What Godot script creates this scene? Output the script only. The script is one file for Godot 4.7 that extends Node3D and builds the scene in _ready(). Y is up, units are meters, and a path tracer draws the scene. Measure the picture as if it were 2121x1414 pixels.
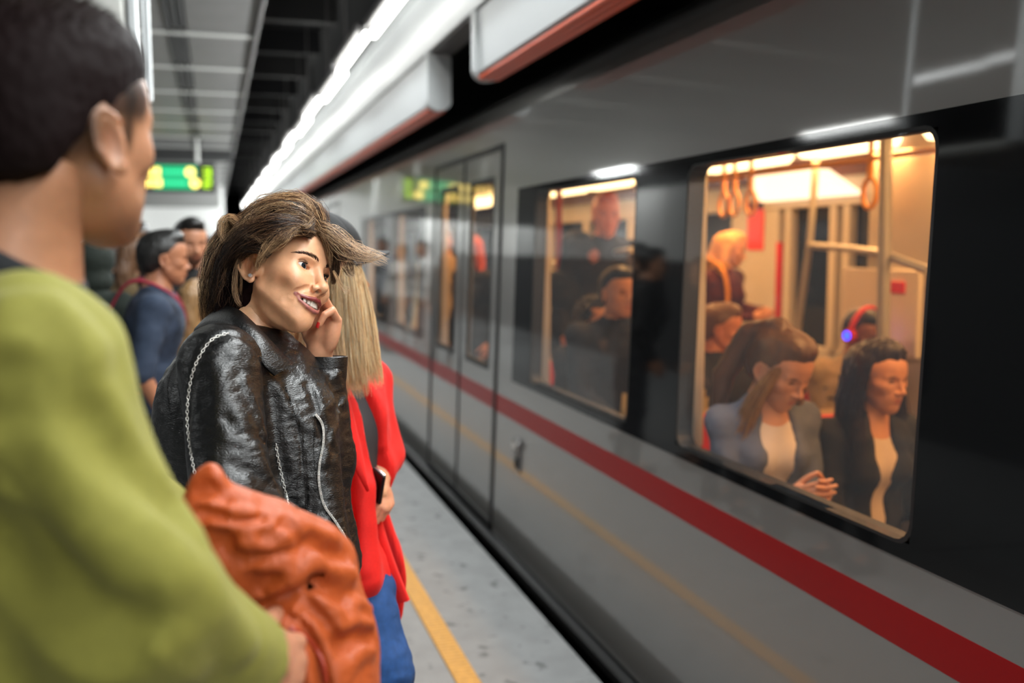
extends Node3D
# An underground platform: two women and a man wait at the edge while a silver train with a red stripe stands alongside.
# x runs across the platform towards the train, y up, -z along the platform; the platform's surface is y = 0.

var eye := Vector3(0, 1.6, 0)
var M := {}
var lens_basis := Basis(Vector3.UP, -0.289251) * Basis(Vector3.RIGHT, -0.096210)
const EXPOSURE := 2.25
const FOCUS := 1.82
const EDGE_LIGHT := 2.15
const HALL_LIGHT := 0.95
const FRONT_LIGHT := 0.35
const CAR_LIGHT := 0.68

func _ready() -> void:
	# camera
	var cam := Camera3D.new()
	cam.name = "camera"
	add_child(cam)
	cam.transform = Transform3D(lens_basis, eye)
	var lens := CameraAttributesPhysical.new()
	lens.frustum_focal_length = 51.04
	lens.frustum_focus_distance = FOCUS
	lens.exposure_aperture = 2.9
	lens.auto_exposure_enabled = false
	lens.frustum_near = 0.05
	lens.frustum_far = 200.0
	cam.attributes = lens
	cam.fov = rad_to_deg(2.0 * atan(707.0 / 2062.0))
	cam.current = true
	# sky and exposure: the place is underground, all its light comes from lamps
	var env := WorldEnvironment.new()
	env.name = "environment"
	var e := Environment.new()
	e.background_mode = Environment.BG_COLOR
	e.background_color = Color.BLACK
	e.tonemap_mode = Environment.TONE_MAPPER_LINEAR
	e.tonemap_exposure = EXPOSURE
	e.sdfgi_enabled = true
	e.ssao_enabled = true
	e.ssil_enabled = true
	env.environment = e
	add_child(env)
	materials()
	station()
	train()
	people()
	run_jobs()


# ---------------------------------------------------------------- materials
func mat(col: Color, rough := 0.6, metal := 0.0) -> StandardMaterial3D:
	var m := StandardMaterial3D.new()
	m.albedo_color = col
	m.roughness = rough
	m.metallic = metal
	return m

func glow(col: Color, energy: float) -> StandardMaterial3D:
	var m := mat(col, 0.5)
	m.emission_enabled = true
	m.emission = col
	m.emission_energy_multiplier = energy
	return m

func grain(freq: float, kind := FastNoiseLite.TYPE_SIMPLEX_SMOOTH, octaves := 4, seed_ := 1, lo := 0.75, hi := 1.0, size := 512) -> NoiseTexture2D:
	var n := FastNoiseLite.new()
	n.noise_type = kind
	n.frequency = freq
	n.fractal_octaves = octaves
	n.seed = seed_
	var t := NoiseTexture2D.new()
	t.width = size
	t.height = size
	t.seamless = true
	t.noise = n
	var g := Gradient.new()
	g.set_color(0, Color(lo, lo, lo))
	g.set_color(1, Color(hi, hi, hi))
	t.color_ramp = g
	return t

func worn(m: StandardMaterial3D, tex: Texture2D, scale: Vector3, world := true) -> StandardMaterial3D:
	m.albedo_texture = tex
	m.uv1_triplanar = true
	m.uv1_world_triplanar = world
	m.uv1_scale = scale
	return m

func relief(m: StandardMaterial3D, tex: Texture2D, cm: float) -> StandardMaterial3D:
	m.heightmap_enabled = true
	m.heightmap_texture = tex
	m.heightmap_scale = cm
	return m

func tinted(rough: float, metal := 0.0) -> StandardMaterial3D:
	var m := mat(Color.WHITE, rough, metal)
	m.vertex_color_use_as_albedo = true
	return m

func materials() -> void:
	M.asphalt = worn(mat(Color(0.575, 0.58, 0.58), 0.72), grain(0.02, FastNoiseLite.TYPE_SIMPLEX_SMOOTH, 6, 3, 0.88, 1.0, 1024), Vector3.ONE * 0.25)
	M.asphalt.detail_enabled = true
	var spots := grain(0.018, FastNoiseLite.TYPE_SIMPLEX_SMOOTH, 3, 7, 0.62, 1.0)
	spots.color_ramp.set_color(0, Color(0.7, 0.7, 0.7))
	spots.color_ramp.set_color(1, Color(1, 1, 1))
	spots.color_ramp.set_offset(0, 0.08)
	spots.color_ramp.set_offset(1, 0.24)
	M.asphalt.detail_albedo = spots
	M.asphalt.detail_blend_mode = BaseMaterial3D.BLEND_MODE_MUL
	M.asphalt.uv2_triplanar = true
	M.asphalt.uv2_world_triplanar = true
	M.asphalt.uv2_scale = Vector3.ONE * 0.8
	M.asphalt.detail_uv_layer = BaseMaterial3D.DETAIL_UV_2
	M.yellow = worn(mat(Color(0.86, 0.64, 0.28), 0.6), grain(0.03, FastNoiseLite.TYPE_SIMPLEX_SMOOTH, 5, 5, 0.86, 1.0), Vector3.ONE * 1.5)
	M.concrete = worn(mat(Color(0.42, 0.42, 0.41), 0.85), grain(0.02, FastNoiseLite.TYPE_SIMPLEX_SMOOTH, 5, 9, 0.8, 1.0), Vector3.ONE * 0.4)
	M.dark_concrete = mat(Color(0.09, 0.09, 0.095), 0.9)
	M.ceiling_metal = worn(mat(Color(0.43, 0.425, 0.42), 0.5), grain(0.01, FastNoiseLite.TYPE_SIMPLEX_SMOOTH, 3, 2, 0.9, 1.0), Vector3.ONE * 0.5)
	M.ceiling_light = mat(Color(0.74, 0.74, 0.72), 0.5)
	M.slat = mat(Color(0.16, 0.16, 0.16), 0.6)
	M.black_void = mat(Color(0.045, 0.05, 0.062), 0.7)
	M.white_panel = mat(Color(0.73, 0.745, 0.75), 0.35)
	M.white_wall = mat(Color(0.86, 0.86, 0.85), 0.5)
	M.grey_wall = mat(Color(0.55, 0.55, 0.54), 0.6)
	M.orange_trim = mat(Color(0.88, 0.33, 0.12), 0.35)
	M.orange_dark = mat(Color(0.60, 0.19, 0.09), 0.4)
	M.grey_metal = mat(Color(0.42, 0.41, 0.41), 0.4, 0.3)
	M.black_metal = mat(Color(0.06, 0.06, 0.06), 0.45, 0.2)
	M.tube = glow(Color(1.0, 1.0, 0.98), 4.8)
	M.silver = mat(Color(0.475, 0.468, 0.455), 0.32, 0.25)
	M.silver.clearcoat_enabled = true
	M.silver.clearcoat = 1.0
	M.silver.clearcoat_roughness = 0.04
	M.stripe = mat(Color(0.58, 0.01, 0.03), 0.3)
	M.stripe.metallic_specular = 0.3
	M.band = mat(Color(0.07, 0.075, 0.08), 0.06)
	M.band.metallic_specular = 0.35
	M.rubber = mat(Color(0.035, 0.036, 0.035), 0.55)
	M.glass = mat(Color(0.75, 0.78, 0.8, 0.08), 0.02)
	M.glass.transparency = BaseMaterial3D.TRANSPARENCY_ALPHA
	M.chrome = mat(Color(0.8, 0.8, 0.8), 0.18, 1.0)
	M.cream = mat(Color(0.72, 0.68, 0.62), 0.5)
	M.car_floor = mat(Color(0.3, 0.3, 0.31), 0.6)
	M.seat_red = mat(Color(0.78, 0.10, 0.06), 0.5)
	M.seat_shell = mat(Color(0.70, 0.62, 0.45), 0.5)
	M.pole = mat(Color(0.72, 0.70, 0.66), 0.3, 0.4)
	M.pole_red = mat(Color(0.72, 0.10, 0.07), 0.4)
	M.strap = mat(Color(0.85, 0.55, 0.08), 0.45)
	M.lamp_warm = glow(Color(1.0, 0.84, 0.6), 2.2)
	M.lamp_panel = glow(Color(1.0, 0.86, 0.7), 1.0)
	M.sticker = mat(Color(0.85, 0.12, 0.08), 0.5)
	M.paper = mat(Color(0.85, 0.80, 0.72), 0.6)
	M.tunnel = mat(Color(0.05, 0.05, 0.05), 0.9)
	M.led_yellow = glow(Color(1.0, 0.87, 0.42), 0.95)
	M.led_lime = glow(Color(0.62, 0.80, 0.05), 0.75)
	M.led_green = glow(Color(0.0, 0.50, 0.32), 0.75)
	M.led_pale = glow(Color(0.15, 0.70, 0.48), 0.8)
	M.skin = tinted(0.45)
	M.skin.subsurf_scatter_enabled = true
	M.skin.subsurf_scatter_strength = 0.12
	M.skin_plain = tinted(0.5)
	M.eye = tinted(0.06)
	M.hair = tinted(0.42)
	M.hair.backlight_enabled = true
	M.hair.backlight = Color(0.75, 0.75, 0.75)
	M.cloth = tinted(0.85)
	M.cloth.rim_enabled = true
	M.cloth.rim = 0.3
	M.leather = mat(Color(0.05, 0.05, 0.053), 0.35)
	M.leather.metallic_specular = 0.6
	var lg := grain(0.035, FastNoiseLite.TYPE_SIMPLEX_SMOOTH, 5, 31, 1.0, 0.0, 1024)
	lg.noise.fractal_type = FastNoiseLite.FRACTAL_RIDGED
	lg.noise.fractal_gain = 0.62
	M.leather.uv1_triplanar = true
	M.leather.uv1_scale = v3(2.6, 6.5, 2.6)
	relief(M.leather, lg, 0.11)
	M.leather_edge = mat(Color(0.05, 0.05, 0.05), 0.5)
	M.nail = mat(Color(0.78, 0.06, 0.06), 0.12)
	M.nail.clearcoat_enabled = true
	M.nail.clearcoat = 1.0
	M.zip = mat(Color(0.92, 0.91, 0.89), 0.32, 0.6)
	M.olive = worn(mat(Color(0.50, 0.485, 0.185), 0.85), grain(0.03, FastNoiseLite.TYPE_SIMPLEX, 3, 41, 0.93, 1.0), Vector3.ONE * 3.0)
	M.olive.rim_enabled = true
	M.olive.rim = 0.35
	M.orange = mat(Color(0.66, 0.285, 0.085), 0.6)
	M.orange.rim_enabled = true
	M.orange.rim = 0.2
	var cr := grain(0.02, FastNoiseLite.TYPE_SIMPLEX_SMOOTH, 4, 61, 1.0, 0.0, 512)
	cr.noise.fractal_type = FastNoiseLite.FRACTAL_RIDGED
	M.orange.uv1_triplanar = true
	M.orange.uv1_scale = v3(2.2, 1.4, 2.2)
	relief(M.orange, cr, 0.4)
	M.red_wool = worn(mat(Color(0.90, 0.085, 0.055), 0.8), grain(0.05, FastNoiseLite.TYPE_SIMPLEX, 3, 43, 0.94, 1.0), Vector3.ONE * 4.0)
	M.red_wool.rim_enabled = true
	M.red_wool.rim = 0.3
	M.navy = mat(Color(0.035, 0.05, 0.075), 0.8)
	M.jeans = worn(mat(Color(0.12, 0.31, 0.56), 0.85), grain(0.04, FastNoiseLite.TYPE_SIMPLEX, 4, 47, 0.8, 1.0), Vector3.ONE * 2.0)
	M.cap = mat(Color(0.035, 0.04, 0.048), 0.8)
	M.blue_light = glow(Color(0.15, 0.25, 1.0), 2.0)
	M.dark_wall = mat(Color(0.22, 0.22, 0.225), 0.7)
	M.hair_matte = tinted(0.7)
	M.hair_matte.metallic_specular = 0.2
	M.hair_short = tinted(0.5)
	M.hair_short.metallic_specular = 0.3
	M.hair_blonde = tinted(0.4)
	M.hair_blonde.backlight_enabled = true
	M.hair_blonde.backlight = Color(1, 1, 1)
	var pores := grain(0.12, FastNoiseLite.TYPE_SIMPLEX, 3, 51, 0.0, 1.0)
	M.skin.uv1_triplanar = true
	M.skin.uv1_scale = Vector3.ONE * 9.0
	relief(M.skin, pores, 0.012)
	M.skin.albedo_texture = grain(0.012, FastNoiseLite.TYPE_SIMPLEX_SMOOTH, 5, 53, 0.90, 1.0)
	M.advert = mat(Color(0.42, 0.22, 0.17), 0.5)
	M.glass.metallic_specular = 0.38
	M.stone = mat(Color(0.95, 0.95, 0.96), 0.12, 0.4)
	M.stone.clearcoat_enabled = true
	M.stone.clearcoat = 1.0

# ---------------------------------------------------------------- sculpting: a field of blended shapes, meshed as surface nets
class Field:
	var D := PackedFloat32Array()
	var paints := []
	var base := Color(1, 1, 1)
	var lo := Vector3(1e9, 1e9, 1e9)
	var hi := Vector3(-1e9, -1e9, -1e9)
	var group := 0.0
	var sharp := 0.0      # how pointed the crest of a fold is
	var groups := 0
	var noise: FastNoiseLite
	var noise_amp := 0.0
	var noise_scale := Vector3.ONE

	func grow(p: Vector3, r: float) -> void:
		lo = lo.min(p - Vector3(r, r, r))
		hi = hi.max(p + Vector3(r, r, r))

	func cap(a: Vector3, b: Vector3, r1: float, r2: float, k := 0.02, sub := false) -> void:
		var ba := b - a
		D.append_array(PackedFloat32Array([0, -1.0 if sub else 1.0, maxf(k, 1e-4), a.x, a.y, a.z, ba.x, ba.y, ba.z, 1.0 / maxf(ba.length_squared(), 1e-9), r1, r2 - r1, 0, 0, 0, 0, 0, 0, 0, group]))
		if not sub:
			grow(a, r1 + k * 0.3)
			grow(b, r2 + k * 0.3)

	func chain(pts: Array, rs: Array, k := 0.01, sub := false) -> void:
		together()
		for i in pts.size() - 1:
			cap(pts[i], pts[i + 1], rs[i], rs[i + 1], k, sub)
		group = 0.0

	func together() -> void:      # what follows is joined sharply among itself before it blends with the rest
		groups += 1
		group = groups

	func ell(c: Vector3, r: Vector3, k := 0.02, b := Basis(), sub := false) -> void:
		var x := b.x / r.x
		var y := b.y / r.y
		var z := b.z / r.z
		D.append_array(PackedFloat32Array([1, -1.0 if sub else 1.0, maxf(k, 1e-4), c.x, c.y, c.z, x.x, x.y, x.z, y.x, y.y, y.z, z.x, z.y, z.z, 1.0 / r.x, 1.0 / r.y, 1.0 / r.z, 0, group]))
		if not sub:
			var e := Vector3(absf(b.x.x) * r.x + absf(b.y.x) * r.y + absf(b.z.x) * r.z, absf(b.x.y) * r.x + absf(b.y.y) * r.y + absf(b.z.y) * r.z, absf(b.x.z) * r.x + absf(b.y.z) * r.y + absf(b.z.z) * r.z) + Vector3.ONE * k * 0.3
			lo = lo.min(c - e)
			hi = hi.max(c + e)

	func box(c: Vector3, half: Vector3, round: float, k := 0.01, b := Basis(), sub := false) -> void:
		D.append_array(PackedFloat32Array([2, -1.0 if sub else 1.0, maxf(k, 1e-4), c.x, c.y, c.z, b.x.x, b.x.y, b.x.z, b.y.x, b.y.y, b.y.z, b.z.x, b.z.y, b.z.z, half.x - round, half.y - round, half.z - round, round, group]))
		if not sub:
			grow(c, half.length())

	func bump(c: Vector3, r: Vector3, amp: float, b := Basis()) -> void:      # raises (or, below zero, sinks) the surface round c
		var x := b.x / r.x
		var y := b.y / r.y
		var z := b.z / r.z
		D.append_array(PackedFloat32Array([3, 1, 0, c.x, c.y, c.z, x.x, x.y, x.z, y.x, y.y, y.z, z.x, z.y, z.z, amp, minf(r.x, minf(r.y, r.z)), 0, 0, 0]))

	func fold(a: Vector3, b: Vector3, reach: float, height: float) -> void:   # a crease or ridge of cloth along a line
		var ba := b - a
		D.append_array(PackedFloat32Array([4, 1, 0, a.x, a.y, a.z, ba.x, ba.y, ba.z, 1.0 / maxf(ba.length_squared(), 1e-9), 1.0 / reach, height, reach, sharp, 0, 0, 0, 0, 0, group]))

	func crease(pts: Array, reach: float, height: float) -> void:
		together()
		for i in pts.size() - 1:
			fold(pts[i], pts[i + 1], reach, height)
		group = 0.0

	func paint(c: Vector3, r: Vector3, col: Color, strength := 1.0, inner := 0.4, b := Basis()) -> void:
		paints.append([c, b.x / r.x, b.y / r.y, b.z / r.z, col, strength, inner])

	func paint_line(a: Vector3, b: Vector3, r: float, col: Color, strength := 1.0, inner := 0.6) -> void:
		paints.append([a, b - a, r, Vector3.ZERO, col, strength, inner, true])

	func ev(x: float, y: float, z: float, idx: PackedInt32Array) -> float:
		var d := 1e3
		var q := D
		var cg := 0.0
		var ge := 0.0
		var gk := 0.0
		var gs := 0.0
		for o in idx:
			var t := int(q[o])
			if cg != 0.0 and q[o + 19] != cg:
				if gs > 1.5:
					d -= ge
				elif gs > 0.0:
					var gh := gk - absf(d - ge)
					d = minf(d, ge)
					if gh > 0.0:
						d -= gh * gh / (4.0 * gk)
				else:
					ge = -ge
					var gh := gk - absf(d - ge)
					d = maxf(d, ge)
					if gh > 0.0:
						d += gh * gh / (4.0 * gk)
				cg = 0.0
			var px := x - q[o + 3]
			var py := y - q[o + 4]
			var pz := z - q[o + 5]
			var e := 0.0
			if t == 0:
				var bx := q[o + 6]
				var by := q[o + 7]
				var bz := q[o + 8]
				var s := clampf((px * bx + py * by + pz * bz) * q[o + 9], 0.0, 1.0)
				px -= bx * s
				py -= by * s
				pz -= bz * s
				e = sqrt(px * px + py * py + pz * pz) - q[o + 10] - q[o + 11] * s
			elif t == 1:
				var u := px * q[o + 6] + py * q[o + 7] + pz * q[o + 8]
				var v := px * q[o + 9] + py * q[o + 10] + pz * q[o + 11]
				var w := px * q[o + 12] + py * q[o + 13] + pz * q[o + 14]
				var k0 := sqrt(u * u + v * v + w * w)
				u *= q[o + 15]
				v *= q[o + 16]
				w *= q[o + 17]
				e = k0 * (k0 - 1.0) / maxf(sqrt(u * u + v * v + w * w), 1e-4)
			elif t == 2:
				var u := absf(px * q[o + 6] + py * q[o + 7] + pz * q[o + 8]) - q[o + 15]
				var v := absf(px * q[o + 9] + py * q[o + 10] + pz * q[o + 11]) - q[o + 16]
				var w := absf(px * q[o + 12] + py * q[o + 13] + pz * q[o + 14]) - q[o + 17]
				var u0 := maxf(u, 0.0)
				var v0 := maxf(v, 0.0)
				var w0 := maxf(w, 0.0)
				e = sqrt(u0 * u0 + v0 * v0 + w0 * w0) + minf(maxf(u, maxf(v, w)), 0.0) - q[o + 18]
			elif t == 3:
				var u := px * q[o + 6] + py * q[o + 7] + pz * q[o + 8]
				var v := px * q[o + 9] + py * q[o + 10] + pz * q[o + 11]
				var w := px * q[o + 12] + py * q[o + 13] + pz * q[o + 14]
				var s := 1.0 - (u * u + v * v + w * w)
				if s > 0.0:
					d -= q[o + 15] * s * s
				continue
			else:
				var bx := q[o + 6]
				var by := q[o + 7]
				var bz := q[o + 8]
				var t0 := (px * bx + py * by + pz * bz) * q[o + 9]
				var s := clampf(t0, 0.0, 1.0)
				px -= bx * s
				py -= by * s
				pz -= bz * s
				var r := 1.0 - sqrt(px * px + py * py + pz * pz) * q[o + 10]
				var lift := q[o + 11] * r * r * (3.0 - 2.0 * r - q[o + 13] * (2.0 - 2.0 * r)) if r > 0.0 else 0.0
				if q[o + 19] == 0.0:
					d -= lift
				elif cg == q[o + 19]:
					if absf(lift) > absf(ge):
						ge = lift
				else:
					cg = q[o + 19]
					ge = lift
					gs = 2.0
				continue
			var k := q[o + 2]
			if q[o + 19] != 0.0:
				if cg == q[o + 19]:
					ge = minf(ge, e)
				else:
					cg = q[o + 19]
					ge = e
					gk = k
					gs = q[o + 1]
				continue
			if q[o + 1] > 0.0:
				var h := k - absf(d - e)
				d = minf(d, e)
				if h > 0.0:
					d -= h * h / (4.0 * k)
			else:
				e = -e
				var h := k - absf(d - e)
				d = maxf(d, e)
				if h > 0.0:
					d += h * h / (4.0 * k)
		if cg != 0.0:
			if gs > 1.5:
				d -= ge
			elif gs > 0.0:
				var gh := gk - absf(d - ge)
				d = minf(d, ge)
				if gh > 0.0:
					d -= gh * gh / (4.0 * gk)
			else:
				ge = -ge
				var gh := gk - absf(d - ge)
				d = maxf(d, ge)
				if gh > 0.0:
					d += gh * gh / (4.0 * gk)
		if noise_amp != 0.0 and d < 0.08 and d > -0.08:
			d += noise_amp * noise.get_noise_3d(x * noise_scale.x, y * noise_scale.y, z * noise_scale.z)
		return d

	func cull(x: float, y: float, z: float, reach: float, idx: PackedInt32Array) -> PackedInt32Array:
		var n := idx.size()
		var ds := PackedFloat32Array()
		ds.resize(n)
		var best := 1e3
		var one := PackedInt32Array([0])
		var keep_noise := noise_amp
		noise_amp = 0.0
		for i in n:
			var o := idx[i]
			var t := int(D[o])
			if t == 3:
				var p := Vector3(x - D[o + 3], y - D[o + 4], z - D[o + 5])
				var l := Vector3(p.x * D[o + 6] + p.y * D[o + 7] + p.z * D[o + 8], p.x * D[o + 9] + p.y * D[o + 10] + p.z * D[o + 11], p.x * D[o + 12] + p.y * D[o + 13] + p.z * D[o + 14]).length()
				ds[i] = (l - 1.0) * D[o + 16]
			elif t == 4:
				var p := Vector3(x - D[o + 3], y - D[o + 4], z - D[o + 5])
				var b := Vector3(D[o + 6], D[o + 7], D[o + 8])
				ds[i] = (p - b * clampf(p.dot(b) * D[o + 9], 0.0, 1.0)).length() - D[o + 12]
			else:
				one[0] = o
				var sgn := D[o + 1]
				if sgn < 0.0:
					D[o + 1] = 1.0
				ds[i] = ev(x, y, z, one)
				if sgn < 0.0:
					D[o + 1] = sgn
				else:
					best = minf(best, ds[i])
		noise_amp = keep_noise
		var out := PackedInt32Array()
		for i in n:
			var o := idx[i]
			if D[o] > 2.5:
				if ds[i] < reach:
					out.append(o)
			elif D[o + 1] > 0.0:
				if ds[i] < best + 2.3 * reach + D[o + 2]:
					out.append(o)
			elif ds[i] < reach * 2.3 + D[o + 2]:
				out.append(o)
		return out

	func copy() -> Field:
		var f := Field.new()
		f.D = D.duplicate()
		f.paints = paints
		f.base = base
		f.lo = lo
		f.hi = hi
		f.noise = noise
		f.noise_amp = noise_amp
		f.noise_scale = noise_scale
		return f

	# the share of the surface between rows of blocks s0 and s1 along z, as [points, normals, colours, indices]
	func net(cell: float, share: int, shares: int) -> Array:
		var pad := cell * 2.0 + absf(noise_amp)
		var o0 := lo - Vector3.ONE * pad
		var size := hi - lo + Vector3.ONE * pad * 2.0
		var bx := int(ceil(size.x / (cell * 4.0)))
		var by := int(ceil(size.y / (cell * 4.0)))
		var bz := int(ceil(size.z / (cell * 4.0)))
		var s0 := bz * share / shares
		var s1 := bz * (share + 1) / shares
		var first := maxi(s0 - 1, 0)
		var nx := bx * 4 + 1
		var ny := by * 4 + 1
		var nz := (s1 - first) * 4 + 1
		var z_off := first * 4
		var val := PackedFloat32Array()
		val.resize(nx * ny * nz)
		val.fill(1e9)
		var all := PackedInt32Array()
		for o in range(0, D.size(), 20):
			all.append(o)
		var half := cell * 2.0
		var reach := half * 1.7321
		var slack := absf(noise_amp) * 1.1
		var blocks := PackedInt32Array()
		var sup := 4
		for kz in range(first, s1, sup):
			for ky in range(0, by, sup):
				for kx in range(0, bx, sup):
					var c := o0 + Vector3(kx + 2.0, ky + 2.0, kz + 2.0) * cell * 4.0
					var big := cell * 8.0 * 1.7321
					var some := cull(c.x, c.y, c.z, big, all)
					if some.is_empty():
						continue
					if absf(ev(c.x, c.y, c.z, some)) > big * 1.35 + 0.012 + slack:
						continue
					for jz in range(kz, mini(kz + sup, s1)):
						for jy in range(ky, mini(ky + sup, by)):
							for jx in range(kx, mini(kx + sup, bx)):
								var m := o0 + Vector3(jx + 0.5, jy + 0.5, jz + 0.5) * cell * 4.0
								if absf(ev(m.x, m.y, m.z, some)) > reach * 1.4 + 0.004 + slack:
									continue
								var few := cull(m.x, m.y, m.z, reach + 0.002, some) if some.size() > 5 else some
								blocks.append(jx)
								blocks.append(jy)
								blocks.append(jz)
								for c2 in 5:
									var zi := jz * 4 + c2 - z_off
									var pz := o0.z + (jz * 4 + c2) * cell
									for c1 in 5:
										var at := (zi * ny + jy * 4 + c1) * nx + jx * 4
										var py := o0.y + (jy * 4 + c1) * cell
										for c0 in 5:
											if val[at + c0] > 1e8:
												val[at + c0] = ev(o0.x + (jx * 4 + c0) * cell, py, pz, few)
		var vid := PackedInt32Array()
		vid.resize(nx * ny * nz)
		vid.fill(-1)
		var P := PackedVector3Array()
		var N := PackedVector3Array()
		var I := PackedInt32Array()
		var sy := nx
		var sz := nx * ny
		var n := blocks.size() / 3
		var firsts := PackedInt32Array()
		for b in n:
			firsts.append(P.size())
			var jx := blocks[b * 3] * 4
			var jy := blocks[b * 3 + 1] * 4
			var jz := blocks[b * 3 + 2] * 4 - z_off
			for c2 in 4:
				for c1 in 4:
					var at := ((jz + c2) * ny + jy + c1) * nx + jx
					for c0 in 4:
						var a := at + c0
						var v0 := val[a]
						var v1 := val[a + 1]
						var v2 := val[a + sy]
						var v3 := val[a + sy + 1]
						var v4 := val[a + sz]
						var v5 := val[a + sz + 1]
						var v6 := val[a + sz + sy]
						var v7 := val[a + sz + sy + 1]
						var g := int(v0 < 0.0) + int(v1 < 0.0) + int(v2 < 0.0) + int(v3 < 0.0) + int(v4 < 0.0) + int(v5 < 0.0) + int(v6 < 0.0) + int(v7 < 0.0)
						if g == 0 or g == 8:
							continue
						var ax := 0.0
						var ay := 0.0
						var az := 0.0
						var m := 0
						if (v0 < 0.0) != (v1 < 0.0):
							ax += v0 / (v0 - v1)
							m += 1
						if (v2 < 0.0) != (v3 < 0.0):
							ax += v2 / (v2 - v3)
							ay += 1.0
							m += 1
						if (v4 < 0.0) != (v5 < 0.0):
							ax += v4 / (v4 - v5)
							az += 1.0
							m += 1
						if (v6 < 0.0) != (v7 < 0.0):
							ax += v6 / (v6 - v7)
							ay += 1.0
							az += 1.0
							m += 1
						if (v0 < 0.0) != (v2 < 0.0):
							ay += v0 / (v0 - v2)
							m += 1
						if (v1 < 0.0) != (v3 < 0.0):
							ay += v1 / (v1 - v3)
							ax += 1.0
							m += 1
						if (v4 < 0.0) != (v6 < 0.0):
							ay += v4 / (v4 - v6)
							az += 1.0
							m += 1
						if (v5 < 0.0) != (v7 < 0.0):
							ay += v5 / (v5 - v7)
							ax += 1.0
							az += 1.0
							m += 1
						if (v0 < 0.0) != (v4 < 0.0):
							az += v0 / (v0 - v4)
							m += 1
						if (v1 < 0.0) != (v5 < 0.0):
							az += v1 / (v1 - v5)
							ax += 1.0
							m += 1
						if (v2 < 0.0) != (v6 < 0.0):
							az += v2 / (v2 - v6)
							ay += 1.0
							m += 1
						if (v3 < 0.0) != (v7 < 0.0):
							az += v3 / (v3 - v7)
							ax += 1.0
							ay += 1.0
							m += 1
						vid[a] = P.size()
						P.append(o0 + Vector3(jx + c0 + ax / m, jy + c1 + ay / m, jz + z_off + c2 + az / m) * cell)
						ax /= m
						ay /= m
						az /= m
						var x0 := lerpf(lerpf(v1 - v0, v3 - v2, ay), lerpf(v5 - v4, v7 - v6, ay), az)
						var y0 := lerpf(lerpf(v2 - v0, v3 - v1, ax), lerpf(v6 - v4, v7 - v5, ax), az)
						var z0 := lerpf(lerpf(v4 - v0, v5 - v1, ax), lerpf(v6 - v2, v7 - v3, ax), ay)
						N.append(Vector3(x0, y0, z0).normalized())
		firsts.append(P.size())
		for b in n:
			if blocks[b * 3 + 2] < s0:
				continue
			var jx := blocks[b * 3] * 4
			var jy := blocks[b * 3 + 1] * 4
			var jz := blocks[b * 3 + 2] * 4 - z_off
			for c2 in 4:
				for c1 in 4:
					var at := ((jz + c2) * ny + jy + c1) * nx + jx
					for c0 in 4:
						var a := at + c0
						if vid[a] < 0:
							continue
						var in0 := val[a] < 0.0
						var xi := jx + c0
						var yi := jy + c1
						var zi := jz + c2
						if yi > 0 and zi > 0 and in0 != (val[a + 1] < 0.0):
							quad(I, vid[a], vid[a - sy], vid[a - sy - sz], vid[a - sz], in0)
						if xi > 0 and zi > 0 and in0 != (val[a + sy] < 0.0):
							quad(I, vid[a], vid[a - sz], vid[a - sz - 1], vid[a - 1], in0)
						if xi > 0 and yi > 0 and in0 != (val[a + sz] < 0.0):
							quad(I, vid[a], vid[a - 1], vid[a - 1 - sy], vid[a - sy], in0)
		var C := PackedColorArray()
		C.resize(P.size())
		C.fill(base)
		for p in paints:
			if p.size() > 7:
				var a: Vector3 = p[0]
				var ab: Vector3 = p[1]
				var rad: float = p[2]
				var lc: Color = p[4]
				var reach2 := pow(ab.length() + rad + reach * 2.0, 2.0)
				for b in n:
					if firsts[b] == firsts[b + 1] or (P[firsts[b]] - a).length_squared() > reach2:
						continue
					for i in range(firsts[b], firsts[b + 1]):
						var q := P[i] - a
						var l := (q - ab * clampf(q.dot(ab) / maxf(ab.length_squared(), 1e-9), 0.0, 1.0)).length() / rad
						if l < 1.0:
							C[i] = C[i].lerp(lc, p[5] * smoothstep(1.0, p[6], l))
				continue
			var c: Vector3 = p[0]
			var ux: Vector3 = p[1]
			var uy: Vector3 = p[2]
			var uz: Vector3 = p[3]
			var col: Color = p[4]
			var strength: float = p[5]
			var inner: float = p[6]
			var far := 1.0 / minf(ux.length(), minf(uy.length(), uz.length())) + reach * 2.0
			far *= far
			for b in n:
				if firsts[b] == firsts[b + 1] or (P[firsts[b]] - c).length_squared() > far:
					continue
				for i in range(firsts[b], firsts[b + 1]):
					var q := P[i] - c
					var l := Vector3(q.dot(ux), q.dot(uy), q.dot(uz)).length_squared()
					if l < 1.0:
						C[i] = C[i].lerp(col, strength * smoothstep(1.0, inner, sqrt(l)))
		return [P, N, C, I]

	func quad(I: PackedInt32Array, a: int, b: int, c: int, d: int, flip: bool) -> void:
		if a < 0 or b < 0 or c < 0 or d < 0:
			return
		if not flip:
			I.append_array(PackedInt32Array([a, b, c, a, c, d]))
		else:
			I.append_array(PackedInt32Array([a, c, b, a, d, c]))


# ---------------------------------------------------------------- jobs: fields meshed on all cores, then put into their nodes
var jobs := []          # [field, cell, share, shares, node's list index, transform, result]
var outs := []          # [MeshInstance3D, list of jobs, material]

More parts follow.
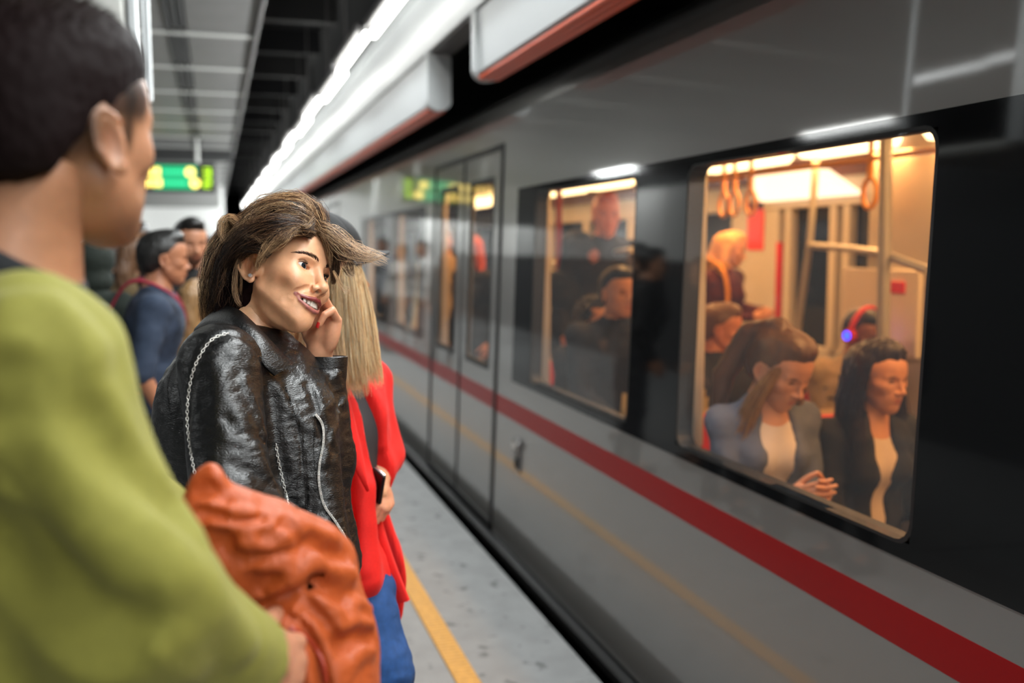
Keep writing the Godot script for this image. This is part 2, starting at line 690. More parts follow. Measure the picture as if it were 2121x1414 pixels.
func sculpt(called: String, pieces: Array, mat: Material, parent: Node) -> MeshInstance3D:
	# pieces: [field, cell, transform, shares]; joined into ONE mesh
	var mi := MeshInstance3D.new()
	mi.name = called
	parent.add_child(mi, true)
	var mine := []
	for p in pieces:
		if p.size() > 4:
			mine.append([null, 0.0, 0, 1, p[2], p[4]])
			continue
		var shares: int = p[3] if p.size() > 3 else 1
		for s in shares:
			var j := [p[0] if s == 0 else p[0].copy(), p[1], s, shares, p[2], null]
			jobs.append(j)
			mine.append(j)
	outs.append([mi, mine, mat])
	return mi

func _job(i: int) -> void:
	var j: Array = jobs[i]
	j[5] = j[0].net(j[1], j[2], j[3])

func run_jobs() -> void:
	if jobs.size():
		var id := WorkerThreadPool.add_group_task(_job, jobs.size(), -1, true)
		WorkerThreadPool.wait_for_group_task_completion(id)
	for o in outs:
		var P := PackedVector3Array()
		var N := PackedVector3Array()
		var C := PackedColorArray()
		var I := PackedInt32Array()
		for j in o[1]:
			var r = j[5]
			if r is Array and r.size() == 2 and r[0] == "job":
				r = r[1][5]
			var t: Transform3D = j[4]
			var first := P.size()
			var mirror := t.basis.determinant() < 0.0
			P.append_array(t * (r[0] as PackedVector3Array))
			var nb := Transform3D(t.basis.inverse().transposed(), Vector3.ZERO)
			var nn: PackedVector3Array = nb * (r[1] as PackedVector3Array)
			for i in nn.size():
				nn[i] = nn[i].normalized()
			N.append_array(nn)
			C.append_array(r[2])
			var ii: PackedInt32Array = r[3]
			var k := I.size()
			I.resize(k + ii.size())
			if mirror:
				for i in range(0, ii.size(), 3):
					I[k + i] = ii[i] + first
					I[k + i + 1] = ii[i + 2] + first
					I[k + i + 2] = ii[i + 1] + first
			else:
				for i in ii.size():
					I[k + i] = ii[i] + first
		var inv: Transform3D = global_of(o[0]).affine_inverse()
		if o[0].has_meta("world_space"):
			P = inv * P
			N = Transform3D(inv.basis, Vector3.ZERO) * N
			o[0].remove_meta("world_space")
		if I.is_empty():
			push_error("empty mesh " + o[0].name)
			continue
		o[0].mesh = array_mesh(P, N, C, I, o[2])
	jobs.clear()
	outs.clear()

func global_of(n: Node3D) -> Transform3D:
	var t := n.transform
	var p := n.get_parent()
	while p is Node3D and p != self:
		t = p.transform * t
		p = p.get_parent()
	return t

func array_mesh(P: PackedVector3Array, N: PackedVector3Array, C: PackedColorArray, I: PackedInt32Array, mat: Material, UV := PackedVector2Array()) -> ArrayMesh:
	var a := []
	a.resize(Mesh.ARRAY_MAX)
	a[Mesh.ARRAY_VERTEX] = P
	a[Mesh.ARRAY_NORMAL] = N
	if C.size() == P.size():
		a[Mesh.ARRAY_COLOR] = C
	if UV.size() == P.size():
		a[Mesh.ARRAY_TEX_UV] = UV
	a[Mesh.ARRAY_INDEX] = I
	var m := ArrayMesh.new()
	m.add_surface_from_arrays(Mesh.PRIMITIVE_TRIANGLES, a)
	m.surface_set_material(0, mat)
	return m


# ---------------------------------------------------------------- meshes built point by point
class Build:
	var P := PackedVector3Array()
	var N := PackedVector3Array()
	var C := PackedColorArray()
	var I := PackedInt32Array()
	var tint := Color(1, 1, 1)

	func quad(a: Vector3, b: Vector3, c: Vector3, d: Vector3) -> void:      # corners anticlockwise seen from outside
		var n := (b - a).cross(c - a)
		if n.length_squared() < 1e-16:
			n = (c - a).cross(d - a)
		n = n.normalized()
		var k := P.size()
		P.append_array(PackedVector3Array([a, b, c, d]))
		N.append_array(PackedVector3Array([n, n, n, n]))
		C.append_array(PackedColorArray([tint, tint, tint, tint]))
		I.append_array(PackedInt32Array([k, k + 2, k + 1, k, k + 3, k + 2]))

	func hexa(c: Array) -> void:      # 8 corners: bottom ring 0-3 (anticlockwise from above), top ring 4-7
		quad(c[3], c[2], c[1], c[0])
		quad(c[4], c[5], c[6], c[7])
		for i in 4:
			var j := (i + 1) % 4
			quad(c[i], c[j], c[j + 4], c[i + 4])

	# a box with chamfered edges
	func box(c: Vector3, s: Vector3, b := Basis(), ch := 0.004) -> void:
		var h := s * 0.5
		ch = minf(ch, minf(h.x, minf(h.y, h.z)) * 0.6)
		var i := h - Vector3.ONE * ch
		for axis in 3:
			for sg in [-1.0, 1.0]:
				var u := (axis + 1) % 3
				var v := (axis + 2) % 3
				var f := []
				for q in [[-1, -1], [1, -1], [1, 1], [-1, 1]]:
					var p := Vector3.ZERO
					p[axis] = h[axis] * sg
					p[u] = i[u] * q[0] * sg
					p[v] = i[v] * q[1]
					f.append(c + b * p)
				quad(f[0], f[1], f[2], f[3])
		for axis in 3:
			var u := (axis + 1) % 3
			var v := (axis + 2) % 3
			for su in [-1.0, 1.0]:
				for sv in [-1.0, 1.0]:
					var f := []
					for q in [[-1, 0], [1, 0], [1, 1], [-1, 1]]:
						var p := Vector3.ZERO
						p[axis] = i[axis] * q[0]
						p[u] = (h[u] if q[1] == 0 else i[u]) * su
						p[v] = (i[v] if q[1] == 0 else h[v]) * sv
						f.append(c + b * p)
					if su * sv > 0:
						quad(f[0], f[3], f[2], f[1])
						var last := I.size() - 6
						fix(last, b * (axis_vec(u) * su + axis_vec(v) * sv))
					else:
						quad(f[0], f[1], f[2], f[3])
						fix(I.size() - 6, b * (axis_vec(u) * su + axis_vec(v) * sv))
		for sx in [-1.0, 1.0]:
			for sy in [-1.0, 1.0]:
				for sz in [-1.0, 1.0]:
					var n := b * Vector3(sx, sy, sz)
					var p0 := c + b * Vector3(h.x * sx, i.y * sy, i.z * sz)
					var p1 := c + b * Vector3(i.x * sx, h.y * sy, i.z * sz)
					var p2 := c + b * Vector3(i.x * sx, i.y * sy, h.z * sz)
					tri(p0, p1, p2, n)

	func axis_vec(a: int) -> Vector3:
		var v := Vector3.ZERO
		v[a] = 1.0
		return v

	func fix(at: int, outward: Vector3) -> void:
		var k := I[at]
		if N[k].dot(outward) < 0:
			for j in 4:
				N[k + j] = -N[k + j]
			for t in [0, 3]:
				var s := I[at + t + 1]
				I[at + t + 1] = I[at + t + 2]
				I[at + t + 2] = s

	func tri(a: Vector3, b: Vector3, c: Vector3, outward: Vector3) -> void:
		var n := (b - a).cross(c - a).normalized()
		var k := P.size()
		if n.dot(outward) < 0:
			n = -n
			P.append_array(PackedVector3Array([a, b, c]))
		else:
			P.append_array(PackedVector3Array([a, c, b]))
		N.append_array(PackedVector3Array([n, n, n]))
		C.append_array(PackedColorArray([tint, tint, tint]))
		I.append_array(PackedInt32Array([k, k + 1, k + 2]))

	# a round tube along points, radius per point, closed ends
	func tube(pts: PackedVector3Array, rs: PackedFloat32Array, sides := 8, caps := true) -> void:
		var n := pts.size()
		if n < 2:
			return
		var start := P.size()
		var t0 := (pts[1] - pts[0]).normalized()
		var side := t0.cross(Vector3.UP if absf(t0.y) < 0.9 else Vector3.RIGHT).normalized()
		for i in n:
			var t := (pts[mini(i + 1, n - 1)] - pts[maxi(i - 1, 0)]).normalized()
			side = (side - t * side.dot(t)).normalized()
			var up := t.cross(side)
			for s in sides:
				var a := TAU * s / sides
				var d := side * cos(a) + up * sin(a)
				P.append(pts[i] + d * rs[i])
				N.append(d)
				C.append(tint)
		for i in n - 1:
			for s in sides:
				var a := start + i * sides + s
				var b := start + i * sides + (s + 1) % sides
				I.append_array(PackedInt32Array([a, a + sides, b, b, a + sides, b + sides]))
		if caps:
			for e in [0, n - 1]:
				var k := P.size()
				var t := (pts[1] - pts[0]).normalized() * -1.0 if e == 0 else (pts[n - 1] - pts[n - 2]).normalized()
				for s in sides:
					P.append(P[start + e * sides + s])
					N.append(t)
					C.append(tint)
				for s in range(1, sides - 1):
					if e == 0:
						I.append_array(PackedInt32Array([k, k + s, k + s + 1]))
					else:
						I.append_array(PackedInt32Array([k, k + s + 1, k + s]))

	func rod(a: Vector3, b: Vector3, r: float, sides := 8) -> void:
		tube(PackedVector3Array([a, b]), PackedFloat32Array([r, r]), sides)

	# a surface through rows of points; smooth normals
	func sheet(rows: Array, closed := false, flip := false) -> void:
		var h := rows.size()
		var w: int = rows[0].size()
		var start := P.size()
		for r in h:
			for c in w:
				P.append(rows[r][c])
				var c1 := (c + 1) % w if closed else mini(c + 1, w - 1)
				var c0 := (c - 1 + w) % w if closed else maxi(c - 1, 0)
				var du: Vector3 = rows[r][c1] - rows[r][c0]
				var dv: Vector3 = rows[mini(r + 1, h - 1)][c] - rows[maxi(r - 1, 0)][c]
				var n := du.cross(dv).normalized()
				N.append(-n if flip else n)
				C.append(tint)
		for r in h - 1:
			for c in (w if closed else w - 1):
				var a := start + r * w + c
				var b := start + r * w + (c + 1) % w
				if flip:
					I.append_array(PackedInt32Array([a, b, a + w, b, b + w, a + w]))
				else:
					I.append_array(PackedInt32Array([a, a + w, b, b, a + w, b + w]))

	# a profile in the xy plane pushed along z, closed ends
	func prism(profile: PackedVector2Array, z0: float, z1: float, smooth := false) -> void:
		var n := profile.size()
		var area := 0.0
		for i in n:
			area += profile[i].cross(profile[(i + 1) % n])
		for i in n:
			var a := profile[i]
			var b := profile[(i + 1) % n]
			if area > 0:
				quad(Vector3(a.x, a.y, z1), Vector3(a.x, a.y, z0), Vector3(b.x, b.y, z0), Vector3(b.x, b.y, z1))
				fix(I.size() - 6, Vector3(b.y - a.y, a.x - b.x, 0))
			else:
				quad(Vector3(a.x, a.y, z0), Vector3(a.x, a.y, z1), Vector3(b.x, b.y, z1), Vector3(b.x, b.y, z0))
				fix(I.size() - 6, Vector3(a.y - b.y, b.x - a.x, 0))
		var tris := Geometry2D.triangulate_polygon(profile)
		for i in range(0, tris.size(), 3):
			for z in [z0, z1]:
				var q := []
				for j in 3:
					q.append(Vector3(profile[tris[i + j]].x, profile[tris[i + j]].y, z))
				tri(q[0], q[1], q[2], Vector3(0, 0, 1.0 if z == maxf(z0, z1) else -1.0))


func obj(called: String, b: Build, mat: Material, parent: Node = self, at_ := Vector3.ZERO) -> MeshInstance3D:
	var mi := MeshInstance3D.new()
	mi.name = called
	mi.mesh = array_mesh(b.P, b.N, b.C, b.I, mat)
	mi.position = at_
	parent.add_child(mi, true)
	return mi

func thing(called: String, label: String, category: String, where := Vector3.ZERO, group := "") -> Node3D:
	var o := Node3D.new()
	o.name = called
	add_child(o, true)
	o.position = where
	tag(o, label, category, group)
	return o

func tag(o: Node, label: String, category: String, group := "") -> void:
	o.set_meta("label", label)
	o.set_meta("category", category)
	if group:
		o.set_meta("group", group)

func struct(o: Node, label := "", category := "") -> void:
	o.set_meta("kind", "structure")
	if label:
		o.set_meta("label", label)
	if category:
		o.set_meta("category", category)

func spline(p: Array, n: int) -> PackedVector3Array:
	var out := PackedVector3Array()
	var m := p.size()
	for i in n:
		var t := float(i) / (n - 1) * (m - 1)
		var k := mini(int(t), m - 2)
		out.append((p[k] as Vector3).cubic_interpolate(p[k + 1], p[maxi(k - 1, 0)], p[mini(k + 2, m - 1)], t - k))
	return out

func numbers(p: Array, n: int) -> PackedFloat32Array:
	var out := PackedFloat32Array()
	var m := p.size()
	for i in n:
		var t := float(i) / (n - 1) * (m - 1)
		var k := mini(int(t), m - 2)
		out.append(lerpf(p[k], p[k + 1], t - k))
	return out

# hair: many fine tubes that follow a guide and spread round it
func lock(b: Build, rng: RandomNumberGenerator, guide: Array, spread: Array, n: int, width: float, cols: Array, wild := 0.15, steps := 9, flat := 1.0, normal := Vector3.ZERO) -> void:
	var g := spline(guide, steps)
	var sp := numbers(spread, steps)
	for s in n:
		var a := rng.randf() * TAU
		var r := sqrt(rng.randf())
		var u := cos(a) * r
		var v := sin(a) * r * flat
		var w0 := rng.randf() * TAU
		var w1 := rng.randf() * TAU
		var wf := rng.randf_range(1.0, 3.2)
		var amp := wild * rng.randf()
		var t1 := rng.randf_range(0.78, 1.0)
		var pts := PackedVector3Array()
		var rs := PackedFloat32Array()
		var wd := width * rng.randf_range(0.6, 1.3)
		for i in steps:
			var f := float(i) / (steps - 1) * t1
			var x := f * (steps - 1)
			var k := mini(int(x), steps - 2)
			var c := g[k].lerp(g[k + 1], x - k)
			var t := (g[mini(k + 2, steps - 1)] - g[maxi(k - 1, 0)]).normalized()
			var side := normal
			if side == Vector3.ZERO:
				side = Vector3(0.3, 0.2, 1.0)
			side = (side - t * side.dot(t)).normalized()
			var up := t.cross(side)
			var q := lerpf(sp[k], sp[k + 1], x - k)
			var du := u + amp * sin(wf * f * TAU + w0)
			var dv := v + amp * sin(wf * f * TAU * 0.8 + w1)
			pts.append(c + up * du * q + side * dv * q)
			rs.append(wd * minf(1.0, 0.45 + f * 4.0) * (1.0 - 0.8 * f * f))
		var base: Color = cols[rng.randi() % cols.size()]
		b.tint = base * minf(rng.randf_range(0.78, 1.25), 1.0 / maxf(base.r, 0.01))
		b.tube(pts, rs, 3, false)


# ---------------------------------------------------------------- from a point of the picture and a distance to a point of the place, used to lay things out
func at(x: float, y: float, d: float) -> Vector3:
	return eye + lens_basis * Vector3((x - 1060.5) / 2062.0 * d, -(y - 707.0) / 2062.0 * d, -d)

# ---------------------------------------------------------------- people
func lin(r: float, g: float, b: float) -> Color:
	return Color(r, g, b).srgb_to_linear()

func v3(x: float, y: float, z: float) -> Vector3:
	return Vector3(x, y, z)

# a head in its own axes: face towards +z, origin between the ears at eye height, about 0.225 m from chin to crown
func head(F: Field, o := {}) -> void:
	var man: bool = o.get("man", false)
	var smile: float = o.get("smile", 0.0)
	var fine: bool = o.get("fine", false)
	var skin: Color = o.get("skin", Color(1, 1, 1))
	F.base = skin
	var w := 1.06 if man else 1.0
	F.ell(v3(0, 0.03, -0.012), v3(0.073 * w, 0.083, 0.097), 0.02)
	F.ell(v3(0, 0.03, 0.03), v3(0.06, 0.055, 0.056), 0.03)
	F.ell(v3(0, -0.03, 0.03), v3(0.056 * w, 0.06, 0.051), 0.03)
	F.ell(v3(0, -0.066, 0.044), v3(0.036, 0.036, 0.043), 0.025)
	F.ell(v3(0, -0.058, 0.02), v3((0.05 if man else 0.043) * w, 0.05, 0.05), 0.03)
	for s in [-1.0, 1.0]:
		F.cap(v3((0.052 if man else 0.046) * s, -0.052, 0.002), v3((0.016 if man else 0.012) * s, -0.098 if man else -0.1, 0.056 if man else 0.055), 0.013 if man else 0.010, 0.014 if man else 0.012, 0.025)
		F.ell(v3(0.043 * s, -0.022, 0.05), v3(0.017, 0.014, 0.018) if man else v3(0.021, 0.016, 0.022), 0.025)
		if smile > 0:
			F.ell(v3(0.035 * s, -0.036, 0.068), v3(0.017, 0.014, 0.0145), 0.02)
		F.cap(v3(0.012 * s, 0.012, 0.082), v3(0.045 * s, 0.013, 0.066), 0.007 if man else 0.004, 0.005, 0.016)
	F.ell(v3(0, -0.0975 if man else -0.0985, 0.0605 if man else 0.0595), v3(0.0185 if man else 0.0165, 0.0155, 0.0175), 0.02)
	for s in [-1.0, 1.0]:
		F.bump(v3(0.031 * s, -0.006, 0.086), v3(0.024, 0.017, 0.022), -0.010)
		F.bump(v3(0.013 * s, -0.004, 0.088), v3(0.012, 0.016, 0.014), -0.004)
		F.bump(v3(0.055 * s, -0.055, 0.055), v3(0.02, 0.022, 0.025), -0.003)
	if fine:
		for s in [-1.0, 1.0]:
			F.crease([v3(0.062 * s, -0.062, -0.012), v3(0.046 * s, -0.088, 0.022), v3(0.02 * s, -0.113, 0.052)], 0.022, -0.006)
	# nose
	F.cap(v3(0, 0.006, 0.080), v3(0, -0.034, 0.1005), 0.0062, 0.0072, 0.014)
	F.ell(v3(0, -0.0395, 0.1025), v3(0.0098, 0.0085, 0.0098) * (1.1 if man else 1.0), 0.008)
	for s in [-1.0, 1.0]:
		F.ell(v3(0.0125 * s, -0.0435, 0.0915), v3(0.0070, 0.0064, 0.009), 0.007)
	F.cap(v3(0, -0.044, 0.101), v3(0, -0.051, 0.092), 0.0042, 0.004, 0.006)
	if fine:
		for s in [-1.0, 1.0]:
			F.ell(v3(0.0064 * s, -0.0490, 0.0975), v3(0.0040, 0.0050, 0.0060), 0.002, Basis(Vector3.RIGHT, -0.5), true)
			F.paint(v3(0.0062 * s, -0.0485, 0.0965), v3(0.0046, 0.0042, 0.0060), lin(0.13, 0.05, 0.035), 0.97, 0.6)
			# the wing's groove and the fold from nose to mouth
			F.crease([v3(0.0175 * s, -0.038, 0.089), v3(0.019 * s, -0.045, 0.086), v3(0.0155 * s, -0.0515, 0.088)], 0.0045, -0.0016)
			if smile > 0:
				F.crease([v3(0.0185 * s, -0.044, 0.088), v3(0.028 * s, -0.0485, 0.085), v3(0.037 * s, -0.056, 0.077), v3(0.0415 * s, -0.066, 0.068)], 0.0075, -0.0042)
				F.bump(v3(0.043 * s, -0.074, 0.062), v3(0.012, 0.014, 0.014), -0.0025)
	# mouth
	var dark := lin(0.22, 0.07, 0.06)
	var lip: Color = o.get("lip", skin * Color(0.72, 0.5, 0.5))
	if smile > 0:
		var up := []
		var dn := []
		for q in [[-0.0355, -0.0590, 0.0695], [-0.028, -0.0625, 0.0785], [-0.016, -0.0640, 0.0880], [-0.005, -0.0622, 0.0930], [0.0, -0.0634, 0.0930], [0.005, -0.0622, 0.0930], [0.016, -0.0640, 0.0880], [0.028, -0.0625, 0.0785], [0.0355, -0.0590, 0.0695]]:
			up.append(v3(q[0], q[1], q[2]))
		for q in [[-0.0355, -0.0598, 0.0692], [-0.028, -0.0705, 0.0765], [-0.014, -0.0795, 0.0850], [0.0, -0.0825, 0.0875], [0.014, -0.0795, 0.0850], [0.028, -0.0705, 0.0765], [0.0355, -0.0598, 0.0692]]:
			dn.append(v3(q[0], q[1], q[2]))
		F.ell(v3(0, -0.0690, 0.079), v3(0.032, 0.0082, 0.022), 0.003, Basis(), true)
		F.ell(v3(0, -0.0715, 0.082), v3(0.024, 0.0080, 0.02), 0.003, Basis(), true)
		F.paint(v3(0, -0.0710, 0.072), v3(0.033, 0.012, 0.0165), dark, 1.0, 0.8)
		F.chain(up, [0.0012, 0.0026, 0.0036, 0.0041, 0.0036, 0.0041, 0.0036, 0.0026, 0.0012], 0.0035)
		F.chain(dn, [0.0012, 0.0028, 0.0041, 0.0047, 0.0041, 0.0028, 0.0012], 0.0035)
		var low := lip.lerp(Color(0.62, 0.26, 0.22), 0.45)
		for i in up.size() - 1:
			F.paint_line(up[i] + v3(0, 0, 0.001), up[i + 1] + v3(0, 0, 0.001), 0.0056 - absf(up[i].x + up[i + 1].x) * 0.035, lip, 0.95, 0.72)
		for i in dn.size() - 1:
			F.paint_line(dn[i] + v3(0, 0, 0.001), dn[i + 1] + v3(0, 0, 0.001), 0.0058 - absf(dn[i].x + dn[i + 1].x) * 0.035, low, 0.95, 0.72)
	else:
		F.cap(v3(-0.02, -0.0665, 0.079), v3(0, -0.064, 0.0895), 0.003, 0.005, 0.006)
		F.cap(v3(0.02, -0.0665, 0.079), v3(0, -0.064, 0.0895), 0.003, 0.005, 0.006)
		F.cap(v3(-0.018, -0.0705, 0.078), v3(0, -0.0735, 0.0875), 0.003, 0.0052, 0.006)
		F.cap(v3(0.018, -0.0705, 0.078), v3(0, -0.0735, 0.0875), 0.003, 0.0052, 0.006)
		F.crease([v3(-0.024, -0.069, 0.080), v3(0, -0.0686, 0.093), v3(0.024, -0.069, 0.080)], 0.004, -0.0025)
		F.paint(v3(0, -0.069, 0.088), v3(0.025, 0.0105, 0.012), lip, 0.8, 0.6)
	# eyes: the lids stand on the ball and part in an almond
	for s in [-1.0, 1.0]:
		var E := v3(0.031 * s, -0.005, 0.0655)
		if fine:
			F.ell(E, v3(0.0142, 0.0136, 0.0136), 0.006)
			var tilt := Basis(Vector3.BACK, 0.10 * s)
			F.ell(E + v3(0.0, 0.0000, 0.012), v3(0.0140, 0.0041, 0.014), 0.0015, tilt, true)
			F.crease([E + tilt * v3(-0.0135, 0.004, 0.0085), E + tilt * v3(-0.006, 0.0088, 0.0125), E + tilt * v3(0.006, 0.0088, 0.0125), E + tilt * v3(0.0135, 0.004, 0.0085)], 0.0034, -0.0014)
			F.paint(E + v3(0, 0.0005, 0.012), v3(0.0165, 0.0072, 0.012), skin * Color(0.5, 0.36, 0.33), 0.5, 0.7)
		else:
			F.ell(E + v3(0, 0, -0.001), v3(0.0135, 0.0115, 0.0135), 0.005)
			F.paint(E + v3(0, -0.001, 0.012), v3(0.0155, 0.0062, 0.012), lin(0.16, 0.11, 0.09), 0.85, 0.5)
			if not o.get("plain", false):
				F.paint(E + v3(0, 0.016, 0.01), v3(0.021, 0.0055, 0.02), o.get("brow", lin(0.12, 0.09, 0.07)), 0.85, 0.5, Basis(Vector3.BACK, -0.12 * s))
	# ears: a shallow dish with a rim and a lobe
	for s in [-1.0, 1.0]:
		var n := v3(0.93 * s, 0.05, -0.30 if man else 0.34).normalized()
		var upv := (v3(0, 1, -0.22) - n * n.dot(v3(0, 1, -0.22))).normalized()
		var fw: Vector3 = upv.cross(n) * -s
		var B := Basis(n, upv, fw)
		var c := v3((0.0775 if man else 0.0765) * s, -0.014, -0.012)
		F.ell(c, v3(0.0055, 0.028, 0.0165), 0.006, B)
		F.cap(c - n * 0.004 - fw * 0.0, v3(0.066 * s, -0.02, 0.0), 0.009, 0.012, 0.006)
		F.ell(c + n * 0.0055 - upv * 0.001, v3(0.0055, 0.019, 0.0095), 0.003, B, true)
		var rim := []
		for i in 12:
			var a := lerpf(-1.15, 2.5, i / 11.0)
			var wd := 0.016 if sin(a) > -0.3 else 0.0125
			rim.append(c + n * 0.003 + upv * 0.0285 * sin(a) - fw * wd * cos(a))
		F.chain(rim, [0.0032, 0.0032, 0.0032, 0.0032, 0.0032, 0.0032, 0.0032, 0.0032, 0.0032, 0.0032, 0.0032, 0.0032], 0.003)
		F.ell(c - upv * 0.0275 + fw * 0.004, v3(0.0045, 0.008, 0.0075), 0.005, B)
		if fine:
			F.chain([c + n * 0.002 - upv * 0.014 - fw * 0.007, c + n * 0.003 + upv * 0.001 - fw * 0.0075, c + n * 0.002 + upv * 0.014 - fw * 0.002], [0.0028, 0.003, 0.0024], 0.004)
			F.ell(c + n * 0.003 + fw * 0.0125 - upv * 0.006, v3(0.003, 0.005, 0.0035), 0.004, B)
		F.paint(c + n * 0.004, v3(0.014, 0.024, 0.014), skin * Color(0.92, 0.7, 0.62), 0.6, 0.3, B)
	if smile > 0 or o.get("blush", false):
		for s in [-1.0, 1.0]:
			F.paint(v3(0.052 * s, -0.035, 0.055), v3(0.03, 0.02, 0.034), skin * Color(0.86, 0.66, 0.56), 0.55, 0.1)
	if man:
		var stubble: float = o.get("beard", 0.0)
		if stubble > 0:
			var bc: Color = o.get("beard_colour", lin(0.1, 0.08, 0.07))
			F.paint(v3(0, -0.088, 0.05), v3(0.075, 0.05, 0.07), bc, stubble, 0.55)
			F.paint(v3(0, -0.055, 0.092), v3(0.026, 0.007, 0.014), bc, stubble, 0.4)
			F.paint(v3(0, -0.069, 0.088), v3(0.02, 0.0085, 0.012), lip, stubble, 0.5)


# a hand: palm and five fingers. w wrist, f towards the fingers, n out of the palm, s +1 if the thumb lies towards n x f
func hand(F: Field, w: Vector3, f: Vector3, n: Vector3, s: float, curls := [0.35, 0.4, 0.45, 0.5], thumb := [0.5, 0.3], size := 1.0, spreads := [0.10, 0.03, -0.04, -0.12]) -> Array:
	f = f.normalized()
	n = (n - f * n.dot(f)).normalized()
	var t := n.cross(f) * s
	var tips := []
	var B := Basis(t, f, t.cross(f))
	var z := size
	F.ell(w + f * 0.045 * z, v3(0.036, 0.05, 0.0135) * z, 0.012, B)
	F.cap(w - f * 0.01 * z, w + f * 0.03 * z, 0.021 * z, 0.022 * z, 0.015)
	F.ell(w + f * 0.035 * z + t * 0.022 * z + n * 0.006 * z, v3(0.016, 0.03, 0.015) * z, 0.012, B)
	F.ell(w + f * 0.04 * z - t * 0.025 * z + n * 0.005 * z, v3(0.012, 0.033, 0.013) * z, 0.012, B)
	var lens := [[0.040, 0.025, 0.021], [0.044, 0.028, 0.022], [0.041, 0.026, 0.022], [0.032, 0.020, 0.019]]
	for i in 4:
		var c: float = curls[i]
		var root := w + f * (0.083 - absf(i - 1.0) * 0.004 - (0.006 if i == 3 else 0.0)) * z + t * (0.027 - 0.0185 * i) * z + n * 0.001
		var dir: Vector3 = (f + t * spreads[i]).normalized()
		var ax := dir.cross(n).normalized()
		var pts := [root - dir * 0.012 * z, root]
		var a := 0.0
		for k in 3:
			a += c * [0.9, 1.15, 0.8][k]
			dir = (f + t * spreads[i]).normalized().rotated(ax, a)
			pts.append(pts[-1] + dir * lens[i][k] * z)
		var r: float = (0.0088 if i < 3 else 0.0076) * z
		F.chain(pts, [r * 1.1, r * 1.08, r, r * 0.92, r * 0.8], 0.005)
		tips.append([pts[4], dir, dir.rotated(ax, -PI / 2)])
	var tr := w + f * 0.022 * z + t * 0.026 * z + n * 0.008 * z
	var th0: float = thumb[0]
	var th1: float = thumb[1]
	var td: Vector3 = (f * 0.75 + t * (0.75 - th1) + n * th1).normalized()
	var t2 := (td + n * th0 * 0.6 + f * 0.25 - t * th0 * 0.3).normalized()
	var p1 := tr + td * 0.042 * z
	var p2 := p1 + t2 * 0.03 * z
	var t3 := (t2 + n * th0 * 0.3 - t * th0 * 0.5).normalized()
	var p3 := p2 + t3 * 0.024 * z
	F.chain([tr, p1, p2, p3], [0.013 * z, 0.0105 * z, 0.0098 * z, 0.0082 * z], 0.006)
	tips.append([p3, t3, t3.cross(n).cross(t3) * -1.0])
	return tips


# an eyeball that looks along gaze (head axes), with iris and pupil as rings of colour
func eyeball(parent: Node, T: Transform3D, E: Vector3, gaze: Vector3, r: float, iris: Color) -> void:
	var b := Build.new()
	var z := gaze.normalized()
	var x := Vector3.UP.cross(z).normalized()
	var B := T.basis * Basis(x, z.cross(x), z)
	var c := T * E
	var white := lin(0.86, 0.84, 0.82)
	var rings := [[0.0, lin(0.01, 0.01, 0.012)], [7.5, lin(0.01, 0.01, 0.012)], [9.5, iris * 0.7], [18.0, iris], [22.0, iris * 0.55], [25.0, iris * 0.2], [28.0, white * 0.8], [50.0, white], [90.0, lin(0.8, 0.65, 0.6)], [130.0, white], [180.0, white]]
	for i in rings.size():
		var a: float = deg_to_rad(rings[i][0])
		for j in 24:
			var d := B * v3(sin(a) * cos(TAU * j / 24), sin(a) * sin(TAU * j / 24), cos(a))
			b.P.append(c + d * r)
			b.N.append(d)
			b.C.append(rings[i][1])
	for i in rings.size() - 1:
		for j in 24:
			var k := i * 24 + j
			var l := i * 24 + (j + 1) % 24
			b.I.append_array(PackedInt32Array([k, l, k + 24, l, l + 24, k + 24]))
	var inv := global_of(parent).affine_inverse()
	b.P = inv * b.P
	obj("eye", b, M.eye, parent)

func teeth(F: Field) -> void:
	for i in 8:
		var x := (i - 3.5) * 0.0070
		var wd := 0.0033 if i > 1 and i < 6 else 0.003
		var z := 0.0848 - pow(absf(x) / 0.03, 2.0) * 0.017
		var turn := Basis(Vector3.UP, x * 26.0)
		var long := 0.0060 if i == 3 or i == 4 else (0.0054 if i == 2 or i == 5 else 0.0050)
		F.box(v3(x, -0.0652 - long * 0.78 + absf(x) * 0.10, z), v3(wd, long, 0.003), 0.0018, 0.0006, turn)

var cached := {}          # heads, hands meshed once and used by many
var tones := {}

func tone(col: Color, rough := 0.5) -> StandardMaterial3D:
	var key := str(col) + str(rough)
	if not tones.has(key):
		var m := tinted(rough)
		m.albedo_color = col
		tones[key] = m
	return tones[key]

func shared(kind: String, make: Callable, cell: float) -> Array:
	if not cached.has(kind):
		var F := Field.new()
		make.call(F)
		var j := [F, cell, 0, 1, Transform3D(), null]
		jobs.append(j)
		cached[kind] = j
	return ["job", cached[kind]]

func head_piece(kind: String, T: Transform3D) -> Array:
	var opts := {"man": {"man": true, "lip": Color(0.78, 0.5, 0.48)}, "woman": {"lip": Color(0.8, 0.42, 0.4)}, "bearded": {"man": true, "beard": 0.92, "beard_colour": Color(0.09, 0.07, 0.07), "lip": Color(0.75, 0.5, 0.48)}}
	var o: Dictionary = opts[kind]
	return [null, 0.0, T, 1, shared("head " + kind, func(F: Field) -> void: head(F, o), 0.0052)]

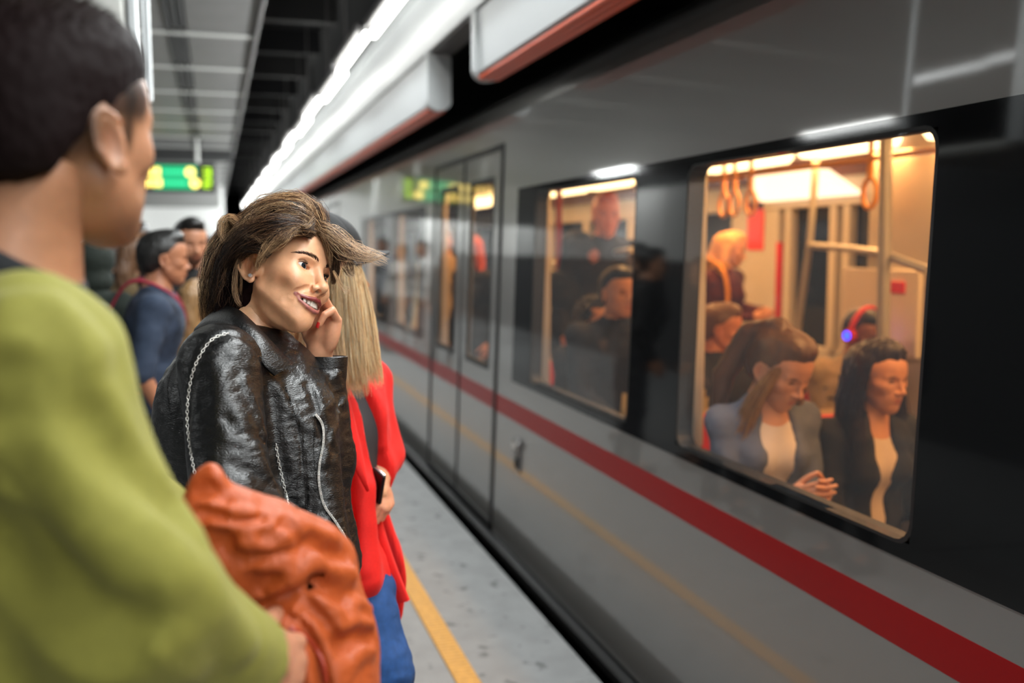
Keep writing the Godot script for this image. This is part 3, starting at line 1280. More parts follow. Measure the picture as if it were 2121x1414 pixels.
func hand_piece(kind: String, w: Vector3, f: Vector3, n: Vector3, right: bool, size := 1.0) -> Array:
	f = f.normalized()
	n = (n - f * n.dot(f)).normalized()
	var t := f.cross(n) * (1.0 if right else -1.0)
	var curls := {"relaxed": [[0.3, 0.36, 0.42, 0.46], [0.3, 0.25]], "grip": [[1.15, 1.2, 1.25, 1.3], [1.1, 0.7]], "flat": [[0.12, 0.1, 0.12, 0.16], [0.15, 0.2]]}
	var c: Array = curls[kind]
	return [null, 0.0, Transform3D(Basis(t * size, f * size, n * size), w), 1, shared("hand " + kind, func(F: Field) -> void: hand(F, Vector3.ZERO, v3(0, 1, 0), v3(0, 0, 1), -1.0, c[0], c[1]), 0.0042)]

# the elbow or knee between a and b
func joint(a: Vector3, b: Vector3, l1: float, l2: float, pole: Vector3) -> Vector3:
	var d := b - a
	var l := clampf(d.length(), absf(l1 - l2) + 0.001, (l1 + l2) * 0.999)
	var u := d.normalized()
	var x := (l1 * l1 - l2 * l2 + l * l) / (2.0 * l)
	var h := sqrt(maxf(l1 * l1 - x * x, 0.0))
	var p := (pole - u * pole.dot(u)).normalized()
	return a + u * x + p * h

func facing(deg: float) -> float:
	# 0 faces right in the picture, 90 towards us, -90 away, 180 left
	var a := deg_to_rad(deg)
	var d := v3(0.9585, 0, 0.2852) * cos(a) + v3(-0.2852, 0, 0.9585) * sin(a)
	return atan2(d.x, d.z)

func hair_field(F: Field, style: String) -> void:
	F.ell(v3(0, 0.036, -0.018), v3(0.081, 0.085, 0.101), 0.01)
	F.ell(v3(0, -0.015, -0.06), v3(0.066, 0.07, 0.052), 0.03)
	F.ell(v3(0, 0.09, 0.03), v3(0.055, 0.035, 0.055), 0.03)
	F.ell(v3(0, -0.045, 0.085), v3(0.068, 0.105, 0.075), 0.012, Basis(), true)
	for s in [-1.0, 1.0]:
		F.ell(v3(0.078 * s, -0.03, 0.005), v3(0.02, 0.045, 0.03), 0.01, Basis(), true)
	F.box(v3(0, -0.16, -0.02), v3(0.2, 0.085, 0.2), 0.02, 0.015, Basis(), true)
	F.noise = FastNoiseLite.new()
	F.noise.frequency = 1.0
	F.noise.fractal_octaves = 2
	F.noise_scale = v3(60, 22, 60)
	F.noise_amp = 0.0035
	if style == "long" or style == "curly":
		for s in [-1.0, 1.0]:
			F.chain([v3(0.06 * s, 0.05, -0.02), v3(0.08 * s, -0.05, -0.03), v3(0.088 * s, -0.16, -0.03), v3(0.085 * s, -0.27, 0.0)], [0.03, 0.03, 0.035, 0.02], 0.03)
		F.chain([v3(0, 0.02, -0.085), v3(0, -0.1, -0.105), v3(0, -0.2, -0.10), v3(0, -0.3, -0.085)], [0.05, 0.055, 0.055, 0.035], 0.04)
		F.noise_amp = 0.008 if style == "long" else 0.016
		F.noise_scale = v3(45, 9, 45) if style == "long" else v3(40, 30, 40)
	elif style == "bun":
		F.ell(v3(0, 0.085, -0.085), v3(0.045, 0.042, 0.042), 0.012)
	elif style == "pony":
		F.ell(v3(0, 0.10, -0.055), v3(0.035, 0.035, 0.035), 0.012)
		F.chain([v3(0, 0.10, -0.08), v3(-0.02, 0.04, -0.145), v3(-0.05, -0.12, -0.15), v3(-0.07, -0.30, -0.08)], [0.025, 0.034, 0.036, 0.012], 0.02)
		F.noise_scale = v3(50, 14, 50)
	elif style == "quiff":
		F.ell(v3(0, 0.105, 0.04), v3(0.05, 0.024, 0.05), 0.02)
	elif style == "hood":
		F.ell(v3(0, 0.03, -0.02), v3(0.105, 0.115, 0.12), 0.02)
		F.ell(v3(0, -0.09, -0.03), v3(0.1, 0.08, 0.1), 0.03)
		F.ell(v3(0, -0.02, 0.10), v3(0.07, 0.1, 0.08), 0.02, Basis(), true)

# a whole person from a few words; returns the node, its skeleton in the meta-free dictionary 'sk'
func person(o: Dictionary) -> Dictionary:
	var man: bool = o.get("man", true)
	var H: float = o.get("h", 1.76 if man else 1.66)
	var s := H / 1.72
	var sit: bool = o.get("sit", false)
	var at_: Vector3 = o.at
	var n := thing("person", o.label, "person", at_, o.get("group", ""))
	n.rotation.y = o.get("yaw", facing(o.get("face", 0.0)))
	var wide := 0.185 * s if man else 0.163 * s
	var lean := deg_to_rad(o.get("lean", 4.0))
	var P := v3(0, 0.55 if sit else 0.93 * s, 0)
	var up := v3(0, cos(lean), sin(lean))
	var nb := P + up * 0.51 * s
	var sc := P + up * 0.465 * s
	var hd: Array = o.get("head", [0.0, 0.0, 0.0])
	var hb := Basis(Vector3.UP, deg_to_rad(hd[0])) * Basis(Vector3.RIGHT, deg_to_rad(hd[1])) * Basis(Vector3.BACK, deg_to_rad(hd[2]))
	var hz: float = s * o.get("head_size", 1.0)
	var neck_top := nb + up * 0.055 * s + v3(0, 0.02, 0.005)
	var ho := neck_top + hb * v3(0, 0.085, 0.028) * s
	var HT := Transform3D(hb.scaled(Vector3.ONE * hz), ho)
	var skin: Color = o.get("skin", Color(0.80, 0.58, 0.45))
	var B := Field.new()       # the body, one surface
	B.base = Color.WHITE
	B.cap(ho + hb * v3(0, -0.05, -0.025) * s, nb, 0.05 * s, 0.056 * s, 0.03)
	B.cap(nb, sc - up * 0.04, 0.06 * s, 0.085 * s, 0.05)
	B.ell(sc - up * 0.08 * s, v3(wide * 0.95, 0.13 * s, 0.10 * s), 0.05)
	B.ell(P + up * 0.12 * s, v3(wide * 0.8, 0.17 * s, 0.09 * s), 0.05)
	B.ell(P, v3(0.155 * s, 0.10 * s, 0.11 * s), 0.04)
	var T := Field.new()       # the top
	T.base = Color.WHITE
	var bulk: float = o.get("bulk", 1.0)
	T.ell(sc - up * 0.085 * s, v3(wide * 1.12 * bulk, 0.16 * s, 0.125 * s * bulk), 0.05)
	T.ell(P + up * 0.13 * s, v3(wide * 0.98 * bulk, 0.21 * s, 0.118 * s * bulk), 0.06)
	T.ell(P + up * -0.02 * s, v3(0.178 * s * bulk, 0.13 * s, 0.135 * s * bulk), 0.05)
	T.cap(nb + up * 0.015, sc - up * 0.06, 0.064 * s, 0.09 * s, 0.05)
	if o.has("open"):
		var sh := Field.new()       # what shows between the open fronts
		sh.base = Color.WHITE
		sh.ell(sc - up * 0.09 * s, v3(wide * 0.98, 0.15 * s, 0.113 * s), 0.05)
		sh.ell(P + up * 0.13 * s, v3(wide * 0.85, 0.22 * s, 0.108 * s), 0.06)
		if not man:
			for g in [-1.0, 1.0]:
				sh.ell(sc + v3(0.065 * g, -0.13, 0.075) * s, v3(0.06, 0.058, 0.045) * s, 0.04)
		sculpt("shirt", [[sh, 0.013, Transform3D(), 1]], tone(o.open, 0.85), n)
	if not man:
		for g in [-1.0, 1.0]:
			T.ell(sc + v3(0.065 * g, -0.13, 0.085) * s, v3(0.06, 0.058, 0.045) * s, 0.04)
	if o.has("open"):
		var oc := sc - up * 0.16 * s + v3(0, 0, 0.14)
		T.box(oc, v3(o.get("open_w", 0.045), 0.30, 0.09) * s, 0.02, 0.02, Basis(), true)
		T.box(oc + up * 0.16 * s, v3(o.get("open_w", 0.045) + 0.012, 0.10, 0.09) * s, 0.02, 0.02, Basis(), true)
	var hands := []
	var sh_r: float = 0.061 * s * bulk if man else 0.052 * s * bulk
	for g in [-1.0, 1.0]:
		var S := sc + v3(wide * g, -0.005, -0.005)
		var key := "left" if g > 0 else "right"
		var W: Vector3 = S + v3(0.07 * g, -0.50 * s, 0.06)
		if sit:
			W = v3(0.10 * g, 0.64, 0.30)
		if o.has(key):
			W = o[key]
			if (W - S).length() > 0.535 * s:
				W = S + (W - S).normalized() * 0.535 * s
		var pole: Vector3 = o.get("pole_" + key, v3(0.35 * g, -0.5, -0.7))
		var E := joint(S, W, 0.285 * s, 0.255 * s, pole)
		B.cap(S, E, 0.046 * s, 0.038 * s, 0.03)
		B.cap(E, W, 0.037 * s, 0.025 * s, 0.02)
		T.cap(sc - up * 0.02 + v3(wide * 0.5 * g, 0, 0), S, 0.06 * s, sh_r, 0.05)
		T.cap(S, E, sh_r, sh_r * 0.85, 0.03)
		if not o.get("short_sleeves", false):
			T.cap(E, W - (W - E).normalized() * 0.012, sh_r * 0.86, 0.036 * s, 0.03)
		var fd := (W - E).normalized()
		var nrm: Vector3 = o.get("palm_" + key, v3(-g, 0.1, -0.2))
		hands.append(hand_piece(o.get("grip_" + key, "relaxed"), W, fd, nrm, g < 0, s * (1.0 if man else 0.9)))
		o["E_" + key] = E
		o["S_" + key] = S
		o["W_" + key] = W
	var L := Field.new()       # trousers or skirt
	L.base = Color.WHITE
	var K := Field.new()       # shoes
	K.base = Color.WHITE
	L.ell(P + v3(0, -0.02, 0), v3(0.17, 0.12, 0.125) * s, 0.04)
	for g in [-1.0, 1.0]:
		var hip := P + v3(0.085 * g * s, -0.03, 0)
		var kn := v3(0.10 * g, 0.49 * s, 0.03)
		var an := v3((0.11 + 0.01 * g) * g, 0.09, -0.02 + o.get("stride", 0.04) * g)
		if sit:
			kn = v3(0.12 * g, 0.53, 0.43)
			an = v3(0.12 * g, 0.10, 0.46)
		B.cap(hip, kn, 0.072 * s, 0.048 * s, 0.03)
		B.cap(kn, an, 0.048 * s, 0.03 * s, 0.03)
		B.cap(an, an + v3(0.02 * g, -0.05, 0.14), 0.032, 0.02, 0.02)
		L.cap(hip, kn, 0.092 * s, 0.066 * s, 0.04)
		L.cap(kn, an + v3(0, 0.01, 0), 0.064 * s, 0.048 * s, 0.03)
		K.cap(an + v3(0, -0.045, -0.045), an + v3(0.015 * g, -0.05, 0.15), 0.038, 0.034, 0.02)
		K.cap(an + v3(0, 0.0, 0), an + v3(0, -0.04, 0.02), 0.042, 0.045, 0.02)
	var low := 0.0
	K.box(v3(0, -0.16 + low, 0), v3(2, 0.165, 2), 0.001, 0.004, Basis(), true)
	for F in [T, L]:
		F.noise = FastNoiseLite.new()
		F.noise.seed = o.get("seed", 3)
		F.noise.frequency = 1.0
		F.noise.fractal_octaves = 2
		F.noise_scale = v3(9, 12, 9)
		F.noise_amp = 0.008
	var pieces := [[B, 0.017, Transform3D(), 1], head_piece("bearded" if o.get("beard", false) else ("man" if man else "woman"), HT)]
	pieces.append_array(hands)
	sculpt("body", pieces, tone(skin), n)
	var hair: Array = o.get("hair", ["short", Color(0.1, 0.08, 0.07)])
	var hf := "hair " + str(hair[0])
	var hs: String = hair[0]
	sculpt("hood" if hs == "hood" else "hair", [[null, 0.0, HT, 1, shared(hf, func(F: Field) -> void: hair_field(F, hs), 0.007)]], tone(hair[1], 0.85 if hs == "hood" else 0.45), n)
	sculpt(o.get("top_name", "jacket"), [[T, 0.016, Transform3D(), 1]], tone(o.top, 0.86), n)
	sculpt(o.get("bottom_name", "trousers"), [[L, 0.018, Transform3D(), 1]], tone(o.get("bottom", Color(0.12, 0.13, 0.16)), 0.86), n)
	sculpt("shoes", [[K, 0.012, Transform3D(), 1]], tone(o.get("shoes", Color(0.1, 0.1, 0.1)), 0.6), n)
	o.node = n
	o.HT = HT
	o.sc = sc
	o.P = P
	o.top_field = T
	o.up = up
	return o

# the first point of a field met along the line of sight through a pixel
func hit(F: Field, px: float, py: float, from := 0.4, to := 4.0) -> Vector3:
	var all := PackedInt32Array()
	for q in range(0, F.D.size(), 20):
		all.append(q)
	var r := at(px, py, 1.0) - eye
	var d := from
	while d < to:
		var p := eye + r * d
		var e := F.ev(p.x, p.y, p.z, all)
		if e < 0.0006:
			return p
		d += maxf(e * 0.7, 0.0005) / r.length()
	return eye + r * to

func hits(F: Field, px: Array, lift := 0.0) -> Array:
	var out := []
	for q in px:
		var p := hit(F, q[0], q[1])
		out.append(p + (eye - p).normalized() * lift)
	return out

func world_sculpt(called: String, pieces: Array, m: Material, parent: Node) -> MeshInstance3D:
	var mi := sculpt(called, pieces, m, parent)
	mi.set_meta("world_space", true)
	return mi

# a mesh built in the place's own coordinates, put under a thing that stands elsewhere
func world_obj(called: String, b: Build, m: Material, parent: Node) -> MeshInstance3D:
	var inv := global_of(parent).affine_inverse()
	b.P = inv * b.P
	b.N = Transform3D(inv.basis, Vector3.ZERO) * b.N
	return obj(called, b, m, parent)

# ---------------------------------------------------------------- the station
func slab(called: String, lo: Vector3, hi: Vector3, m: Material, parent: Node = self, ch := 0.002) -> MeshInstance3D:
	var b := Build.new()
	var c := (lo + hi) * 0.5
	b.box(Vector3.ZERO, hi - lo, Basis(), ch)
	return obj(called, b, m, parent, c)

func station() -> void:
	var z1 := 16.0
	var z0 := -46.0
	var fl := slab("floor", v3(-4.0, -0.3, z0), v3(1.322, 0, z1), M.asphalt)
	struct(fl, "worn grey asphalt floor of the underground platform", "floor")
	var line := Build.new()
	# the yellow safety strip: cast plates with fine cross ribs
	for i in 1050:
		var z := -1.0 - i * 0.03
		line.box(v3(0.85, 0.003, z - 0.0145), v3(0.088, 0.012, 0.0275), Basis(), 0.003)
	var strip := obj("safety_strip", line, M.yellow, fl, v3(0, 0.15, 19.5))
	strip.position = -fl.position
	strip.set_meta("label", "ribbed yellow safety line")
	strip.set_meta("kind", "stuff")
	var bed := slab("trim_1", v3(1.322, -1.35, z0), v3(5.6, -1.1, z1), M.dark_concrete)
	struct(bed)
	struct(slab("wall_edge", v3(1.2, -1.35, z0), v3(1.318, -0.302, z1), M.dark_concrete))
	struct(slab("wall_tunnel", v3(5.4, -1.1, z0), v3(5.6, 4.4, z1), M.tunnel))
	struct(slab("wall_end", v3(-4.2, -0.3, -30.2), v3(0.30, 3.3, -30.0), M.white_wall))
	struct(slab("wall_back", v3(-4.2, -0.3, z1), v3(5.6, 4.4, z1 + 0.2), M.grey_wall))
	var wl := slab("wall_left", v3(-4.2, -0.3, z0), v3(-4.0, 4.4, z1), M.dark_wall)
	struct(wl)
	# bright wall panels above head height along the left wall
	for i in 11:
		var p := slab("wall_panel", v3(-3.99, 1.75, -14.8 - i * 2.9), v3(-3.95, 2.95, -11.95 - i * 2.9), M.white_wall, wl)
		p.position -= wl.position
	# ceiling: metal panels between pale cross rails, a field of dark slats on its left
	var ce := slab("ceiling", v3(-4.2, 3.34, z0), v3(0.36, 3.5, z1), M.black_void)
	struct(ce, "grey metal ceiling with pale cross rails", "ceiling")
	for i in 36:
		var za := 15.725 - i * 1.625
		var zb := za - 1.55
		if zb < z0:
			break
		for seg in [[-4.1, -2.2], [-2.18, -0.32], [-0.16, 0.355]]:
			var p := slab("ceiling_panel", v3(seg[0], 3.3, zb), v3(seg[1], 3.335, za), M.ceiling_metal, ce)
			p.position -= ce.position
		var r := slab("ceiling_rail", v3(-4.1, 3.285, zb - 0.07), v3(0.36, 3.335, zb - 0.005), M.ceiling_light, ce)
		r.position -= ce.position
		for k in 3:
			var s := slab("ceiling_slat", v3(-0.315 + k * 0.053, 3.292, zb), v3(-0.285 + k * 0.053, 3.33, za), M.slat, ce)
			s.position -= ce.position
	# edge profile of the ceiling, then the dark recess above the platform edge
	struct(slab("trim_2", v3(0.36, 3.27, z0), v3(0.385, 4.0, z1), M.grey_metal))
	var rec := slab("trim_3", v3(0.385, 4.0, z0), v3(5.6, 4.4, z1), M.black_void)
	struct(rec, "dark recess in the ceiling above the platform edge", "recess")
	for i in 30:
		var p := slab("beam", v3(0.39, 3.72, 3.0 - i * 1.625), v3(1.2, 3.98, 3.12 - i * 1.625), M.slat if i % 2 == 0 else M.black_void, rec)
		p.position -= rec.position
	# a low bulkhead across the platform at the far end of the hall
	var bh := slab("trim_4", v3(-4.0, 2.30, -19.6), v3(0.12, 3.3, -19.3), M.grey_wall)
	struct(bh)
	struct(slab("trim_5", v3(-4.0, 3.12, -19.28), v3(0.36, 3.29, -18.9), M.slat))
	# white light beam over the edge, running on, with the tubes beside it
	var beam := Build.new()
	beam.prism(PackedVector2Array([Vector2(1.25, 2.75), Vector2(1.30, 2.75), Vector2(1.42, 2.80), Vector2(1.42, 3.16), Vector2(1.20, 3.16), Vector2(1.20, 3.11), Vector2(1.25, 3.11)]), -44.0, 6.5)
	var lb := obj("light_beam", beam, M.white_panel)
	tag(lb, "long white beam above the platform edge, lit by the tubes beside it", "beam")
	for i in 13:
		var hang := Build.new()
		hang.rod(v3(1.33, 3.15, 4.0 - i * 3.6), v3(1.33, 4.0, 4.0 - i * 3.6), 0.012)
		obj("hanger", hang, M.black_metal, lb)
	var under := slab("underside", v3(1.26, 2.735, -44.0), v3(1.40, 2.752, 6.5), M.grey_metal, lb)
	under.position -= lb.position
	# tubes: overlapping in a row on a slim batten
	var words := ["nearest of the row over the platform edge", "second nearest over the platform edge", "third nearest over the platform edge", "fourth nearest over the platform edge", "fifth nearest over the platform edge"]
	for i in 33:
		var za := 13.35 - i * 1.55
		var x := 1.035 + (0.02 if i % 2 == 0 else -0.02)
		var nearness := i - 12
		var lab := "glowing white fluorescent tube farther down the row above the platform edge"
		if nearness >= 0 and nearness < 5:
			lab = "glowing white fluorescent tube, " + words[nearness]
		elif nearness < 0:
			lab = "glowing white fluorescent tube over the edge behind the waiting man"
		var t := thing("fluorescent_tube", lab, "lamp", v3(x, 3.0, za - 0.775), "tubes in the row above the platform edge")
		var b := Build.new()
		b.tube(PackedVector3Array([v3(0, 0, 0.79), v3(0, 0, 0.76), v3(0, 0, -0.76), v3(0, 0, -0.79)]), PackedFloat32Array([0.02, 0.028, 0.028, 0.02]), 7)
		obj("glass_tube", b, M.tube, t)
		var h := Build.new()
		h.box(v3(-0.045, 0.055, 0), v3(0.05, 0.05, 1.5), Basis(), 0.008)
		h.rod(v3(-0.045, 0.08, 0), v3(-0.045, 1.0, 0), 0.008)
		for s in [-0.74, 0.74]:
			h.box(v3(-0.02, 0.03, s), v3(0.05, 0.07, 0.04), Basis(), 0.006)
		obj("batten", h, M.grey_metal, t)
		lamp(t, "light", v3(0, -0.04, 0), v3(-1.35, -1, 0), Vector2(0.06, 1.5), EDGE_LIGHT, Color(0.98, 1.0, 1.0))
	# a second row of lamps along the middle of the hall, left of the picture
	for q in [[-3.45, -29.0], [-3.45, -22.5], [-3.45, -16.0], [-3.45, -9.5], [-3.45, -3.0], [-3.45, 3.5], [-3.45, 10.0], [-1.2, 6.4], [-1.2, 10.4]]:
		var lab := "long white ceiling lamp along the left side of the platform"
		if q[0] > -2.0:
			lab = "white ceiling lamp over the middle of the platform behind the camera"
		elif q[1] == -9.5:
			lab = "long white ceiling lamp mirrored in the train above the large window"
		var t := thing("ceiling_lamp", lab, "lamp", v3(q[0], 3.28, q[1]), "ceiling lamps of the hall")
		var b := Build.new()
		b.box(v3(0, -0.045, 0), v3(0.12, 0.02, 1.6), Basis(), 0.006)
		obj("diffuser", b, M.tube, t)
		var h := Build.new()
		h.box(v3(0, -0.015, 0), v3(0.16, 0.035, 1.66), Basis(), 0.006)
		obj("housing", h, M.ceiling_light, t)
		lamp(t, "light", v3(0, -0.062, 0), v3(0, -1, 0), Vector2(0.12, 1.6), (HALL_LIGHT * (3.0 if q[1] < -12.0 else 1.0)) if q[0] < -2.0 else FRONT_LIGHT, Color(0.98, 1.0, 1.0))
	# hanging boxes with orange undersides below the beam
	for q in [[-43.0, -5.95, "long white box with an orange underside above the platform edge, its rounded end towards us"], [-4.83, 0.6, "white box with an orange underside at the top of the picture, nearest over the edge"]]:
		var t := thing("fascia_box", q[2], "sign box", v3(1.31, 2.41, q[1]), "white boxes hanging above the platform edge")
		var ln: float = q[1] - q[0]
		var b := Build.new()
		b.box(v3(0, 0.17, -ln * 0.5), v3(0.12, 0.305, ln - 0.02), Basis(), 0.01)
		obj("box", b, M.white_panel, t)
		var o := Build.new()
		for k in 3:
			o.box(v3(-0.036 + k * 0.036, 0.004, -ln * 0.5), v3(0.034, 0.03, ln - 0.06), Basis(), 0.010)
		obj("orange_underside", o, M.orange_trim, t)
		for e in [0.0, -ln]:
			var c := Build.new()
			var prof := PackedVector2Array()
			for k in 9:
				var a := PI + PI * k / 8.0
				prof.append(Vector2(cos(a) * 0.072, -0.01 + 0.05 + sin(a) * 0.05))
			prof.append(Vector2(0.072, 0.30))
			prof.append(Vector2(0.05, 0.322))
			prof.append(Vector2(-0.072, 0.322))
			c.prism(prof, e - 0.035, e + 0.035)
			obj("end_cap", c, M.white_panel, t)
	# departure board hanging over the platform
	var bd := thing("departure_board", "black hanging departure board with yellow, green and lime lights", "display", v3(-0.83, 2.45, -17.0))
	slab("housing", v3(-0.88, 0, -0.12), v3(0.88, 0.47, 0.0), M.black_metal, bd)
	var q := Build.new()
	for row in 2:
		for k in 9:
			q.box(v3(-0.68 + k * 0.087 - (0.0 if row == 0 else 0.02), 0.145 + row * 0.175, 0.006), v3(0.07, 0.13, 0.012), Basis(), 0.004)
		q.tube(PackedVector3Array([v3(0.49 + 0.07 * (1 - row), 0.145 + row * 0.175, 0.0), v3(0.49 + 0.07 * (1 - row), 0.145 + row * 0.175, 0.014)]), PackedFloat32Array([0.075, 0.075]), 20)
	obj("yellow_text", q, M.led_yellow, bd)
	q = Build.new()
	q.box(v3(0.26, 0.235, 0.003), v3(0.66, 0.38, 0.006), Basis(), 0.002)
	obj("green_field", q, M.led_green, bd)
	q = Build.new()
	for row in 2:
		for k in 7:
			q.box(v3(0.10 + k * 0.05, 0.145 + row * 0.175, 0.007), v3(0.03, 0.06, 0.008), Basis(), 0.003)
	obj("pale_text", q, M.led_pale, bd)
	q = Build.new()
	for row in 2:
		for s in [[0, 0.06, 0.075, 0.02], [0, 0.0, 0.075, 0.02], [0, -0.06, 0.075, 0.02], [0.035, 0.03, 0.02, 0.06], [-0.035 if row == 0 else 0.035, -0.03, 0.02, 0.06]]:
			q.box(v3(0.745 + s[0] * 1.4, 0.145 + row * 0.175 + s[1], 0.006), v3(s[2] * 1.6, s[3] * 1.3, 0.012), Basis(), 0.003)
	obj("lime_number", q, M.led_lime, bd)
	for x in [-0.6, 0.6]:
		q = Build.new()
		q.rod(v3(x, 0.46, -0.06), v3(x, 0.85, -0.06), 0.03)
		obj("hanger", q, M.ceiling_light, bd)
	# hanging information case at the upper left
	var cs := thing("information_case", "pale hanging information case with a glazed side, behind the man's head", "sign", v3(-0.62, 2.15, -3.9))
	slab("body", v3(-0.45, 0.0, -0.4), v3(0.37, 1.1, 0.4), M.ceiling_light, cs, 0.02)
	slab("frame", v3(0.372, 0.02, 0.30), v3(0.40, 1.1, 0.40), M.white_panel, cs, 0.006)
	slab("side_pane", v3(0.372, 0.05, -0.38), v3(0.385, 1.1, 0.29), M.band, cs, 0.004)
	slab("trim", v3(0.372, 0.02, -0.42), v3(0.40, 1.1, -0.385), M.white_panel, cs, 0.006)
	var em := Build.new()
	em.tube(PackedVector3Array([v3(0.27, 0.36, 0.395), v3(0.27, 0.36, 0.412)]), PackedFloat32Array([0.045, 0.045]), 24)
	obj("orange_emblem", em, M.orange_trim, cs)
	for x in [-0.3, 0.25]:
		var rd := Build.new()
		rd.rod(v3(x, 1.08, 0), v3(x, 1.16, 0), 0.02)
		obj("hanger", rd, M.grey_metal, cs)

# a light just in front of a glowing face, of its size and colour
func lamp(parent: Node, called: String, where: Vector3, towards: Vector3, size: Vector2, energy: float, col: Color) -> void:
	var l := AreaLight3D.new()
	l.name = called
	l.area_size = size
	l.light_energy = energy
	l.light_color = col
	l.shadow_enabled = true
	l.set("area_range", 14.0)
	l.set("area_attenuation", 2.0)
	parent.add_child(l, true)
	l.transform = Transform3D(Basis.looking_at(towards.normalized(), Vector3.BACK if absf(towards.normalized().z) < 0.9 else Vector3.UP), where)

# ---------------------------------------------------------------- the train
func side_x(y: float) -> float:
	return 1.47 + 0.036 * y

# where the line of sight through a pixel crosses the plane x = X
func on_x(px: float, py: float, X: float) -> Vector3:
	var r := at(px, py, 1.0) - eye
	return eye + r * (X / r.x)

# a plate of the car's side between heights and places along it, its face at depth 'out' in front of the side
func plate(b: Build, y0: float, y1: float, za: float, zb: float, out := 0.0, thick := 0.03) -> void:
	var lo := minf(za, zb)
	var hi := maxf(za, zb)
	var c := []
	for y in [y0, y1]:
		var x := side_x(y) - out
		c.append_array([v3(x, y, hi), v3(x + thick, y, hi), v3(x + thick, y, lo), v3(x, y, lo)])
	b.hexa(c)

# a rounded frame or pane outline on the side
func round_rect(y0: float, y1: float, za: float, zb: float, r: float, n := 5) -> Array:
	var lo := minf(za, zb)
	var hi := maxf(za, zb)
	var pts := []
	for q in [[hi - r, y1 - r, 0.0], [lo + r, y1 - r, 1.0], [lo + r, y0 + r, 2.0], [hi - r, y0 + r, 3.0]]:
		for k in n:
			var a: float = PI * 0.5 * (q[2] + float(k) / (n - 1))
			pts.append(Vector2(q[0] + cos(a) * r, q[1] + sin(a) * r))
	return pts

func rim(b: Build, outer: Array, inner: Array, out: float, depth: float) -> void:
	var n := outer.size()
	for i in n:
		var j := (i + 1) % n
		var o0: Vector2 = outer[i]
		var o1: Vector2 = outer[j]
		var i0: Vector2 = inner[i]
		var i1: Vector2 = inner[j]
		var f := func(p: Vector2, d: float) -> Vector3: return v3(side_x(p.y) - out + d, p.y, p.x)
		b.quad(f.call(o0, 0.0), f.call(o1, 0.0), f.call(i1, 0.0), f.call(i0, 0.0))
		b.fix(b.I.size() - 6, v3(-1, 0, 0))
		b.quad(f.call(i0, 0.0), f.call(i1, 0.0), f.call(i1, depth), f.call(i0, depth))
		var mid: Vector2 = (i0 + i1) * 0.5
		var cen := Vector2.ZERO
		for p in inner:
			cen += p / n
		var inward := cen - mid
		b.fix(b.I.size() - 6, v3(0, inward.y, inward.x))
		b.quad(f.call(o0, 0.0), f.call(o1, 0.0), f.call(o1, depth), f.call(o0, depth))
		b.fix(b.I.size() - 6, v3(0, -inward.y, -inward.x))

func pane(b: Build, pts: Array, out: float) -> void:
	var cen := Vector2.ZERO
	for p in pts:
		cen += p / pts.size()
	for i in pts.size():
		var p: Vector2 = pts[i]
		var q: Vector2 = pts[(i + 1) % pts.size()]
		var a := v3(side_x(p.y) - out, p.y, p.x)
		var c := v3(side_x(q.y) - out, q.y, q.x)
		b.tri(a, c, v3(side_x(cen.y) - out, cen.y, cen.x), v3(-1, 0, 0))

func car_door(tr: Node, za: float, zb: float, label: String) -> void:
	# one leaf between z za and zb
	var d := Node3D.new()
	d.name = "door"
	tr.add_child(d, true)
	d.set_meta("label", label)
	var gl := [0.885, 1.99, za - 0.13, zb + 0.13]
	if za < zb:
		gl = [0.885, 1.99, za + 0.13, zb - 0.13]
	var b := Build.new()
	for s in [[0.03, 0.675], [0.775, 0.885], [1.99, 2.13]]:
		plate(b, s[0], s[1], za, zb, 0.0, 0.035)
	plate(b, 0.885, 1.99, za, gl[2], 0.0, 0.035)
	plate(b, 0.885, 1.99, gl[3], zb, 0.0, 0.035)
	obj("leaf", b, M.silver, d)
	b = Build.new()
	plate(b, 0.675, 0.775, za, zb, 0.0005, 0.03)
	obj("red_stripe", b, M.stripe, d)
	b = Build.new()
	var o := round_rect(gl[0] - 0.002, gl[1] + 0.002, gl[2], gl[3], 0.03)
	rim(b, o, round_rect(gl[0] + 0.03, gl[1] - 0.03, gl[2] - 0.03 * signf(gl[2] - gl[3]), gl[3] + 0.03 * signf(gl[2] - gl[3]), 0.05), 0.002, 0.02)
	obj("gasket", b, M.rubber, d)
	b = Build.new()
	pane(b, round_rect(gl[0] + 0.02, gl[1] - 0.02, gl[2], gl[3], 0.05), -0.004)
	obj("pane", b, M.glass, d)

func car_window(tr: Node, za: float, zb: float, label: String) -> void:
	var w := Node3D.new()
	w.name = "window"
	tr.add_child(w, true)
	w.set_meta("label", label)
	var b := Build.new()
	rim(b, round_rect(0.912, 1.868, za + 0.006, zb - 0.006, 0.05), round_rect(0.92, 1.86, za - 0.004, zb + 0.004, 0.05), 0.0016, 0.06)
	obj("frame", b, M.rubber, w)
	b = Build.new()
	pane(b, round_rect(0.92, 1.86, za, zb, 0.05), 0.001)
	obj("pane", b, M.glass, w)

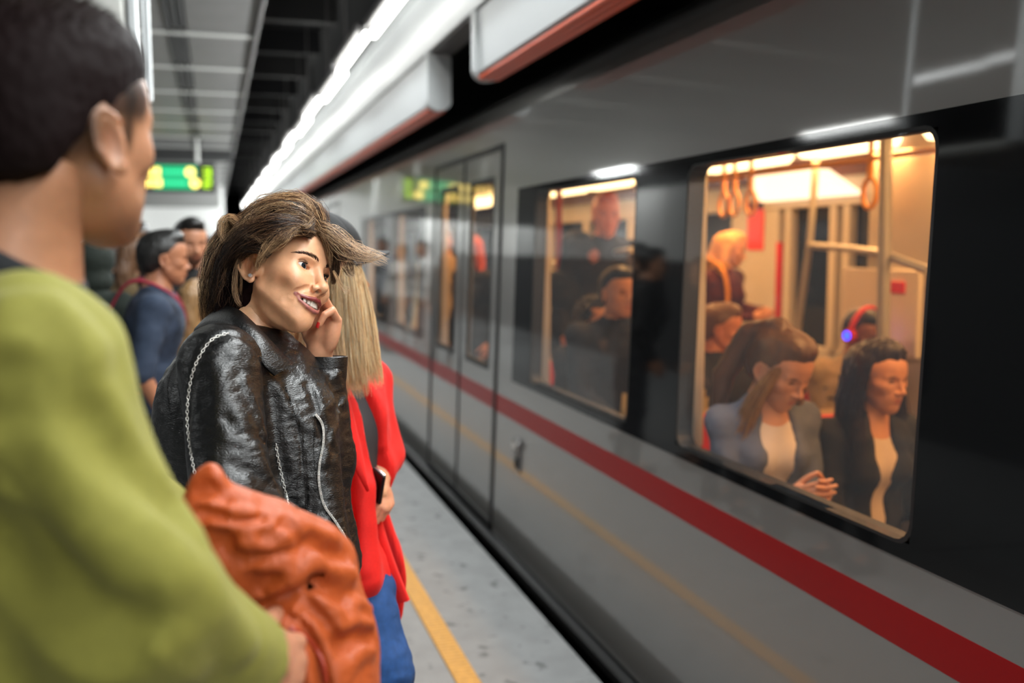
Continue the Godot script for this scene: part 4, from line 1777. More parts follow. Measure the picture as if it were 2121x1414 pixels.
func train() -> void:
	var tr := thing("train_car", "silver underground train car with a red stripe, black window band and lit interior", "train", v3(0, 0, 0))
	var z0 := -40.0
	var z1 := 4.5
	# doors (pairs of leaves) and windows along the car
	var doors := []
	var d0 := -5.37
	for k in [-4, -3, -2, -1, 0, 1]:
		doors.append([d0 + k * 7.65, d0 + k * 7.65 - 1.73])
	var solid := []          # stretches of side between doors
	var from := z1
	doors.reverse()
	for d in doors:
		if d[0] < from:
			solid.append([from, d[0] + 0.03])
			from = d[1] - 0.03
	solid.append([from, z0])
	for s in solid:
		var b := Build.new()
		var h: float = s[0] - s[1]
		if h <= 0:
			continue
		plate(b, -0.02, 0.675, s[0], s[1])
		plate(b, 0.775, 0.88, s[0], s[1])
		obj("side_panel", b, M.silver, tr)
		b = Build.new()
		plate(b, 0.675, 0.775, s[0], s[1], 0.0006)
		obj("red_stripe", b, M.stripe, tr)
	# upper side above windows and doors, rolling over into the roof
	var up := Build.new()
	for s in solid:
		plate(up, 1.897, 2.16, s[0], s[1])
	plate(up, 2.16, 2.30, z1, z0)
	obj("upper_panel", up, M.silver, tr)
	var rf := Build.new()
	var rows := []
	for z in [z1, z0]:
		var row := []
		for q in [[1.5528, 2.30], [1.575, 2.37], [1.63, 2.44], [1.74, 2.52], [1.95, 2.60], [2.3, 2.67], [2.83, 2.70], [3.4, 2.67], [3.75, 2.60], [3.95, 2.5], [4.1, 2.3]]:
			row.append(v3(q[0], q[1], z))
		rows.append(row)
	rf.sheet(rows)
	obj("roof", rf, M.silver, tr)
	# underframe
	var sk := Build.new()
	sk.box(v3(1.62, -0.20, (z0 + z1) * 0.5), v3(0.24, 0.34, z1 - z0), Basis(), 0.01)
	sk.box(v3(1.455, -0.06, (z0 + z1) * 0.5), v3(0.05, 0.05, z1 - z0), Basis(), 0.008)
	sk.box(v3(2.83, -0.5, (z0 + z1) * 0.5), v3(2.0, 0.7, z1 - z0 - 1.0), Basis(), 0.05)
	obj("underframe", sk, M.rubber, tr)
	# the window band
	var bands := [[-7.45, -11.0, [[-7.65, -8.9], [-9.35, -10.7]]], [-15.2, -18.7, [[-15.4, -16.6], [-17.1, -18.4]]], [-22.9, -26.4, [[-23.1, -24.3], [-24.8, -26.1]]], [0.28 - 0.02, -5.05, [[-0.45, -1.45], [-1.867, -3.075], [-3.505, -4.733]]], [4.4, 2.4, [[4.1, 2.7]]]]
	var names := ["farther train window beyond the doors", "far train window down the platform", "far train window down the platform", "large train window", "train window behind the camera"]
	var bn := 0
	for bd in bands:
		var b := Build.new()
		var zt: float = bd[0]
		for w in bd[2]:
			plate(b, 0.88, 1.897, zt, w[0], 0.0015, 0.03)
			plate(b, 0.88, 0.92, w[0], w[1], 0.0015, 0.03)
			plate(b, 1.86, 1.897, w[0], w[1], 0.0015, 0.03)
			zt = w[1]
			var lab: String = names[bn]
			if bn == 3:
				lab = "large train window with seated women behind it" if w[0] == -1.867 else ("train window next to the doors" if w[0] == -3.505 else "train window at the right, out of frame")
			car_window(tr, w[0], w[1], lab)
		plate(b, 0.88, 1.897, zt, bd[1], 0.0015, 0.03)
		obj("window_band", b, M.band, tr)
		bn += 1
		# silver between the band and the next door
	for s in solid:
		var zt: float = s[0]
		for bd in [bands[4], bands[3], bands[0], bands[1], bands[2]]:
			if bd[0] <= s[0] + 0.5 and bd[1] >= s[1] - 0.5:
				if zt - bd[0] > 0.01:
					var b := Build.new()
					plate(b, 0.88, 1.897, zt, bd[0])
					obj("window_post", b, M.silver, tr)
				zt = bd[1]
		if zt - s[1] > 0.01:
			var b := Build.new()
			plate(b, 0.88, 1.897, zt, s[1])
			obj("window_post", b, M.silver, tr)
	# door leaves with black joints, and the door frame
	var dn := 0
	for d in doors:
		if d[0] > z1 or d[1] < z0:
			continue
		var mid: float = (d[0] + d[1]) * 0.5
		var lab := ["train door leaf behind the camera", "train door leaf beside the nearer window", "train door leaf farther down the car", "train door leaf far down the car", "train door leaf far down the car", "train door leaf far down the car"][mini(dn, 5)] as String
		car_door(tr, d[0] - 0.02, mid + 0.018, lab)
		car_door(tr, mid - 0.018, d[1] + 0.02, lab + ", second leaf")
		var b := Build.new()
		plate(b, 0.0, 2.16, d[0] + 0.03, d[0] - 0.02, 0.006, 0.04)
		plate(b, 0.0, 2.16, d[1] + 0.02, d[1] - 0.03, 0.006, 0.04)
		plate(b, 0.03, 2.13, mid + 0.018, mid - 0.018, 0.005, 0.04)
		plate(b, 2.13, 2.16, d[0], d[1], 0.006, 0.04)
		plate(b, -0.02, 0.03, d[0] + 0.03, d[1] - 0.03, 0.006, 0.05)
		obj("door_frame", b, M.rubber, tr)
		dn += 1
	# a recessed latch beside the door, chrome on top
	var la := Node3D.new()
	la.name = "latch"
	tr.add_child(la, true)
	slab("plate", v3(1.478, 0.43, -4.93), v3(1.492, 0.60, -4.83), M.grey_metal, la, 0.006)
	slab("knob", v3(1.462, 0.545, -4.925), v3(1.482, 0.59, -4.84), M.chrome, la, 0.008)
	slab("keyhole", v3(1.468, 0.45, -4.90), v3(1.48, 0.50, -4.86), M.rubber, la, 0.006)
	slab("end_wall", v3(1.56, -0.2, z1 - 0.06), v3(4.15, 2.62, z1), M.silver, tr)
	interior(tr, z0, z1)

func rod_part(called: String, pts: Array, r: float, m: Material, parent: Node, n := 0) -> MeshInstance3D:
	var b := Build.new()
	var p := spline(pts, n if n else maxi(2, (pts.size() - 1) * 6 + 1)) if pts.size() > 2 else PackedVector3Array(pts)
	var rs := PackedFloat32Array()
	rs.resize(p.size())
	rs.fill(r)
	b.tube(p, rs, 10)
	return obj(called, b, m, parent)

func seat(tr: Node, x: float, z: float, turn: float) -> void:
	# a moulded seat: shell, cushion and back; faces +z before it is turned
	var s := Node3D.new()
	s.name = "seat"
	tr.add_child(s, true)
	s.position = v3(x, 0.02, z)
	s.rotation.y = turn
	var b := Build.new()
	var rows := []
	for k in 12:
		var t := k / 11.0
		var row := []
		for j in 9:
			var u := (j / 8.0 - 0.5)
			var w := 0.43 - 0.03 * t
			var y := 0.44 + 0.015 * absf(u) if t < 0.5 else 0.44 + (t - 0.5) * 0.98
			var z2 := 0.22 - t * 0.80 if t < 0.5 else -0.18 - (t - 0.5) * 0.16
			row.append(v3(u * w, y + 0.05 * u * u, z2 + 0.1 * u * u))
		rows.append(row)
	var back := []
	for r in rows:
		var row := []
		for p in r:
			row.append(p + v3(0, -0.03, -0.03))
		back.append(row)
	b.sheet(rows, false, true)
	b.sheet(back, false, false)
	obj("shell", b, M.seat_shell, s)
	b = Build.new()
	b.box(v3(0, 0.462, 0.02), v3(0.38, 0.04, 0.38), Basis(), 0.016)
	obj("cushion", b, M.seat_red, s)
	b = Build.new()
	b.box(v3(0, 0.72, -0.185), v3(0.36, 0.40, 0.045), Basis(Vector3.RIGHT, -0.16), 0.018)
	obj("backrest", b, M.seat_red, s)
	b = Build.new()
	b.box(v3(0, 0.22, -0.02), v3(0.10, 0.43, 0.2), Basis(), 0.02)
	obj("pedestal", b, M.grey_metal, s)

func interior(tr: Node, z0: float, z1: float) -> void:
	slab("car_floor", v3(1.5, -0.03, z0), v3(4.2, 0.02, z1), M.car_floor, tr)
	slab("car_ceiling", v3(1.58, 2.22, z0), v3(4.2, 2.29, z1), M.cream, tr)
	var fw := Build.new()
	# far wall: low panel, posts between dark windows, panel above
	fw.box(v3(4.16, 0.45, (z0 + z1) / 2), v3(0.08, 0.86, z1 - z0), Basis(), 0.01)
	fw.box(v3(4.14, 1.97, (z0 + z1) / 2), v3(0.12, 0.20, z1 - z0), Basis(), 0.01)
	for q in [[1515, 1612], [1624, 1637], [1716, 1730], [1744, 1758], [1827, 1935]]:
		var za := on_x(q[0], 560, 4.1).z
		var zb := on_x(q[1], 560, 4.1).z
		fw.box(v3(4.14, 1.37, (za + zb) * 0.5), v3(0.1, 1.02, zb - za), Basis(), 0.01)
	var zz: float = -2.6
	while zz < z1:
		fw.box(v3(4.14, 1.37, zz), v3(0.1, 1.02, 0.14), Basis(), 0.01)
		zz += 1.4
	zz = -9.5
	while zz > z0:
		fw.box(v3(4.14, 1.37, zz), v3(0.1, 1.02, 0.16), Basis(), 0.01)
		zz -= 1.3
	obj("far_wall", fw, M.cream, tr)
	slab("advert_strip", v3(4.09, 2.07, z0), v3(4.2, 2.22, z1), M.advert, tr)
	slab("far_window", v3(4.15, 0.86, z0), v3(4.17, 1.9, z1), M.band, tr)
	# inner lining round the windows on the near side
	var li := Build.new()
	for s in [[4.4, -0.45], [-1.45, -1.80], [-3.16, -3.44], [-4.80, -5.33], [-7.13, -7.65], [-8.9, -9.35], [-10.7, -13.0]]:
		li.box(v3(1.60, 1.40, (s[0] + s[1]) * 0.5), v3(0.07, 1.64, s[0] - s[1]), Basis(), 0.01)
	li.box(v3(1.59, 0.45, -0.3), v3(0.08, 0.86, 9.2), Basis(), 0.01)
	li.box(v3(1.62, 2.05, -0.3), v3(0.08, 0.34, 9.2), Basis(), 0.01)
	li.box(v3(1.59, 0.45, -11.0), v3(0.08, 0.86, 7.6), Basis(), 0.01)
	li.box(v3(1.62, 2.06, -11.0), v3(0.08, 0.34, 7.6), Basis(), 0.01)
	obj("lining", li, M.cream, tr)
	# near jamb at the left of the large window
	slab("window_jamb", v3(1.60, 0.86, on_x(1422, 640, 1.66).z), v3(1.68, 2.1, on_x(1456, 640, 1.66).z), M.cream, tr, 0.02)
	# strip lamps along the ceiling
	for i in 14:
		var z := 2.2 - i * 1.15
		var b := Build.new()
		b.box(v3(3.3, 2.145, z), v3(0.18, 0.10, 0.98 if i % 3 else 0.8), Basis(), 0.03)
		obj("strip_lamp", b, M.lamp_warm, tr)
		lamp(tr, "strip_light", v3(3.3, 2.08, z), v3(0, -1, 0), Vector2(0.14, 0.95), CAR_LIGHT, Color(1.0, 0.72, 0.42))
		if i % 2 == 0:
			var b2 := Build.new()
			b2.box(v3(2.1, 2.19, z), v3(0.14, 0.06, 0.98), Basis(), 0.02)
			obj("strip_lamp", b2, M.lamp_warm, tr)
			lamp(tr, "strip_light", v3(2.1, 2.15, z), v3(0, -1, 0), Vector2(0.14, 0.95), CAR_LIGHT, Color(1.0, 0.72, 0.42))
	# sloping glowing panel above the far windows
	var pl := on_x(1568, 372, 3.95)
	var pr := on_x(1765, 372, 3.95)
	var g := Build.new()
	g.hexa([v3(3.98, 1.93, pl.z), v3(4.05, 1.93, pl.z), v3(4.05, 1.93, pr.z), v3(3.98, 1.93, pr.z), v3(3.86, 2.12, pl.z), v3(4.05, 2.12, pl.z), v3(4.05, 2.12, pr.z + -0.4), v3(3.86, 2.12, pr.z - 0.4)])
	obj("display_panel", g, M.lamp_panel, tr)
	# poles and rails
	rod_part("grab_pole", [on_x(1692, 300, 3.3), on_x(1690, 340, 3.3), on_x(1676, 510, 3.3), on_x(1652, 690, 3.3), v3(3.3, 0.45, -5.2), v3(3.3, 0.02, -5.2)], 0.021, M.pole, tr)
	rod_part("grab_pole", [on_x(1835, 525, 3.3), on_x(1760, 515, 3.3), on_x(1680, 508, 3.3)], 0.021, M.pole, tr)
	rod_part("grab_pole", [v3(2.6, 2.22, -3.47), v3(2.6, 0.02, -3.40)], 0.027, M.pole, tr)
	rod_part("grab_pole", [on_x(1832, 525, 2.62), on_x(1870, 540, 2.62), on_x(1925, 560, 2.62)], 0.018, M.pole, tr)
	rod_part("grab_pole", [v3(3.6, 1.62, -5.86), v3(3.6, 0.02, -5.86)], 0.024, M.pole_red, tr)
	rod_part("grab_pole", [on_x(1105, 553, 2.5), on_x(1180, 540, 2.5), on_x(1310, 517, 2.5)], 0.02, M.pole, tr)
	rod_part("grab_pole", [v3(2.5, 2.2, -8.2), v3(2.5, 0.02, -8.2)], 0.02, M.pole, tr)
	rod_part("grab_pole", [v3(2.2, 2.2, -6.3), v3(2.2, 0.02, -6.3)], 0.02, M.pole_red, tr)
	# yellow rail with hanging straps
	for zz2 in [on_x(1500, 350, 3.15).z, on_x(1522, 350, 3.15).z, on_x(1556, 350, 3.15).z, on_x(1803, 350, 3.15).z, -3.3]:
		var y := 2.0
		rod_part("strap_bracket", [v3(3.15, 2.2, zz2), v3(3.15, 2.02, zz2)], 0.014, M.strap, tr)
		var b := Build.new()
		var pts := PackedVector3Array()
		var rs := PackedFloat32Array()
		for k in 17:
			var a := TAU * k / 16.0
			pts.append(v3(3.15, 1.86 + cos(a) * 0.075, zz2 + sin(a) * 0.055))
			rs.append(0.013)
		b.tube(pts, rs, 8, false)
		b.box(v3(3.15, 1.98, zz2), v3(0.03, 0.1, 0.035), Basis(), 0.008)
		obj("strap", b, M.strap, tr)
	rod_part("strap_rail", [v3(3.15, 2.03, -7.2), v3(3.15, 2.03, -2.2)], 0.014, M.strap, tr)
	# red notice on the door panel, white route map on a partition, partition by the window's right edge
	var nt := on_x(1565, 470, 4.085)
	slab("notice", v3(4.08, nt.y - 0.18, nt.z - 0.12), v3(4.092, nt.y + 0.2, nt.z + 0.12), M.sticker, tr, 0.002)
	var pa := on_x(1752, 565, 3.3)
	var pb := on_x(1905, 735, 3.3)
	slab("route_map", v3(3.28, pb.y - 0.02, pa.z), v3(3.31, pa.y + 0.03, pb.z), M.paper, tr, 0.006)
	slab("map_corner", v3(3.27, pa.y - 0.09, pb.z - 0.22), v3(3.281, pa.y - 0.03, pb.z - 0.1), M.sticker, tr, 0.002)
	slab("partition", v3(3.32, 0.02, -4.55), v3(3.38, 2.2, -3.0), M.cream, tr, 0.01)
	slab("partition", v3(1.9, 0.4, -5.9), v3(2.4, 0.86, -5.86), M.seat_shell, tr, 0.01)
	# seats: facing along the car
	seat(tr, 1.86, -3.30, 0.0)
	seat(tr, 2.30, -3.15, 0.0)
	seat(tr, 3.10, -4.38, 0.0)
	seat(tr, 2.45, -4.75, 0.0)
	seat(tr, 1.88, -4.20, PI)
	seat(tr, 1.95, -5.15, 0.0)
	seat(tr, 2.4, -5.15, 0.0)
	seat(tr, 3.6, -3.1, 0.0)

func people() -> void:
	smiling_woman()
	man_in_olive()
	woman_in_red()
	crowd()
	passengers()

# people farther along the platform
func crowd() -> void:
	var a := person({"at": spot(303, 1.30, 4.2), "face": -18.0, "man": true, "h": 1.665, "label": "person with short black hair in a dark blue shirt, seen from the side", "hair": ["short", Color(0.07, 0.065, 0.06)], "skin": Color(0.66, 0.44, 0.32), "top": Color(0.17, 0.22, 0.30), "top_name": "shirt", "short_sleeves": true, "head": [8.0, 2.0, 0.0], "bottom": Color(0.10, 0.11, 0.14), "seed": 4})
	backpack(a, Color(0.08, 0.09, 0.13), Color(0.55, 0.10, 0.19), "dark backpack with a red strap on the shoulder of the person in the blue shirt")
	person({"at": spot(388, 1.30, 5.3), "face": 62.0, "man": true, "beard": true, "h": 1.745, "label": "bearded person in a black jacket with a hand at the chin", "hair": ["quiff", Color(0.06, 0.055, 0.05)], "skin": Color(0.72, 0.50, 0.38), "top": Color(0.05, 0.05, 0.055), "head": [8.0, 6.0, 0.0], "right": v3(0.03, 1.38, 0.22), "grip_right": "grip", "palm_right": v3(0.2, -0.3, -1.0), "seed": 5})
	var t := person({"at": spot(392, 1.30, 4.75), "face": -80.0, "man": false, "h": 1.43, "label": "short person with long tan hair and a tan coat before the bearded one", "hair": ["long", Color(0.55, 0.42, 0.27)], "top": Color(0.58, 0.45, 0.27), "top_name": "coat", "seed": 6})
	person({"at": spot(272, 1.30, 5.6), "face": -80.0, "man": false, "h": 1.67, "label": "person with long light brown hair in a beige coat, seen from behind", "hair": ["long", Color(0.40, 0.28, 0.19)], "top": Color(0.50, 0.42, 0.30), "top_name": "coat", "head": [-20.0, 0.0, 0.0], "seed": 7})
	person({"at": spot(183, 1.30, 4.9), "face": -85.0, "man": false, "h": 1.62, "label": "person in a dark green hooded jacket, seen from behind", "hair": ["hood", Color(0.06, 0.10, 0.07)], "top": Color(0.06, 0.10, 0.07), "bulk": 1.15, "seed": 8})
	person({"at": spot(225, 1.30, 6.5), "face": -50.0, "man": false, "h": 1.66, "label": "person with brown hair in dark clothes beside the green hood", "hair": ["long", Color(0.22, 0.14, 0.10)], "top": Color(0.07, 0.075, 0.09), "seed": 9})
	person({"at": spot(285, 1.30, 7.6), "face": -95.0, "man": true, "h": 1.78, "label": "person with dark hair far back, above the long brown hair", "hair": ["short", Color(0.07, 0.06, 0.06)], "top": Color(0.09, 0.09, 0.10), "seed": 10})
	person({"at": spot(432, 1.30, 6.6), "face": 150.0, "man": true, "h": 1.70, "label": "person in black just behind the bearded one's shoulder", "hair": ["short", Color(0.05, 0.05, 0.05)], "top": Color(0.05, 0.05, 0.06), "seed": 11})
	# people mirrored in the train's side
	person({"at": mirrored(800, -16.2), "face": 10.0, "man": true, "h": 1.80, "label": "person in a grey shirt farther along the platform, mirrored in the train", "hair": ["short", Color(0.08, 0.07, 0.06)], "skin": Color(0.6, 0.4, 0.3), "top": Color(0.55, 0.57, 0.6), "top_name": "shirt", "bottom": Color(0.08, 0.09, 0.12), "seed": 12})
	person({"at": mirrored(835, -15.4), "face": 30.0, "man": false, "h": 1.70, "label": "person in a white blouse and pale trousers, mirrored in the train", "hair": ["bun", Color(0.35, 0.22, 0.13)], "top": Color(0.88, 0.87, 0.85), "top_name": "blouse", "bottom": Color(0.74, 0.70, 0.68), "seed": 13})
	var w := person({"at": mirrored(884, -14.6), "face": 0.0, "man": true, "h": 1.78, "label": "person in a pale shirt carrying a red bag, mirrored in the train", "hair": ["short", Color(0.1, 0.07, 0.05)], "top": Color(0.80, 0.80, 0.79), "top_name": "shirt", "bottom": Color(0.70, 0.62, 0.60), "seed": 14})
	backpack(w, Color(0.75, 0.09, 0.09), Color(0.4, 0.05, 0.06), "red bag on the back of the person in the pale shirt")
	person({"at": mirrored(930, -13.5), "face": 60.0, "man": false, "h": 1.68, "label": "person with tan hair in a brown coat, mirrored in the train door", "hair": ["long", Color(0.5, 0.33, 0.2)], "top": Color(0.33, 0.24, 0.16), "top_name": "coat", "seed": 15})

func spot(px: float, y: float, d: float) -> Vector3:
	# the floor below the point seen at pixel column px near eye height, d metres away
	var p := at(px, 540.0, d)
	return v3(p.x, 0.0, p.z)

func mirrored(px: float, z: float) -> Vector3:
	# where somebody stands who is seen at this pixel column in the train's side
	var r := at(px, 540.0, 1.0) - eye
	return v3(3.05 - r.x * (z / r.z), 0.0, z)

func backpack(o: Dictionary, col: Color, strap: Color, label: String) -> void:
	var n := thing("backpack", label, "backpack", o.at + Basis(Vector3.UP, o.node.rotation.y) * v3(0, 1.02, -0.13))
	n.rotation.y = o.node.rotation.y
	var F := Field.new()
	F.base = Color.WHITE
	F.box(v3(0, 0.13, -0.09), v3(0.14, 0.21, 0.075), 0.05, 0.02)
	F.box(v3(0, 0.05, -0.16), v3(0.11, 0.11, 0.035), 0.03, 0.02)
	sculpt("pack", [[F, 0.011, Transform3D(), 1]], tone(col, 0.8), n)
	for s in [-1.0, 1.0]:
		var b := Build.new()
		var rows := []
		var p := spline([v3(0.075 * s, 0.29, -0.03), v3(0.10 * s, 0.415, 0.05), v3(0.125 * s, 0.42, 0.15), v3(0.125 * s, 0.33, 0.265), v3(0.13 * s, 0.16, 0.29), v3(0.15 * s, 0.0, 0.22), v3(0.13 * s, -0.04, 0.0)], 22)
		for q in p:
			rows.append([q + v3(-0.022, 0.004, 0), q + v3(0, 0.012, 0), q + v3(0.022, 0.004, 0), q + v3(0, -0.004, 0)])
		b.sheet(rows, true, s > 0)
		obj("strap", b, tone(strap, 0.8), n)

func seated(px: float, py: float, d: float, o: Dictionary) -> Dictionary:
	var p := at(px, py, d)
	o.sit = true
	o.at = v3(p.x, 0.02 + o.get("raise", 0.0), p.z - 0.05)
	o.yaw = deg_to_rad(o.get("turn", 0.0))
	return person(o)

# people inside the train, seen through its windows
func passengers() -> void:
	var warm := Color(0.80, 0.56, 0.42)
	var g := "passengers in the train"
	var a := seated(1590, 790, 3.36, {"man": false, "label": "passenger with tied-up blonde hair looking down, in a denim jacket", "head": [18.0, 26.0, 0.0], "head_size": 1.14, "open": Color(0.84, 0.78, 0.72), "hair": ["pony", Color(0.36, 0.235, 0.14)], "skin": warm, "top": Color(0.36, 0.38, 0.44), "bottom": Color(0.14, 0.15, 0.2), "left": v3(0.05, 0.80, 0.32), "right": v3(-0.07, 0.80, 0.32), "seed": 21})
	for g2 in [-1.0, 1.0]:
		var b := Build.new()
		var rng := RandomNumberGenerator.new()
		rng.seed = 9
		lock(b, rng, [a.HT * v3(0.055 * g2, 0.03, 0.04), a.HT * v3(0.085 * g2, -0.05, 0.03), a.HT * v3(0.10 * g2, -0.17, 0.03), a.HT * v3(0.115 * g2, -0.30, 0.06), a.HT * v3(0.13 * g2, -0.42, 0.10)], [0.014, 0.026, 0.036, 0.038, 0.020], 260, 0.0013, [lin(0.74, 0.55, 0.33), lin(0.6, 0.42, 0.24)], 0.2, 9)
		obj("hair_strands", b, M.hair, a.node)
	a = seated(1806, 800, 3.45, {"man": false, "label": "passenger with long dark wavy hair in a black jacket by the window's edge", "head": [14.0, 4.0, 0.0], "hair": ["long", Color(0.14, 0.085, 0.06)], "open": Color(0.82, 0.74, 0.66), "open_w": 0.020, "head_size": 1.06, "skin": warm, "top": Color(0.07, 0.07, 0.08), "raise": -0.06, "seed": 22})
	for g4 in [-1.0, 1.0]:
		var b := Build.new()
		var rng := RandomNumberGenerator.new()
		rng.seed = 19
		for q in [0.0, 0.03]:
			lock(b, rng, [a.HT * v3(0.045 * g4, 0.075, 0.02 - q), a.HT * v3(0.088 * g4, 0.0, 0.0 - q), a.HT * v3(0.105 * g4, -0.12, 0.0 - q), a.HT * v3(0.115 * g4, -0.24, 0.03 - q), a.HT * v3(0.12 * g4, -0.34, 0.06 - q)], [0.014, 0.026, 0.034, 0.034, 0.02], 150, 0.0014, [lin(0.17, 0.10, 0.07), lin(0.11, 0.065, 0.05)], 0.3, 10)
		obj("hair_strands", b, M.hair, a.node)
	a = seated(1775, 690, 4.95, {"man": true, "h": 1.72, "label": "passenger with red headphones in a patterned jacket, head bowed", "head": [12.0, 14.0, 0.0], "hair": ["curly" if false else "short", Color(0.05, 0.045, 0.04)], "skin": Color(0.50, 0.30, 0.21), "top": Color(0.56, 0.47, 0.34), "bulk": 1.12, "raise": -0.06, "seed": 23})
	var hb := Build.new()
	var arc := PackedVector3Array()
	var ar := PackedFloat32Array()
	for k in 13:
		var t := PI * k / 12.0
		arc.append(a.HT * v3(cos(t) * 0.092, 0.0 + sin(t) * 0.128, -0.005))
		ar.append(0.014)
	hb.tube(arc, ar, 8)
	obj("headband", hb, M.seat_red, a.node)
	for g3 in [-1.0, 1.0]:
		hb = Build.new()
		hb.tube(PackedVector3Array([a.HT * v3(0.078 * g3, -0.01, -0.005), a.HT * v3(0.108 * g3, -0.01, -0.005)]), PackedFloat32Array([0.036, 0.032]), 14)
		obj("earcup", hb, M.seat_red, a.node)
		hb = Build.new()
		hb.tube(PackedVector3Array([a.HT * v3(0.108 * g3, -0.01, -0.005), a.HT * v3(0.111 * g3, -0.01, -0.005)]), PackedFloat32Array([0.022, 0.022]), 14)
		obj("earcup_light", hb, M.blue_light, a.node)
	# dark patches of the patterned jacket
	var pt := Build.new()
	var rg := RandomNumberGenerator.new()
	rg.seed = 4
	for k in 60:
		var th := rg.randf_range(-PI, PI)
		var yy := rg.randf_range(-0.30, 0.02)
		var c: Vector3 = a.sc + v3(sin(th) * 0.232, yy, cos(th) * 0.152)
		var nn := v3(sin(th), 0.1, cos(th)).normalized()
		var sd := Vector3.UP.cross(nn).normalized()
		pt.box(c, v3(rg.randf_range(0.03, 0.07), rg.randf_range(0.012, 0.022), 0.012), Basis(sd, nn.cross(sd), nn), 0.005)
	var pm := obj("pattern", pt, tone(Color(0.10, 0.085, 0.07), 0.85), a.node)
	pm.set_meta("kind", "stuff")
	seated(1478, 745, 4.75, {"man": true, "h": 1.66, "label": "passenger with short light brown hair in a dark jacket at the window's left edge", "head": [58.0, 8.0, 0.0], "hair": ["short", Color(0.42, 0.28, 0.17)], "skin": Color(0.82, 0.52, 0.36), "top": Color(0.15, 0.14, 0.14), "seed": 24})
	var s := at(1490, 520, 6.79)
	a = person({"at": v3(s.x, 0.02, s.z), "yaw": deg_to_rad(25.0), "man": false, "h": 1.68, "label": "standing passenger with blonde hair and a yellow strap, in a dark red jumper", "head": [35.0, 12.0, 0.0], "hair": ["long", Color(0.80, 0.58, 0.30)], "skin": warm, "top": Color(0.30, 0.06, 0.08), "top_name": "jumper", "bottom": Color(0.70, 0.58, 0.44), "left": v3(0.32, 1.12, 0.14), "right": v3(0.06, 1.10, 0.24), "grip_left": "grip", "seed": 25})
	var sb := Build.new()
	var rows := []
	for q in spline([v3(-0.10, 1.42, -0.10), v3(-0.12, 1.49, 0.0), v3(-0.12, 1.42, 0.12), v3(-0.11, 1.25, 0.16), v3(-0.12, 1.05, 0.15)], 14):
		rows.append([q + v3(-0.025, 0, 0), q + v3(0, 0.006, 0.006), q + v3(0.025, 0, 0), q + v3(0, -0.004, -0.004)])
	sb.sheet(rows, true)
	var bag := thing("shoulder_bag", "yellow bag strap over the shoulder of the standing passenger in dark red", "bag", a.node.position)
	bag.rotation.y = a.node.rotation.y
	obj("strap", sb, M.strap, bag)
	var bf := Field.new()
	bf.base = Color.WHITE
	bf.box(v3(-0.10, 1.10, -0.19), v3(0.10, 0.16, 0.05), 0.03)
	sculpt("pouch", [[bf, 0.012, Transform3D(), 1]], M.strap, bag)
	# second window and door
	s = at(1182, 560, 6.7)
	person({"at": v3(s.x, 0.02, s.z), "yaw": deg_to_rad(30.0), "man": true, "h": 1.66, "label": "standing passenger in black holding the rail, behind the window next to the doors", "hair": ["hood", Color(0.12, 0.12, 0.13)], "skin": Color(0.70, 0.42, 0.30), "top": Color(0.06, 0.06, 0.065), "bulk": 1.15, "right": v3(-0.05, 1.47, 0.20), "grip_right": "grip", "seed": 26})
	s = at(1250, 462, 6.6)
	person({"at": v3(s.x, 0.02, s.z), "yaw": deg_to_rad(-10.0), "man": true, "h": 1.92, "label": "tall red-haired passenger in a dark suit behind the window beside the doors", "hair": ["quiff", Color(0.75, 0.35, 0.12)], "skin": Color(0.85, 0.50, 0.33), "top": Color(0.10, 0.08, 0.07), "seed": 27})
	seated(1225, 745, 5.3, {"man": false, "label": "seated passenger in black low behind the window next to the doors", "head": [30.0, 0.0, 0.0], "hair": ["curly", Color(0.05, 0.045, 0.04)], "skin": warm, "top": Color(0.06, 0.055, 0.05), "seed": 28})
	seated(1275, 690, 4.9, {"man": true, "label": "seated passenger with dark hair at the right of the window next to the doors", "head": [10.0, 0.0, 0.0], "hair": ["short", Color(0.05, 0.04, 0.04)], "skin": warm, "top": Color(0.08, 0.075, 0.075), "raise": 0.12, "seed": 29})
	s = at(985, 560, 7.5)
	person({"at": v3(s.x, 0.02, s.z), "yaw": deg_to_rad(-60.0), "man": false, "h": 1.66, "label": "standing passenger with orange hair in black behind the door glass", "hair": ["long", Color(0.72, 0.26, 0.10)], "skin": warm, "top": Color(0.05, 0.05, 0.055), "bottom": Color(0.05, 0.05, 0.06), "seed": 30})
	s = at(925, 560, 8.2)
	person({"at": v3(s.x, 0.02, s.z), "yaw": deg_to_rad(-40.0), "man": true, "h": 1.74, "label": "standing passenger in a cream top behind the farther door leaf", "hair": ["short", Color(0.2, 0.13, 0.08)], "skin": warm, "top": Color(0.72, 0.62, 0.46), "bottom": Color(0.10, 0.08, 0.07), "seed": 31})

# ---------------------------------------------------------------- the two women and the man in front
func dir_face(deg: float) -> Vector3:
	var a := deg_to_rad(deg)
	return v3(0.9585, 0, 0.2852) * cos(a) + v3(-0.2852, 0, 0.9585) * sin(a)

func floor_under(p: Vector3) -> Vector3:
	return v3(p.x, 0, p.z)

func pts(list: Array) -> Array:
	var out := []
	for q in list:
		out.append(at(q[0], q[1], q[2]))
	return out

# legs, shoes and hips from the pelvis down, in world coordinates
# the point of a head's surface straight in front of or behind p, along z
func onto(F: Field, p: Vector3) -> Vector3:
	var all := PackedInt32Array()
	for q in range(0, F.D.size(), 20):
		all.append(q)
	var z := 0.13
	while z > 0.0:
		var e := F.ev(p.x, p.y, z, all)
		if e < 0.0003:
			break
		z -= maxf(e * 0.6, 0.0004)
	return v3(p.x, p.y, z)

